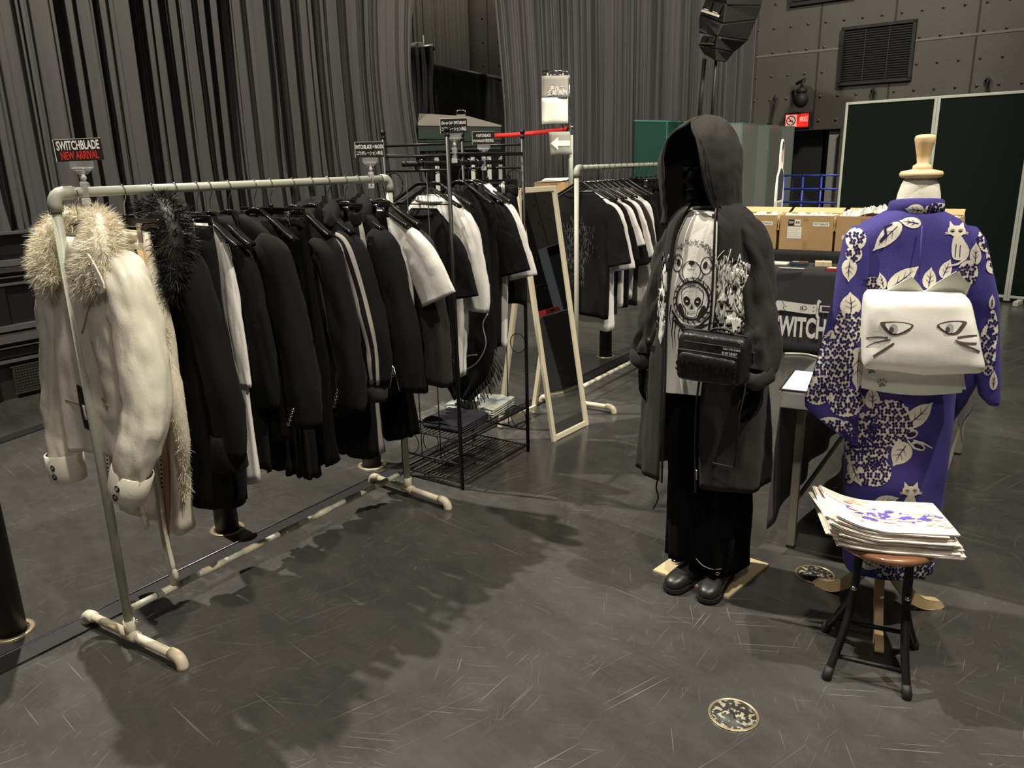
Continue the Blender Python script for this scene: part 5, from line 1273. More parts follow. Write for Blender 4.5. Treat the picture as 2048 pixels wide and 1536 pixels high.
for ex, ez, a_ in ((-.058, .006, .9), (.054, .004, -.9)):
    D(outline(ellipse(cx+ex, cz+ez, .021, .029, 14), .0032), 1); D(ellipse(cx+ex*.92, cz+ez+.002, .0080, .0125, 12, a_*.3), 1)
D(outline(ellipse(cx, cz-.018, .035, .035, 18), .0028), 1)
D(ellipse(cx, cz+.010, .012, .006, 10), 1); D(stroke([(cx, cz+.008), (cx, cz-.012)], .0016), 1); D(stroke([(cx-.013, cz-.011), (cx, cz-.013), (cx+.014, cz-.010)], .0018), 1)
for k in range(26): a = PI+.25+k*.105; x, z = cx+.047*math.cos(a), cz-.010+.045*math.sin(a); D(stroke([(x, z), (x+.006*math.cos(a), z+.010*math.sin(a))], .0034), 1)
sx_, sz_ = -.008, 1.118                                                          # skull in an oval frame
D(outline(ellipse(sx_, sz_+.004, .060, .066, 26), .0075), 1); D(outline(ellipse(sx_, sz_+.004, .072, .078, 28), .0022), 1)
for a in [k*.30 for k in range(21)]: D(stroke([(sx_+.060*math.cos(a), sz_+.004+.066*math.sin(a)), (sx_+.074*math.cos(a+.14), sz_+.004+.082*math.sin(a+.14))], .0036), 1)
D(outline(smooth2([(sx_-.040, sz_+.018), (sx_-.036, sz_+.040), (sx_, sz_+.056), (sx_+.036, sz_+.040), (sx_+.040, sz_+.018), (sx_+.034, sz_-.012), (sx_+.022, sz_-.026), (sx_+.019, sz_-.050), (sx_, sz_-.056), (sx_-.019, sz_-.050), (sx_-.022, sz_-.026), (sx_-.034, sz_-.012)], 2), .0030), 1)
D(smooth2([(sx_-.032, sz_+.008), (sx_-.020, sz_+.018), (sx_-.007, sz_+.006), (sx_-.010, sz_-.010), (sx_-.024, sz_-.012)], 3), 1); D(smooth2([(sx_+.032, sz_+.008), (sx_+.020, sz_+.018), (sx_+.007, sz_+.006), (sx_+.010, sz_-.010), (sx_+.024, sz_-.012)], 3), 1)
D(ellipse(sx_-.018, sz_+.001, .0045, .0030, 8), 0, 2); D(ellipse(sx_+.020, sz_+.001, .0045, .0030, 8), 0, 2)
D([(sx_-.006, sz_-.024), (sx_+.000, sz_-.006), (sx_+.006, sz_-.024)], 1)
for k in range(8): x = sx_-.014+k*.004; D(stroke([(x, sz_-.033), (x, sz_-.045)], .0011), 1)
D(stroke([(sx_-.018, sz_-.039), (sx_, sz_-.041), (sx_+.018, sz_-.039)], .0012), 1)
for q in (-1, 1): D(smooth2([(sx_+q*.040, sz_-.010), (sx_+q*.052, sz_-.018), (sx_+q*.036, sz_-.055), (sx_+q*.020, sz_-.062), (sx_+q*.026, sz_-.040)], 3), 1)
for k in range(46):                                                            # hatched feathers below
    x = -.085+k*.0037; z0 = 1.055-.018*math.cos((x+.01)*18); l_ = .055*(1-abs(x+.01)/.13)
    D(stroke([(x, z0), (x*.8-.002, z0-l_*.5), (x*.55-.004, z0-l_)], [.0026, .002, .0008]), 1)
D(stroke([(-.085, 1.08), (-.055, 1.045), (-.01, 1.012), (.03, 1.04), (.065, 1.08)], .0075), 1); D(stroke([(-.075, 1.06), (-.045, 1.03), (-.01, .992), (.03, 1.025)], .0030), 1)
for x, z0, z1_ in ((-.078, 1.06, .94), (-.066, 1.04, .955), (-.048, 1.02, .965), (-.09, 1.1, 1.02)): D(stroke([(x, z0), (x-.006, (z0+z1_)/2), (x+.002, z1_)], [.006, .004, .001]), 1)
g.build('body', [MT['white_cotton'], MT['card_black']], t, solid=0)
g = MB(); g.tube([Vector((-.02+.058*math.cos(a), -.002+.062*math.sin(a), 1.428-.016*max(0, -math.sin(a)))) for a in [2*PI*k/32 for k in range(33)]], .006, 8); g.build('neckband', MT['white_cotton'], t)

# hooded coat
ct = thing('hooded_coat', 'long charcoal zip hoodie coat with pale splashed print, worn open by the mannequin', 'coat', FM)
specc = [(1.445, .085, .075, .045, -.055), (1.428, .125, .088, .050, -.06), (1.405, .150, .100, .055, -.075), (1.36, .168, .112, .062, -.085), (1.25, .182, .124, .068, -.095), (1.13, .190, .132, .072, -.100), (1.03, .200, .138, .070, -.098), (.90, .218, .145, .052, -.090), (.77, .228, .150, .043, -.085), (.60, .240, .155, .048, -.083), (.50, .246, .158, .055, -.082), (.435, .250, .158, .058, -.082)]
rows = resample([r_ for r_ in specc], 44); rings = []
for i, (z, a, b, x1, x2) in enumerate(rows):
    p1 = math.asin(min(.95, x1/a)); p2 = 2*PI+math.asin(max(-.95, x2/a)); ring = []; t_ = i/43
    for j in range(81):
        ph = p1+(p2-p1)*j/80; e_ = .88
        x = a*math.copysign(abs(math.sin(ph))**e_, math.sin(ph)); y = -b*math.copysign(abs(math.cos(ph))**e_, math.cos(ph))
        f = .010*t_*math.sin(5*ph+1.5+1.2*t_)+.006*t_*math.sin(9*ph+t_*3) + .014*noise.noise(Vector((x*10, y*10, z*5+3))) + .006*noise.noise(Vector((x*26, y*26, z*12)))
        k = .3 if (j < 5 or j > 75) else 1
        ring.append(Vector((x*(1+f*k*3.0), y-.004+f*k*(-1 if y < 0 else 1), z + (.018*math.sin(ph*1.0+.6)*t_**3))))
    rings.append(ring)
g = MB(); g.loft(rings, 0, closed=False); bvco = g.bvh()
rg = random.Random(31)
def in_cloud(x, z):
    if x > 0: return .076 < x < .195 and (abs(x-.125)/.070 + abs(z-1.14)/.16 < 1.15 + .5*noise.noise(Vector((x*60, z*40, 2))))
    return -.180 < x < -.100 and (abs(x+.128)/.050 + abs(z-1.09)/.19 < 1.1 + .5*noise.noise(Vector((x*60, z*40, 5))))
def DC(poly, l_=1, mi=1): decal(g, bvco, poly, to3, dy, mi, .0042*l_, step=.012)
def splash(cx, cz, a_, b_, sd, n=46, spike=.35):
    out = []
    for k in range(n):
        t_ = 2*PI*k/n; r_ = 1 + .22*noise.noise(Vector((math.cos(t_)*2+sd, math.sin(t_)*2, sd))) + (spike*abs(math.sin(t_))**2 if k % 2 else 0)*(.5+.5*noise.noise(Vector((k*1.7, sd, 1))))
        out.append((cx+a_*r_*math.cos(t_)*(1 if k % 2 == 0 else .97), cz+b_*r_*math.sin(t_)))
    return out
DC(splash(.108, 1.185, .026, .062, 1)); DC(splash(.145, 1.205, .026, .034, 2), 1.05); DC(splash(.125, 1.105, .040, .055, 3), 1.1); DC(splash(.160, 1.13, .022, .050, 4), 1.15); DC(splash(.135, 1.045, .036, .030, 5), 1.2); DC(splash(.175, 1.09, .012, .020, 9), 1.0)
DC(splash(-.122, 1.17, .014, .060, 6)); DC(splash(-.132, 1.10, .024, .050, 7), 1.05); DC(splash(-.120, 1.02, .013, .060, 8), 1.1)
for k in range(34):
    x = rg.uniform(.085, .165); z = 1.215+rg.uniform(-.01, .025); DC(stroke([(x, z), (x+rg.uniform(-.008, .008), z+rg.uniform(.02, .055))], [.0050, .0006]), .95)
for k in range(150):                                                           # dark hatching through the splash
    side = 1 if rg.random() < .75 else -1; x = rg.uniform(.085, .165) if side > 0 else rg.uniform(-.155, -.108); z = rg.uniform(1.0, 1.25)
    l_ = rg.uniform(.012, .045); a = PI/2 + rg.gauss(0, .22); w_ = rg.uniform(.0010, .0028)
    DC(stroke([(x, z), (x+l_*.5*math.cos(a), z+l_*.5*math.sin(a)), (x+l_*math.cos(a+.1), z+l_*math.sin(a+.1))], [w_*.3, w_, w_*.2]), 1.5, 2)
for k in range(40):
    x = rg.uniform(.085, .19); z = rg.uniform(1.0, 1.2); DC(ellipse(x, z, rg.uniform(.0015, .005), rg.uniform(.0015, .006), 8), 1.55, 2)
for k in range(26):
    x = rg.choice((rg.uniform(.08, .20), rg.uniform(-.18, -.10))); z = rg.uniform(.93, 1.29); DC(stroke([(x, z), (x+rg.uniform(-.006, .006), z+rg.uniform(.008, .028))], [.003, .0008]))
for pts_, w_ in (([(.085, 1.235), (.075, 1.27), (.098, 1.30)], [.006, .004, .001]), ([(.100, 1.23), (.112, 1.27), (.118, 1.305)], [.006, .004, .001]), ([(.15, 1.20), (.19, 1.23), (.205, 1.275)], [.010, .008, .006]), ([(.13, 1.24), (.15, 1.255), (.175, 1.24), (.18, 1.21)], [.014, .02, .018, .010]), ([(.15, 1.12), (.175, 1.10), (.19, 1.12), (.195, 1.09), (.18, 1.06)], .007), ([(.165, 1.16), (.185, 1.15), (.18, 1.13)], .006)): DC(stroke(pts_, w_))
DC(smooth2([(.090, 1.10), (.100, 1.16), (.125, 1.21), (.140, 1.15), (.135, 1.09), (.11, 1.07)], 3)); DC(smooth2([(.10, 1.03), (.105, 1.075), (.13, 1.09), (.15, 1.07), (.15, 1.035), (.125, 1.02)], 3))
for x, z, a, b in ((.108, 1.055, .009, .008), (.132, 1.052, .008, .008), (.12, 1.035, .005, .006), (.105, 1.12, .006, .012), (.122, 1.13, .004, .015), (.115, 1.17, .004, .016), (.13, 1.10, .012, .003), (.14, 1.18, .006, .010), (-.13, 1.12, .008, .014)): DC(ellipse(x, z, a, b, 10), 1.6, 2)
for k in range(14): x = rg.uniform(.15, .195); z = rg.uniform(1.03, 1.17); DC(stroke([(x, z), (x+.01, z+.008), (x+.006, z-.008)], .0035), 1)
DC(stroke([(-.155, 1.14), (-.18, 1.15), (-.178, 1.12), (-.16, 1.11)], .006))
g.build('body', [MT['charcoal_jersey'], MT['silver_print'], MT['card_black']], ct, solid=.005)
for s, path in ((1, [(.090, .0, 1.375, .028, .050), (.132, -.003, 1.350, .045, .062), (.158, -.010, 1.27, .055, .064), (.180, -.022, 1.14, .058, .060), (.208, -.042, 1.01, .062, .058), (.222, -.060, .94, .055, .054), (.223, -.075, .895, .046, .048)]),
                (-1, [(-.090, .0, 1.375, .028, .050), (-.130, -.003, 1.345, .045, .060), (-.152, -.010, 1.26, .052, .062), (-.168, -.020, 1.12, .055, .058), (-.196, -.035, .99, .056, .056), (-.224, -.045, .93, .050, .052), (-.226, -.050, .895, .043, .046)])):
    g = sleeve_loft(path, n=40, m=36, seed=40+s, fold=.009); sl = g.build('sleeve', MT['charcoal_jersey'], ct, solid=.004)
    x, y = path[-1][:2]; g = MB(); rings = []
    for z, q in ((.905, .94), (.900, 1.08), (.880, 1.16), (.855, 1.14), (.848, .96), (.865, .86)):
        rings.append([Vector((x+.047*q*math.cos(a)+.004*math.sin(3*a), y+.052*q*math.sin(a), z+.010*math.sin(2*a+1))) for a in [2*PI*k/30 for k in range(30)]])
    g.loft(rings, 0); g.build('cuff', MT['charcoal_jersey'], sl, solid=.003)
# hood
HR = Matrix.Translation((-.056, .0, 0)) @ Matrix.Rotation(-14*D2R, 4, 'Z')
hs = [(1.370, .148, .100, 62, .004), (1.42, .143, .106, 58, .006), (1.45, .143, .114, 52, .004), (1.50, .145, .122, 45, .0), (1.56, .145, .128, 41, -.004), (1.62, .138, .130, 38, -.004), (1.665, .116, .120, 33, .0), (1.695, .088, .098, 20, .008), (1.715, .064, .074, 8, .016), (1.730, .036, .044, 4, .020), (1.737, .006, .006, 2, .022)]
A_ = np.array(hs); zz = list(np.linspace(1.370, 1.69, 25))+[1.70, 1.708, 1.715, 1.721, 1.726, 1.730, 1.733, 1.736, 1.737]
rings = []; rim1 = []; rim2 = []
for z in zz:
    a, b, po, cy = [np.interp(z, A_[:, 0], A_[:, c]) for c in (1, 2, 3, 4)]; po *= D2R; pl_ = min(po, 34*D2R); ring = []
    for j in range(61):
        ph = po+(2*PI-po-pl_)*j/60; f = .014*noise.noise(Vector((math.sin(ph)*2.4, math.cos(ph)*2.4, z*7)))+.006*noise.noise(Vector((math.sin(ph)*7, math.cos(ph)*7, z*30)))
        x = (a+f)*math.sin(ph); y = cy-(b+f)*math.cos(ph); y += 0
        ring.append(HR @ Vector((x, y, z)))
    rings.append(ring); rim1.append(ring[0]); rim2.append(ring[-1])
g = MB(); g.loft(rings, 0, closed=False); hd = g.build('hood', MT['charcoal_jersey'], ct, solid=.006)
g = MB(); g.tube(rim1, .0055, 8); g.tube(rim2, .0055, 8); off = [HR.inverted() @ p for p in rim1]
g.tube([HR @ (p + Vector((.020, .010, 0))*max(0, 1-(p.z-1.6)/.12 if p.z > 1.6 else 1)) for p in off], .0016, 6)
g.tube([HR @ Vector((.0, np.interp(z, A_[:, 0], A_[:, 4])-np.interp(z, A_[:, 0], A_[:, 2])*math.cos(np.interp(z, A_[:, 0], A_[:, 3])*D2R)*-1, z)) for z in (1.45, 1.55, 1.62, 1.68, 1.71, 1.73)], .002, 6)
g.build('rim_seam', MT['charcoal_jersey'], hd)
# zips along the open front, cords, pocket
for side in (0, -1):
    g = MB(); pts = []
    for i, (z, a, b, x1, x2) in enumerate(rows):
        x = x1 if side == 0 else x2; ph = math.asin(max(-.95, min(.95, x/a))); pts.append(Vector((x, -b*abs(math.cos(ph))**.88-.010, z)))
    g.tube(pts, .0040, 6, 0); g.build('front_zip', MT['black_nylon'], ct)
g = MB(); g.box((.060, -.165, .50), (.006, .004, .030)); g.ball((.060, -.167, .52), .005, 8); g.build('zip_pull', MT['steel'], ct)
g = MB(); g.box((.052, -.112, 1.41), (.006, .004, .014)); g.build('zip_top', MT['steel'], ct)
g = MB(); g.tube([(.215, -.125, .90), (.200, -.150, .75), (.195, -.155, .56)], .0025, 6); g.tube([(.195, -.155, .56), (.12, -.168, .565)], .0025, 6); g.build('pocket_seam', MT['charcoal_jersey'], ct)
g = MB(); g.tube(smooth2([(-.11, -.135, .45), (-.115, -.14, .40), (-.105, -.14, .36), (-.125, -.14, .31)], 3, False), .003, 6); g.build('hem_cord', MT['black_cotton'], ct)

# ---- waist bag
BMx = FM @ Matrix.Translation((.116, -.158, .955)) @ Matrix.Rotation(6*D2R, 4, 'Z') @ Matrix.Rotation(2*D2R, 4, 'Y')
bg = thing('waist_bag', 'black nylon waist bag with white lettering strapped over the hooded coat', 'bag', BMx)
def rbox(w_, h_, y0, y1, r, seg=5, top_in=.0, nz=1, yr=.012):
    def rr(w2, h2, r2): 
        out = []
        for (sx2, sz2, a0) in ((1, 1, 0), (-1, 1, PI/2), (-1, -1, PI), (1, -1, 3*PI/2)):
            for k in range(seg+1): a = a0+PI/2*k/seg; out.append((sx2*(w2-r2)+r2*math.cos(a), sz2*(h2-r2)+r2*math.sin(a)))
        return out
    rings = []
    for y, q in ((y0, -.012), (y0+yr*.3, -.004), (y0+yr, 0), (y1-yr, 0), (y1-yr*.3, -.004), (y1, -.012)):
        rings.append([Vector((x, y, z)) for x, z in rr(w_/2+q, h_/2+q, r)])
    g = MB(); g.loft(rings, 0, True, True)
    for i, p in enumerate(g.v): g.v[i] = p + Vector((.0, .006*noise.noise(p*22), .005*noise.noise(p*14+Vector((3, 1, 2)))))
    return g
g = rbox(.235, .165, -.085, 0, .028, yr=.02); g.build('body', MT['black_nylon'], bg)
g = rbox(.200, .095, -.108, -.080, .02); g.v = [p+Vector((-.004, 0, -.028)) for p in g.v]; g.build('front_pocket', MT['black_nylon'], bg)
g = MB(); g.tube(smooth2([(-.104, -.092, -.03), (-.104, -.095, .012), (-.09, -.098, .024), (.06, -.098, .024), (.096, -.094, .020)], 3, False), .0035, 6); g.tube([(-.09, -.088, .052), (.10, -.088, .052)], .002, 6); g.tube([(-.108, -.045, .083), (0, -.045, .087), (.108, -.045, .083)], .003, 6); g.build('zip', MT['rubber'], bg)
g = MB(); g.text('SWITCHBLADE', .046, XZ((-.004, -.1095, -.030)), 0, sx=.66, bold=.02); g.build('embossed_letters', mat('gloss_black', (.004, .004, .004), .25), bg, solid=.0015)
g = MB(); g.text('KISS THE KNIFE', .0125, XZ((.072, -.0880, .046)), 0, sx=.66, bold=.04); g.text('IN MY HEART', .0125, XZ((.066, -.0880, .030)), 0, sx=.66, bold=.04); g.build('white_letters', MT['ink_white'], bg)
g = MB(); g.tube(smooth2([(-.02, -.045, .086), (.0, -.045, .098), (.04, -.045, .098), (.06, -.045, .086)], 3, False), .004, 6); g.build('grab_loop', MT['black_nylon'], bg)
g = MB(); Mi = BMx.inverted() @ FM; pts = []
for k in range(40):
    ph = .95+(2*PI-.75-.95)*k/39; pts.append(Mi @ Vector((.246*math.sin(ph), -.166*math.cos(ph)*1.0, .952+.0*k)))
rings = [[p+Vector((0, 0, .014)), p-Vector((0, 0, .014))] for p in pts]; g.loft(rings, 0, closed=False); g.build('strap', MT['black_nylon'], bg, solid=.003)
g = MB(); p = Mi @ Vector((.222, -.118, .955)); g.box(p, (.014, .012, .030)); g.build('buckle', MT['steel'], bg, bevel=.002)

# ================================================================ KIMONO ON A DRESS FORM
KO = Vector((1.26, 2.50, 0)); KM = Matrix.Translation(KO) @ Matrix.Rotation(-15*D2R, 4, 'Z'); KI = KM.inverted()
df = thing('dress_form', 'cream dress form with a turned wooden neck knob on a wooden tripod, under the kimono', 'dress form', KM)
g = body_loft([(1.530, .040, .040, .018), (1.522, .052, .050, .018), (1.515, .060, .056, .018), (1.46, .062, .056, .018), (1.43, .062, .058, .018), (1.40, .066, .06, .018), (1.375, .11, .07, .015), (1.35, .15, .08, .015), (1.2, .14, .09, .02), (1.0, .12, .08, .03), (.8, .15, .1, .03), (.7, .15, .1, .03)], n=30, m=36, fold=0, wr=0, hemf=0, e=2.1); g.build('bust', MT['linen_form'], df)
g = MB(); g.lathe([(.052, 1.524), (.060, 1.528), (.062, 1.536), (.058, 1.543), (.030, 1.549)], (.018, 0, 0), 36); g.build('neck_cap', MT['pine'], df)
g = MB(); g.lathe([(.024, 1.545), (.027, 1.551), (.026, 1.560), (.019, 1.564), (.0155, 1.568), (.019, 1.59), (.027, 1.625), (.030, 1.640), (.027, 1.648), (.012, 1.652)], (.018, 0, 0), 28); g.build('knob', MT['pine'], df)
g = MB(); g.lathe([(.021, .24), (.021, .75)], (.03, 0, 0), 20); g.lathe([(.030, .19), (.036, .20), (.036, .235), (.024, .245)], (.03, 0, 0), 24); g.build('pole', MT['pine'], df)
for px, py in ((1632, 1168), (1880, 1214), (1757, 1308)):
    f = KI @ G(px, py); c = Vector((.03, 0, 0)); d = (f-c); d.z = 0; L_ = d.length; d.normalize(); sd = Vector((-d.y, d.x, 0))
    prof = smooth2([(.02, .235), (.045, .215), (L_*.42, .12), (L_*.70, .050), (L_*.93, .034), (L_+.006, .014), (L_-.01, .0), (L_*.86, .0), (L_*.66, .012), (L_*.40, .060), (.045, .135), (.022, .165)], 3)
    g = MB(); n = len(prof); th = .0135
    a_ = [c + d*x + UP*z - sd*th for x, z in prof]; b_ = [c + d*x + UP*z + sd*th for x, z in prof]
    tri = geometry.tessellate_polygon([[Vector((x, z, 0)) for x, z in prof]])
    g.add(a_+b_, [tuple(q) for q in tri]+[tuple(i+n for i in reversed(q)) for q in tri]+[(i, (i+1) % n, (i+1) % n+n, i+n) for i in range(n)], 0, False); g.build('tripod_leg', MT['pine'], df, bevel=.003)

km = thing('kimono', 'indigo summer kimono with cream hydrangeas, leaves and white cats, seen from behind', 'kimono', KM)
KC = KI @ CC
def kdir(px, py): return (KI.to_3x3() @ ray(px, py)).normalized()
def dpx(mb, bv, poly, mi, lift, step=5.0):
    out = []; n = len(poly)
    for i in range(n):
        a, b = poly[i], poly[(i+1) % n]; k = max(1, int(math.dist(a, b)/step)); out += [(a[0]+(b[0]-a[0])*j/k, a[1]+(b[1]-a[1])*j/k) for j in range(k)]
    xs = [p[0] for p in out]; ys = [p[1] for p in out]; ins = []
    if max(xs)-min(xs) > 2*step and max(ys)-min(ys) > 2*step:
        y = min(ys)+step*.6
        while y < max(ys):
            x = min(xs)+step*.5
            while x < max(xs):
                if inside((x, y), out) and min(math.dist((x, y), q) for q in out) > step*.45: ins.append((x, y))
                x += step
            y += step
    try: r = geometry.delaunay_2d_cdt([Vector(p) for p in out+ins], [], [list(range(len(out)))], 1, 1e-5)
    except Exception: return
    pts = []; ok = []
    for p in r[0]:
        d = kdir(p.x, p.y); h = bv.ray_cast(KC, d, 6)
        if h[0] is None: pts.append(KC); ok.append(False)
        else:
            nn = h[1] if h[1].dot(d) < 0 else -h[1]
            pts.append(h[0]+nn*lift*.6-d*lift*.6); ok.append(abs(h[1].dot(d)) > .10)
    fs = []
    for f in r[2]:
        if all(ok[i] for i in f) and max((pts[f[0]]-pts[f[1]]).length, (pts[f[1]]-pts[f[2]]).length, (pts[f[2]]-pts[f[0]]).length) < .06: fs.append(f)
    mb.add(pts, fs, mi, True)
PAT = []   # (polygon in photo pixels, colour index, layer)
def leaf(b, t, w_, vein=True):
    dx, dy_ = t[0]-b[0], t[1]-b[1]; L_ = math.hypot(dx, dy_); ux, uy = dx/L_, dy_/L_; nx, ny = -uy, ux
    P_ = lambda s, o: (b[0]+dx*s+nx*o*w_/2, b[1]+dy_*s+ny*o*w_/2)
    PAT.append((smooth2([P_(0, 0), P_(.12, .72), P_(.4, 1), P_(.72, .72), P_(.93, .2), P_(1.05, 0), P_(.93, -.2), P_(.72, -.72), P_(.4, -1), P_(.12, -.72)], 2), 1, 1))
    if vein:
        PAT.append((stroke([P_(.12, 0), P_(.5, .06), P_(.85, 0)], [1.6, 1.8, .6]), 2, 2))
        for s, o in ((.3, .55), (.52, .5), (.3, -.55), (.52, -.5)): PAT.append((stroke([P_(s, 0), P_(s+.16, o)], [1.3, .5]), 2, 2))
def cluster(cx, cy, a, b, rot=0, seed=1, sp_=15.0, dark=False):
    n = 26; out = []
    for k in range(n*2):
        t_ = 2*PI*k/(n*2); s = 1+(.045 if k % 2 == 0 else -.02); out.append((cx+a*s*math.cos(t_)*math.cos(rot)-b*s*math.sin(t_)*math.sin(rot), cy+a*s*math.cos(t_)*math.sin(rot)+b*s*math.sin(t_)*math.cos(rot)))
    PAT.append((out, 1, 1)); rg = random.Random(seed); y = cy-max(a, b); r_ = 0
    while y < cy+max(a, b):
        x = cx-max(a, b)+(sp_/2 if r_ % 2 else 0)
        while x < cx+max(a, b):
            fx, fy = x+rg.uniform(-1.4, 1.4), y+rg.uniform(-1.4, 1.4); ro = rg.uniform(0, PI/2)
            lx, ly = (fx-cx)*math.cos(-rot)-(fy-cy)*math.sin(-rot), (fx-cx)*math.sin(-rot)+(fy-cy)*math.cos(-rot)
            if (lx/a)**2+(ly/b)**2 < .97:
                for q in range(4):
                    aa = ro+q*PI/2; px_, py_ = fx+4.2*math.cos(aa), fy+4.1*math.sin(aa)
                    if ((px_-cx)*math.cos(-rot)-(py_-cy)*math.sin(-rot))**2/a**2+((px_-cx)*math.sin(-rot)+(py_-cy)*math.cos(-rot))**2/b**2 < .98: PAT.append((ellipse(px_, py_, 3.3, 2.85, 8, aa), 2, 2))
            x += sp_
        y += sp_*.86; r_ += 1
def cat(hx, hy, s, body=True):
    PAT.append((smooth2([(hx-17*s, hy-2*s), (hx-12*s, hy-9*s), (hx, hy-10*s), (hx+12*s, hy-9*s), (hx+17*s, hy-1*s), (hx+13*s, hy+7*s), (hx, hy+11*s), (hx-13*s, hy+6*s)], 2), 1, 1))
    for q in (-1, 1):
        PAT.append(([(hx+q*14*s, hy-4*s), (hx+q*13*s, hy-19*s), (hx+q*4*s, hy-9*s)], 1, 1))
        PAT.append((ellipse(hx+q*7.5*s, hy-1*s, 4.6*s, 2.5*s, 10), 2, 2)); PAT.append((ellipse(hx+q*7.5*s, hy-1*s, 3.3*s, 1.5*s, 8), 1, 3)); PAT.append((ellipse(hx+q*7.5*s, hy-1*s, 1.3*s, 1.4*s, 6), 2, 4))
        for dy_ in (2, 5): PAT.append((stroke([(hx+q*13*s, hy+dy_*s), (hx+q*22*s, hy+(dy_+1)*s)], [2.6*s, 1.2*s]), 1, 1))
# --- back
cat(1913, 462, 1.05)
PAT.append((smooth2([(1909, 470), (1903, 490), (1904, 513), (1912, 520), (1932, 518), (1938, 500), (1930, 484), (1921, 471)], 2), 1, 1)); PAT.append((stroke([(1912, 488), (1910, 514)], 1.6), 2, 2)); PAT.append((stroke([(1920, 490), (1919, 514)], 1.6), 2, 2)); PAT.append((stroke([(1932, 516), (1915, 528), (1896, 532)], [4, 4, 2]), 1, 2))
cat(1822, 982, 1.0); PAT.append((smooth2([(1817, 990), (1806, 1006), (1800, 1030), (1832, 1030), (1832, 1006), (1827, 990)], 2), 1, 1)); PAT.append((stroke([(1817, 1004), (1813, 1028)], 1.5), 2, 2))
for b, t_, w_ in (((1802, 446), (1748, 500), 32), ((1842, 448), (1800, 442), 22), ((1776, 580), (1836, 534), 34), ((1768, 578), (1760, 546), 17), ((1856, 578), (1862, 536), 28), ((1884, 556), (1900, 520), 24), ((1950, 530), (1952, 486), 24), ((1985, 548), (1984, 508), 26), ((1983, 618), (1984, 590), 12), ((1700, 518), (1697, 562), 30), ((1702, 630), (1700, 586), 42), ((1718, 694), (1714, 779), 40), ((1690, 842), (1704, 872), 17), ((1746, 818), (1744, 774), 30), ((1722, 814), (1722, 786), 18), ((1814, 852), (1864, 806), 36), ((1815, 886), (1787, 930), 42), ((1702, 922), (1722, 970), 28), ((1748, 1008), (1796, 996), 24), ((1722, 1118), (1754, 1136), 28), ((1665, 660), (1650, 700), 16), ((1986, 780), (1988, 742), 16)): leaf(b, t_, w_)
PAT.append((stroke([(1760, 484), (1772, 470), (1770, 455), (1785, 448)], [5, 6, 6, 3]), 2, 2))
for a in ((1822, 868, 14, 9, -.3), (1836, 892, 15, 8, .4)): PAT.append((ellipse(a[0], a[1], a[2], a[3], 14, a[4]), 1, 1)); PAT.append((ellipse(a[0]+1, a[1]+1, a[2]*.7, a[3]*.55, 12, a[4]), 2, 2))
PAT.append((stroke([(1826, 880), (1846, 886), (1864, 896)], [3, 4, 1.5]), 1, 3)); PAT.append((stroke([(1815, 880), (1828, 896), (1840, 898)], [3, 4, 1.5]), 1, 3))
for i, a in enumerate(((1712, 478, 20, 22), (1708, 508, 16, 16), (1697, 656, 27, 38), (1664, 730, 44, 62), (1635, 785, 26, 24), (1692, 805, 34, 28), (1745, 568, 20, 14), (1936, 545, 20, 24), (1972, 478, 16, 26), (1980, 510, 8, 16), (1778, 846, 48, 46), (1722, 868, 38, 42), (1734, 908, 42, 32), (1750, 944, 32, 28), (1975, 700, 16, 50), (1985, 660, 10, 40), (1788, 1138, 36, 26), (1846, 1136, 24, 22), (1700, 955, 8, 12), (1660, 850, 30, 16), (1950, 680, 10, 26))): cluster(*a, seed=i)
PAT.append((stroke([(1800, 1126), (1815, 1122)], 2), 1, 3))
def pattern(g, bv, boxes=None):
    for lay in (1, 2, 3, 4):
        for poly, mi, l_ in PAT:
            if l_ == lay:
                if boxes and not (boxes[0] < poly[0][0] < boxes[1]): continue
                dpx(g, bv, poly, mi, .0011*l_+.0008, 5.0)
KMATS = [MT['indigo_cotton'], MT['print_cream'], MT['print_navy']]
g = body_loft([(1.43, .070, .060, .012), (1.412, .105, .075, .012), (1.388, .150, .088, .010), (1.355, .178, .095, .010), (1.27, .178, .105, .012), (1.15, .165, .112, .018), (1.0, .152, .115, .026), (.88, .155, .120, .032), (.70, .160, .122, .036), (.45, .156, .118, .044), (.205, .146, .108, .052)], n=60, m=100, seed=700, fold=.0035, ks=(3, 5, 7), wr=.004, e=2.5)
bv = g.bvh(); pattern(g, bv); g.build('body', KMATS, km)
def flat_sleeve(rows_, nz, seed):
    A2 = np.array(rows_); rings = []
    for z in np.linspace(rows_[0][0], rows_[-1][0], nz):
        xo, xi, yc, b = [np.interp(-z, -A2[:, 0], A2[:, c]) for c in (1, 2, 3, 4)]; cx_ = (xo+xi)/2; a = abs(xo-xi)/2; ring = []
        for j in range(40):
            th_ = 2*PI*j/40; c, s_ = math.cos(th_), math.sin(th_); x = cx_+a*math.copysign(abs(c)**.7, c); y = yc+b*math.copysign(abs(s_)**.8, s_)
            y += .008*noise.noise(Vector((x*14, seed, z*8)))+.004*math.sin(x*60+z*8); ring.append(Vector((x, y, z)))
        rings.append(ring)
    g = MB(); g.loft(rings, 0, True, True); return g
g = flat_sleeve([(1.375, -.165, -.10, .0, .05), (1.34, -.190, -.10, -.01, .06), (1.25, -.203, -.10, -.03, .055), (1.15, -.213, -.10, -.05, .045), (1.05, -.228, -.10, -.065, .035), (.93, -.250, -.10, -.07, .03), (.82, -.274, -.10, -.07, .026), (.785, -.270, -.10, -.07, .025), (.74, -.215, -.10, -.07, .024), (.67, -.120, -.095, -.07, .02)], 54, 3); bv = g.bvh(); pattern(g, bv, (1590, 1745)); g.build('sleeve', KMATS, km)
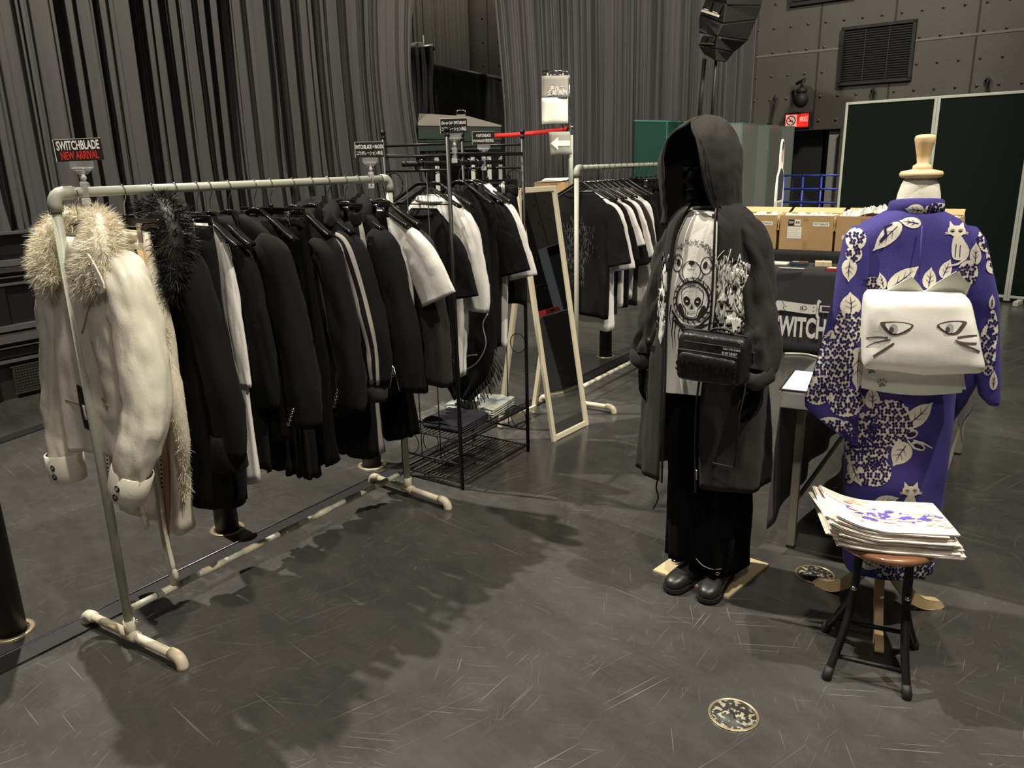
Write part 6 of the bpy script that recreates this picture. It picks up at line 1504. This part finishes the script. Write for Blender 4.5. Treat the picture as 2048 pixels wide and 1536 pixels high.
g = flat_sleeve([(1.375, .19, .12, .0, .05), (1.34, .215, .13, -.005, .06), (1.25, .245, .15, -.01, .055), (1.15, .275, .17, -.02, .05), (1.05, .290, .20, -.02, .04), (.93, .310, .235, -.02, .035), (.84, .322, .26, -.02, .03), (.815, .318, .285, -.02, .025)], 44, 8); bv = g.bvh(); pattern(g, bv, (1930, 2020)); g.build('sleeve', KMATS, km)
g = flat_sleeve([(1.2, .20, .12, .03, .05), (1.0, .245, .14, .03, .055), (.88, .262, .15, .03, .05), (.80, .240, .14, .03, .045), (.73, .20, .13, .03, .04), (.66, .15, .11, .03, .02)], 24, 12); g.build('inner_sleeve', MT['indigo_cotton'], km)
rings = []
for k, (dr, z) in enumerate(((.012, 1.405), (.020, 1.425), (.016, 1.452), (.010, 1.456), (.006, 1.440), (.004, 1.41))):
    rings.append([Vector((.015+(.062+dr)*math.cos(a), (.058+dr)*math.sin(a)+.006, z+.010*math.sin(a)*-1)) for a in [2*PI*q/40 for q in range(40)]])
g = MB(); g.loft(rings, 0); bv = g.bvh(); P0 = PAT; PAT = []
leaf((1848, 422), (1812, 418), 24); cluster(1876, 428, 30, 22, 0, 5, 12.5); pattern(g, bv); PAT = P0; g.build('collar', KMATS, km)
g = MB(); g.tube([(.016, -.098, 1.385), (.016, -.118, 1.30), (.018, -.126, 1.2)], .0026, 6); g.build('back_seam', MT['indigo_cotton'], km)

ob = thing('obi_sash', 'white obi sash with a cat face, ears and paw prints on the kimono back', 'sash', KM)
spb = [(1.198, .128, .020, -.002, -.165), (1.190, .140, .040, .0, -.170), (1.17, .147, .052, .006, -.176), (1.10, .155, .060, .016, -.180), (1.03, .162, .064, .030, -.184), (.985, .168, .062, .040, -.184), (.968, .168, .052, .042, -.182), (.960, .160, .030, .042, -.180)]
g = MB(); rws = resample(spb, 26); rings = []
for (z, a, b, cx_, cy_) in rws:
    ring = []
    for j in range(80):
        th_ = 2*PI*j/80; c, s_ = math.cos(th_), math.sin(th_); x = cx_+a*math.copysign(abs(c)**.34, c); y = cy_+b*math.copysign(abs(s_)**.5, s_)+.006*noise.noise(Vector((x*9, z*11, 3)))+.004*noise.noise(Vector((x*22, z*22, 5)))
        ring.append(Vector((x, y, z-.012*math.exp(-((x-.03)/.05)**2)*(1 if z < 1.0 else 0))))
    rings.append(ring)
g.loft(rings, 0, True, True); bv = g.bvh()
def E(poly, mi, l_=1): dpx(g, bv, poly, mi, .0010*l_+.0006, 6.0)
def px4(x, y): return (1600+x/4.518, 560+y/4.518)
eye = smooth2([px4(*p) for p in ((722, 385), (790, 376), (880, 376), (960, 385), (1028, 410), (985, 455), (930, 480), (880, 496), (830, 494), (785, 470), (755, 435))], 3)
eye_in = smooth2([px4(*p) for p in ((768, 398), (820, 388), (900, 386), (1005, 412), (950, 455), (890, 482), (840, 480), (800, 452))], 3)
E(eye, 1, 1); E(eye_in, 0, 2); E(ellipse(*px4(845, 440), 8.6, 9.6, 16), 2, 3); E(ellipse(*px4(826, 448), 4.8, 5.4, 14), 1, 4)
eye = smooth2([px4(*p) for p in ((1235, 408), (1300, 380), (1380, 368), (1505, 376), (1480, 430), (1440, 475), (1400, 492), (1350, 490), (1300, 468), (1262, 438))], 3)
eye_in = smooth2([px4(*p) for p in ((1256, 410), (1310, 392), (1380, 380), (1462, 386), (1440, 425), (1405, 468), (1360, 480), (1310, 460))], 3)
E(eye, 1, 1); E(eye_in, 0, 2); E(ellipse(*px4(1352, 437), 8.2, 9.8, 16), 2, 3); E(ellipse(*px4(1334, 446), 4.6, 5.2, 14), 1, 4)
for pts_, w_ in ((((597, 524), (700, 516), (795, 522)), [2.4, 3, 3.6]), (((597, 606), (690, 562), (818, 540)), [1.6, 2.4, 3.2]), (((664, 692), (760, 630), (850, 572)), [5.5, 4.6, 4.2]), (((1422, 520), (1520, 505), (1626, 500)), [3.6, 3.4, 3]), (((1400, 545), (1480, 570), (1640, 572)), [2.6, 4.2, 2.6]), (((1400, 545), (1480, 590), (1560, 620), (1622, 648)), [2, 4.2, 4, 4])):
    E(stroke(smooth2([px4(*p) for p in pts_], 3, False), list(np.interp(np.linspace(0, 1, 3*(len(pts_)-1)+1), np.linspace(0, 1, len(w_)), w_))), 1, 1)
g.build('bow', [MT['obi_white'], MT['ink_brown'], MT['ink_grey']], ob)
def klocal(px, py, yl):
    d = KI.to_3x3() @ ray(px, py); t_ = (yl-KC.y)/d.y; p = KC+d*t_; return p
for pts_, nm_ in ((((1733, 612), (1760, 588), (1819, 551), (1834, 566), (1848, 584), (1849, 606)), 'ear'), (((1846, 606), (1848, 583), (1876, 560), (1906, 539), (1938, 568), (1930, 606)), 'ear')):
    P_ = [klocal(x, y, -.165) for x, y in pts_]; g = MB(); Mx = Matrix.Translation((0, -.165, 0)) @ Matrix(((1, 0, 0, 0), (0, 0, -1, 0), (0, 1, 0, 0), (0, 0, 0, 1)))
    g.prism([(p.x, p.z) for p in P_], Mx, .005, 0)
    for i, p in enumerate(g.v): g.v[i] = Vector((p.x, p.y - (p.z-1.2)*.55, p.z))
    g.build(nm_, [MT['obi_white_shaded']], ob, bevel=.001)
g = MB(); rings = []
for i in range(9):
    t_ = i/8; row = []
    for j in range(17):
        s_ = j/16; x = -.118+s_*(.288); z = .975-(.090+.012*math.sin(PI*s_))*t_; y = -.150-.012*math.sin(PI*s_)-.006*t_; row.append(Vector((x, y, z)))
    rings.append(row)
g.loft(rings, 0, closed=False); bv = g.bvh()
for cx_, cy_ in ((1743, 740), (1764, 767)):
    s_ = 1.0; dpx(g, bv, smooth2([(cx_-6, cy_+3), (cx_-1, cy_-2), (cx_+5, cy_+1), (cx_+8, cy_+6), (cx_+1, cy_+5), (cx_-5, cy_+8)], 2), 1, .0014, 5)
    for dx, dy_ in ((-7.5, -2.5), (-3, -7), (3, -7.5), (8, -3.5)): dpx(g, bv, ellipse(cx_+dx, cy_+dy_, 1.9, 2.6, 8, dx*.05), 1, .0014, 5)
g.build('lower_flap', [MT['obi_white_shaded'], mat('paw_ink', (.17, .18, .155), .8)], ob)
g = MB(); P_ = [klocal(x, y, -.150) for x, y in ((1906, 742), (1926, 736), (1932, 779), (1908, 778))]; g.add([p for p in P_]+[p+Vector((0, .03, 0)) for p in P_], [(0, 1, 2, 3), (1, 5, 6, 2)], 0, False); g.build('lace_fold', MT['obi_white'], ob)
g = body_loft([(1.16, .168, .118, .018), (1.12, .166, .120, .020), (.95, .162, .122, .028), (.92, .160, .120, .030)], n=8, m=60, seed=9, fold=0, wr=.002, e=2.5); g.build('waist_band', MT['indigo_cotton'], ob)

# ================================================================ STOOL AND NEWSPAPERS
ft = [G(1653, 1358), G(1813, 1397), G(1650, 1262), G(1828, 1296)]; SC = (ft[0]+ft[1]+ft[2]+ft[3])/4
SA = math.atan2((ft[1]-ft[0]).y, (ft[1]-ft[0]).x)
sto = thing('folding_stool', 'round wooden folding stool on black tube legs carrying the newspapers', 'stool', Matrix.Translation(SC)); loc_ = [f-SC for f in ft]; SZ = .445
g = MB(); sc_ = Vector((.015, .0, 0)); g.lathe([(.10, SZ-.028), (.130, SZ-.026), (.141, SZ-.018), (.143, SZ-.008), (.136, SZ), (.10, SZ+.001)], sc_, 48); g.build('seat', MT['maple_seat'], sto)
tops = []
for i, f in enumerate(loc_):
    side = 1 if i in (1, 3) else -1; fb = -1 if i < 2 else 1
    ex = Vector((math.cos(SA), math.sin(SA), 0)); ey = Vector((-ex.y, ex.x, 0))
    T_ = sc_ + ex*side*.070 + ey*fb*(.045 if fb < 0 else .02) + UP*(SZ-.028); M1 = Vector((T_.x, T_.y, 0)) + ex*side*.006 - ey*fb*.005 + UP*.235
    pts = smooth2([tuple(T_), tuple(T_*.5+M1*.5), tuple(M1), tuple(M1.lerp(f, .45)+ex*side*-.004), (f.x, f.y, .012)], 5, False)
    g = MB(); g.tube(pts, .0128, 14); lg = g.build('leg', MT['black_paint'], sto); tops.append(M1)
    g = MB(); d = (Vector(pts[-1])-Vector(pts[-3])).normalized(); e_ = Vector(pts[-1]); g.tube([e_-d*.030, e_-d*.003, e_+Vector((0, 0, -.012))], [.0146, .0152, .0145], 12); g.build('foot', MT['rubber'], lg)
for a, b, k in ((0, 1, .90), (2, 3, .88)):
    g = MB(); p = tops[a].lerp(loc_[a], k*.78); q = tops[b].lerp(loc_[b], k*.78); g.tube([p, q], .0075, 12); g.build('cross_bar', MT['black_paint'], sto)
for a, b in ((0, 2), (1, 3)):
    g = MB(); p = tops[a]*.5+Vector((sc_.x, sc_.y, 0))*0+tops[a]*.5+UP*.05; q = tops[b]+UP*.05; g.tube([p-(q-p)*.25, q+(q-p)*.2], .0045, 8); g.ball(p-(q-p)*.28, .009, 8); g.build('pivot_bolt', MT['steel'], sto)
# stack
rg = random.Random(77); NP = 14; nb = SC + Vector((.010, .012, SZ)); AN = -9*D2R
def bendz(x, k): return (.030+.0020*k)*max(0, (-x-.02)/.17)**1.7
for k in range(NP):
    top = k == NP-1
    lab = 'topmost newspaper with violet and cream printing, curling up at its left end' if top else ('lowest newspaper of the stack, lying on the wooden stool seat' if k == 0 else 'folded newspaper in the stack on the stool, %s from the top' % ('', 'second', 'third', 'fourth', 'fifth', 'sixth', 'seventh', 'eighth', 'ninth', 'tenth', 'eleventh', 'twelfth', 'thirteenth')[NP-1-k])
    ox, oy, rz = rg.uniform(-.018, .012), rg.uniform(-.010, .010), rg.uniform(-.07, .07)
    if k < 4: ox += .012; rz -= .03
    if k > 8: ox -= .012
    if top: ox, oy, rz = -.004, .0, .0
    z0 = .0012+k*.0052; w_, h_ = .350, .225
    t = thing('newspaper', lab, 'newspaper', Matrix.Translation(nb + UP*z0) @ Matrix.Rotation(AN+rz, 4, 'Z') @ Matrix.Translation((ox, oy, 0)), 'folded newspapers stacked on the stool')
    lift = .55+.45*min(1, k/6)
    for pg in range(2):
        rings = []; th = .0021
        for i in range(25):
            x = -w_/2+w_*i/24; zb = bendz(x, k)*lift + pg*.0024 + .0012*math.sin(x*30+k)*(1 if not top else .3)*(x > .1)
            rings.append([Vector((x+(.004*pg), y+.0015*math.sin(i*.9+k), zb+dz)) for y, dz in ((-h_/2, .0), (-h_/2-.0015, th/2), (-h_/2, th), (0, th+.0004), (h_/2, th), (h_/2+.001, th/2), (h_/2, .0), (0, 0))])
        g = MB(); g.loft(rings, 0, True, True)
        if top and pg == 1:
            bv = g.bvh(); T3 = lambda x, y: Vector((x, y, .3)); dz_ = (0, 0, -1)
            def N(poly, mi, l_=1): decal(g, bv, poly, T3, dz_, mi, .0008*l_, step=.014)
            r3 = random.Random(5)
            for _ in range(130):
                x = r3.uniform(-.10, .165); y = -.012+r3.gauss(0, .022)-x*.05; s_ = r3.uniform(.006, .018); N([(x-s_, y-s_*.5), (x+s_*.2, y-s_*.6), (x+s_, y), (x+s_*.3, y+s_*.6), (x-s_*.7, y+s_*.3)], r3.choice((1, 1, 2, 2, 3, 0)), 1+_*.02)
            N([(-.02, -.02), (.012, -.022), (.010, .016), (-.004, .010), (-.016, .020)], 1, 3); N([(.05, -.025), (.085, -.022), (.08, -.008), (.05, -.010)], 1, 3)
            for _ in range(14): x = r3.uniform(-.1, .15); y = r3.uniform(.05, .105); s_ = r3.uniform(.006, .014); N([(x-s_, y), (x+s_, y-.002), (x+s_, y+.006), (x-s_*.6, y+.007)], 3, 1.2)
            txt = MB(); txt.text('Newspaper', .020, Matrix.Translation((-.128, .030, 0)) @ Matrix.Rotation(-.25, 4, 'Z'), 0, sx=.9)
            vs = [];
            for p in txt.v:
                hh = bv.ray_cast(Vector((p.x, p.y, .3)), Vector((0, 0, -1)), 1); vs.append((hh[0]+UP*.0012) if hh[0] else p)
            g.add(vs, txt.f, 4, False)
        g.build('page', [MT['news_paper'] if top or k % 3 else MT['news_edge'], MT['news_violet'], MT['news_pink'], MT['news_ochre'], MT['ink_brown']], t)

# ================================================================ SMALL DRAPED COUNTER BEHIND THE KIMONO (seen in the standing mirror)
ctM = Matrix.Translation((2.93, 5.25, 0)) @ Matrix.Rotation(YAW-PI/2, 4, 'Z')
cu_ = thing('counter', 'small counter draped in dark cloth behind the kimono, seen in the mirror', 'counter', ctM)
g = MB(); g.box((0, 0, .36), (.30, .42, .72)); g.build('body', MT['cream_wood'], cu_, bevel=.004)
g = MB(); g.box((0, 0, .385), (.33, .45, .70)); o = g.build('dark_cloth', MT['table_cloth'], cu_, bevel=.012)
g = MB(); g.box((0, 0, .025), (.10, .20, .045)); g.box((-.052, 0, .03), (.004, .06, .02), 1); tag(g.build('red_device', [MT['red_case'], MT['rubber']], M=ctM @ Matrix.Translation((-.06, .0, .736)), bevel=.012), 'red card reader on the small dark counter, seen in the mirror', 'device')
g = MB(); g.box((0, 0, .17), (.16, .30, .34)); tag(g.build('red_box', MT['red_case'], M=ctM @ Matrix.Translation((.02, .42, 0)), bevel=.01), 'red box on the floor beside the small dark counter, seen in the mirror', 'box')

# ================================================================ TABLES
def cloth_table(name, lab, clab, O, ux, uy, W_, D_, H_, drops, mname, leg_pts, seed, fk=1.0):
    """O front-left corner on the floor; ux along the front, uy towards the back; drops = front, left, back, right"""
    ang = math.atan2(ux.y, ux.x); M = Matrix.Translation(O) @ Matrix.Rotation(ang, 4, 'Z')
    t = thing(name, lab, 'table', M); g = MB(); g.box((W_/2, D_/2, H_-.016), (W_-.012, D_-.012, .026)); g.build('tabletop', MT['cream_wood'], t, bevel=.003)
    for x, y in leg_pts: g = MB(); g.box((x, y, (H_-.03)/2), (.032, .028, H_-.03)); g.box((x, y, .006), (.036, .032, .012), 1); g.build('leg', [MT['table_metal'], MT['rubber']], t, bevel=.003)
    xs = sorted({p[0] for p in leg_pts}); ys = sorted({p[1] for p in leg_pts})
    for x in xs:
        for z in (.20, H_-.13): g = MB(); g.tube([(x, ys[0], z), (x, ys[-1], z)], .010, 10); g.build('stretcher', MT['table_metal'], t)
    n = 60; per = []
    # cloth: top plus hanging skirt with folds
    g = MB(); zt = H_+.0015
    g.add([(0, 0, zt), (W_, 0, zt), (W_, D_, zt), (0, D_, zt)], [(0, 1, 2, 3)], 0, False)
    sides = (((0, 0), (W_, 0), (0, -1), drops[0]), ((W_, 0), (W_, D_), (1, 0), drops[3]), ((W_, D_), (0, D_), (0, 1), drops[2]), ((0, D_), (0, 0), (-1, 0), drops[1]))
    for a, b, nrm, dp in sides:
        if dp <= 0: continue
        L_ = math.dist(a, b); m_ = max(8, int(L_*34)); rings = []
        for i in range(14):
            t_ = i/13; row = []
            for j in range(m_+1):
                s_ = j/m_; x = a[0]+(b[0]-a[0])*s_; y = a[1]+(b[1]-a[1])*s_; f = fk*t_*(.014+.030*min(1, dp))*(.5+.5*math.sin(s_*L_*13+seed)+.5*noise.noise(Vector((s_*L_*4, seed, t_))))
                o_ = .004+f+.01*t_; row.append(Vector((x+nrm[0]*o_, y+nrm[1]*o_, zt-dp*t_-(.0 if dp < .3 else .01*math.sin(s_*9)*t_))))
            rings.append(row)
        g.loft(rings, 0, closed=False)
    c = g.build('tablecloth', MT[mname], M=M, solid=.002); tag(c, clab, 'tablecloth'); return t, M
# near table behind the mannequins
cN = G(1546, 795, .705); oN = Vector((cN.x, cN.y, 0)) + U*.10 + V*.01
t, MN = cloth_table('folding_table', 'folding table with pale metal legs between the hooded figure and the kimono', 'dark grey tablecloth hanging low on the left side of the near table', oN, V, U, .60, 1.75, .705, (.060, .60, .05, .10), 'table_cloth_light', [(.055, .10), (.55, .10), (.055, 1.65), (.55, 1.65)], 2)
MNi = MN.inverted()
g = MB(); g.box((0, 0, .003), (.21, .30, .004), 0); g.box((0, 0, .0015), (.23, .32, .003), 1)
pc = G(1632, 766, .710); o = g.build('paper_sheet', [MT['paper_white'], MT['rubber']], M=Matrix.Translation(pc) @ Matrix.Rotation(YAW-PI/2+.08, 4, 'Z')); tag(o, 'white paper with a dark border on the near table beside the kimono sleeve', 'paper')
# banner table
DX = V.copy(); DY = U.copy()
fr0 = Vector((2.279, 6.459, 0)) - DX*.62
t, MBt = cloth_table('banner_table', 'table under the black SWITCHBLADE banner cloth behind the hooded figure', 'black banner tablecloth printed with a knife and the word SWITCHBLADE', fr0, DX, DY, 1.50, .45, .70, (.685, .66, .6, .66), 'table_cloth', [(.06, .06), (1.44, .06), (.06, .39), (1.44, .39)], 5, .22)
def bt(px, py): p = VP(px, py, fr0+DX*.62-DY*.035, YAW-PI/2); return MBt.inverted() @ p
g = MB(); c = bt(1652, 660); h_ = (bt(1620, 640).z-bt(1620, 679).z)/.72
x_l = bt(1548, 640).x
Mx = XZ((x_l+.0, c.y-.028, c.z)); vs, fs = text_geo('SWITCHBLADE', .035, 'LEFT'); g.add([Mx @ Vector((x*h_*.50, y*h_, 0)) for x, y in vs], fs, 0, False)
o = g.build('banner_lettering', MT['ink_white'], bpy.data.objects['tablecloth.001'])
g = MB(); k0 = bt(1552, 611); k1 = bt(1648, 611); k0.z += .010; s_ = (k1.x-k0.x)/96.0
def kp(x, y): return (x*s_, -y*s_)   # pixel offsets from (1552, 611)
Mk = XZ((k0.x, k0.y-.030, k0.z)); Mk2 = XZ((k0.x, k0.y-.0315, k0.z)); Mk3 = XZ((k0.x, k0.y-.033, k0.z))
hnd = smooth2([kp(*p) for p in ((2, -8), (10, -10), (40, -8), (74, -6), (84, -6), (84, 12), (60, 13), (30, 11), (12, 10), (4, 12), (1, 4))], 2)
g.flat(hnd, Mk, 0); g.flat(smooth2([kp(*p) for p in ((84, -14), (89, -17), (92, -12), (88, -9), (88, 14), (92, 19), (88, 22), (83, 16))], 2), Mk, 0)
g.flat([kp(*p) for p in ((90, -6), (260, -6), (300, 6), (260, 8), (90, 8))], Mk, 0)
g.flat([kp(*p) for p in ((94, -4), (256, -4), (280, 2), (256, 5), (94, 5))], Mk2, 1)
g.flat(stroke([kp(14, -9), kp(19, -2), kp(17, 6), kp(22, 10)], s_*1.3), Mk2, 1); g.flat(ellipse(*kp(58, 2), 7*s_, 4.4*s_, 14), Mk2, 1); g.flat(ellipse(*kp(58, 2), 5.6*s_, 3.0*s_, 14), Mk3, 0); g.flat(ellipse(*kp(56, 2), 2.0*s_, 2.0*s_, 10), XZ((k0.x, k0.y-.0345, k0.z)), 1)
for x, y in ((22, 1), (78, -1), (78, 7)): g.flat(ellipse(*kp(x, y), 1.3*s_, 1.3*s_, 8), Mk2, 1)
g.build('knife_emblem', [MT['ink_white'], MT['table_cloth']], bpy.data.objects['tablecloth.001'])
# things on the banner table
def onT(px, py, z=.7035): return G(px, py, z)
def rest(nm, mb, mats, px, py, lab, cat, rz=0, grp=None, z=.7035, bevel=0):
    p = onT(px, py, z); o = mb.build(nm, mats, M=Matrix.Translation(p) @ Matrix.Rotation(rz, 4, 'Z'), bevel=bevel); return tag(o, lab, cat, grp)
g = MB(); g.box((0, 0, .014), (.14, .10, .026)); g.box((0, 0, .029), (.125, .088, .006), 1); rest('small_case', g, [MT['teal_case'], MT['lens_dark']], 1599, 531, 'small flat dark teal case on the banner table', 'case', -.5, bevel=.003)
g = MB(); g.box((0, 0, .020), (.13, .10, .040)); g.box((0, 0, .021), (.02, .102, .042), 1); rest('small_box', g, [MT['cream_box'], MT['plywood']], 1646, 532, 'small cream box on the banner table', 'box', -.35, bevel=.003)
g = MB(); g.prism(smooth2([(-.10, -.03), (.10, -.05), (.14, .02), (.06, .06), (-.08, .05)], 2), Matrix(), .018, 0); g.prism([(-.10, -.03), (-.03, -.035), (-.03, .05), (-.08, .05)], Matrix.Translation((0, 0, .0185)), .001, 1); rest('flat_pouch', g, [MT['red_case'], MT['paper_white']], 1680, 541, 'flat red and white pouch at the front of the banner table', 'pouch', -.45)
g = MB(); g.tube([(-.10, 0, .006), (.10, 0, .006)], .0055, 8); rest('white_pen', g, MT['paper_white'], 1583, 538, 'thin white pen lying on the banner table', 'pen', -.55)
g = MB(); g.box((0, 0, .008), (.20, .14, .014)); g.box((-.06, .02, .018), (.08, .06, .01)); rest('paper_bundle', g, MT['paper_white'], 1552, 528, 'bundle of white papers on the banner table by the coat shoulder', 'papers', -.5, bevel=.002)
g = MB(); g.tube(smooth2([(0, 0, .01), (.15, .05, .01), (.3, -.02, .01), (.5, .04, .012), (.62, .0, .01)], 5, False), .008, 6); p = G(1568, 708); tag(g.build('white_cable', MT['paper_white'], M=Matrix.Translation((p.x, p.y-.02, 0)) @ Matrix.Rotation(-.55, 4, 'Z')), 'white cable on the floor at the foot of the banner cloth', 'cable')
# rear table with cartons
b0_ = G(1552, 499, .69); o2 = Vector((b0_.x, b0_.y, 0)) - DX*.72 - DY*.04
t, MR = cloth_table('rear_table', 'black draped table carrying the row of open cartons', 'black cloth over the table with the cartons', o2, DX, DY, 2.38, .62, .69, (.66, .6, .6, .6), 'black_drape', [(.08, .06), (2.30, .06), (.08, .55), (2.30, .55)], 9)
bw, bh, bdp = .50, .335, .42
clab = ('open tan carton half hidden by the hooded coat shoulder', 'open tan carton with paper labels in the middle of the row', 'open tan carton with crumpled clear bags spilling over, left of the kimono', 'tan carton behind the kimono, its corner showing at the right shoulder')
for k in range(4):
    x0 = .74+(k-1)*.535; Mx = MR @ Matrix.Translation((x0+bw/2, .05+bdp/2, .6935)) @ Matrix.Rotation((.0, .01, -.02, .03, -.02)[k], 4, 'Z')
    t = thing('carton', clab[k], 'carton', Mx, 'open cartons on the rear table'); w2, d2 = bw/2, bdp/2
    g = MB(); th = .006
    for c_, s3 in (((0, -d2, bh/2), (bw, th, bh)), ((0, d2, bh/2), (bw, th, bh)), ((-w2, 0, bh/2), (th, bdp, bh)), ((w2, 0, bh/2), (th, bdp, bh)), ((0, 0, th/2+.001), (bw, bdp, th))): g.box(c_, s3)
    g.build('body', MT['cardboard'], t, bevel=.002)
    for nm_, c_, s3, rx, ry in (('flap', (0, d2+.070, bh+.020), (bw, th, .16), -74*D2R, 0), ('flap', (-w2-.012, 0, bh-.07), (th, bdp, .15), 0, 8*D2R), ('flap', (w2+.012, 0, bh-.07), (th, bdp, .15), 0, -8*D2R)):
        g = MB(); g.box(c_, s3, 0, Matrix.Rotation(rx, 4, 'X') @ Matrix.Rotation(ry, 4, 'Y')); g.build(nm_, MT['cardboard_in'], t)
    g = MB(); rr = random.Random(k+40); n1 = 26; rings = []
    for i in range(13):
        row = []
        for j in range(n1):
            x = -w2+.02+(bw-.04)*j/(n1-1); y = -d2+.012+(bdp-.03)*i/12
            z = bh-.04+(.075 if k == 2 else .045)*(.6+noise.noise(Vector((x*13+k*5, y*13, k)))+.6*noise.noise(Vector((x*35, y*35, k+3)))) * (1 if 0 < i < 12 else .4) + (.06*math.exp(-((x-.06)/.12)**2) if k == 2 else 0)
            row.append(Vector((x, y - (.012 if i == 0 else 0), z)))
        rings.append(row)
    g.loft(rings, 0, closed=False)
    for i, f in enumerate(g.f): g.sm[i] = False
    g.build('clear_bags', MT['bag_plastic'], t)
    g = MB(); F = XZ((0, -d2-th/2-.0015, 0)); F2 = XZ((0, -d2-th/2-.0025, 0))
    def lbl(x0_, z0_, x1_, z1_, mi, fr=F): g.flat([(x0_, z0_), (x1_, z0_), (x1_, z1_), (x0_, z1_)], fr, mi)
    if k in (0, 1):
        lbl(-.17, .235, -.115, .295, 1); lbl(-.110, .238, -.055, .295, 0); lbl(-.175, .11, -.04, .225, 0)
        g.text('DXV', .030, XZ((-.142, -d2-th/2-.0026, .266)), 0, sx=.7, bold=.03)
        g.text('取扱', .026, XZ((-.082, -d2-th/2-.0026, .266)), 1, sx=.8, bold=.02)
        for q in range(5): g.flat([(-.168, .205-q*.02), (-.05-.02*(q % 2), .205-q*.02), (-.05-.02*(q % 2), .2085-q*.02), (-.168, .2085-q*.02)], F2, 2)
        lbl(.065, .235, .215, .272, 0); g.text('SWITCHBLADE', .027, XZ((.140, -d2-th/2-.0026, .2535)), 1, sx=.72)
    else:
        lbl(-.11, .165, .06, .200, 0); g.text('SWITCHBLADE', .027, XZ((-.025, -d2-th/2-.0026, .1825)), 1, sx=.72); lbl(-.19, .110, .02, .155, 0); g.text('MAXSIX', .036, XZ((-.085, -d2-th/2-.0026, .1325)), 1, sx=.9)
    g.build('paper_label', [MT['paper_white'], MT['card_black'], MT['ink_grey']], t)
    g = MB(); g.flat([(-.02, 0), (.02, 0), (.02, .09), (-.02, .09)], F, 0); g.flat([(-.03, bh-.05), (.02, bh-.05), (.02, bh-.02), (-.03, bh-.02)], F, 0); g.build('tape', mat('tape', (.36, .23, .10), .35), t)
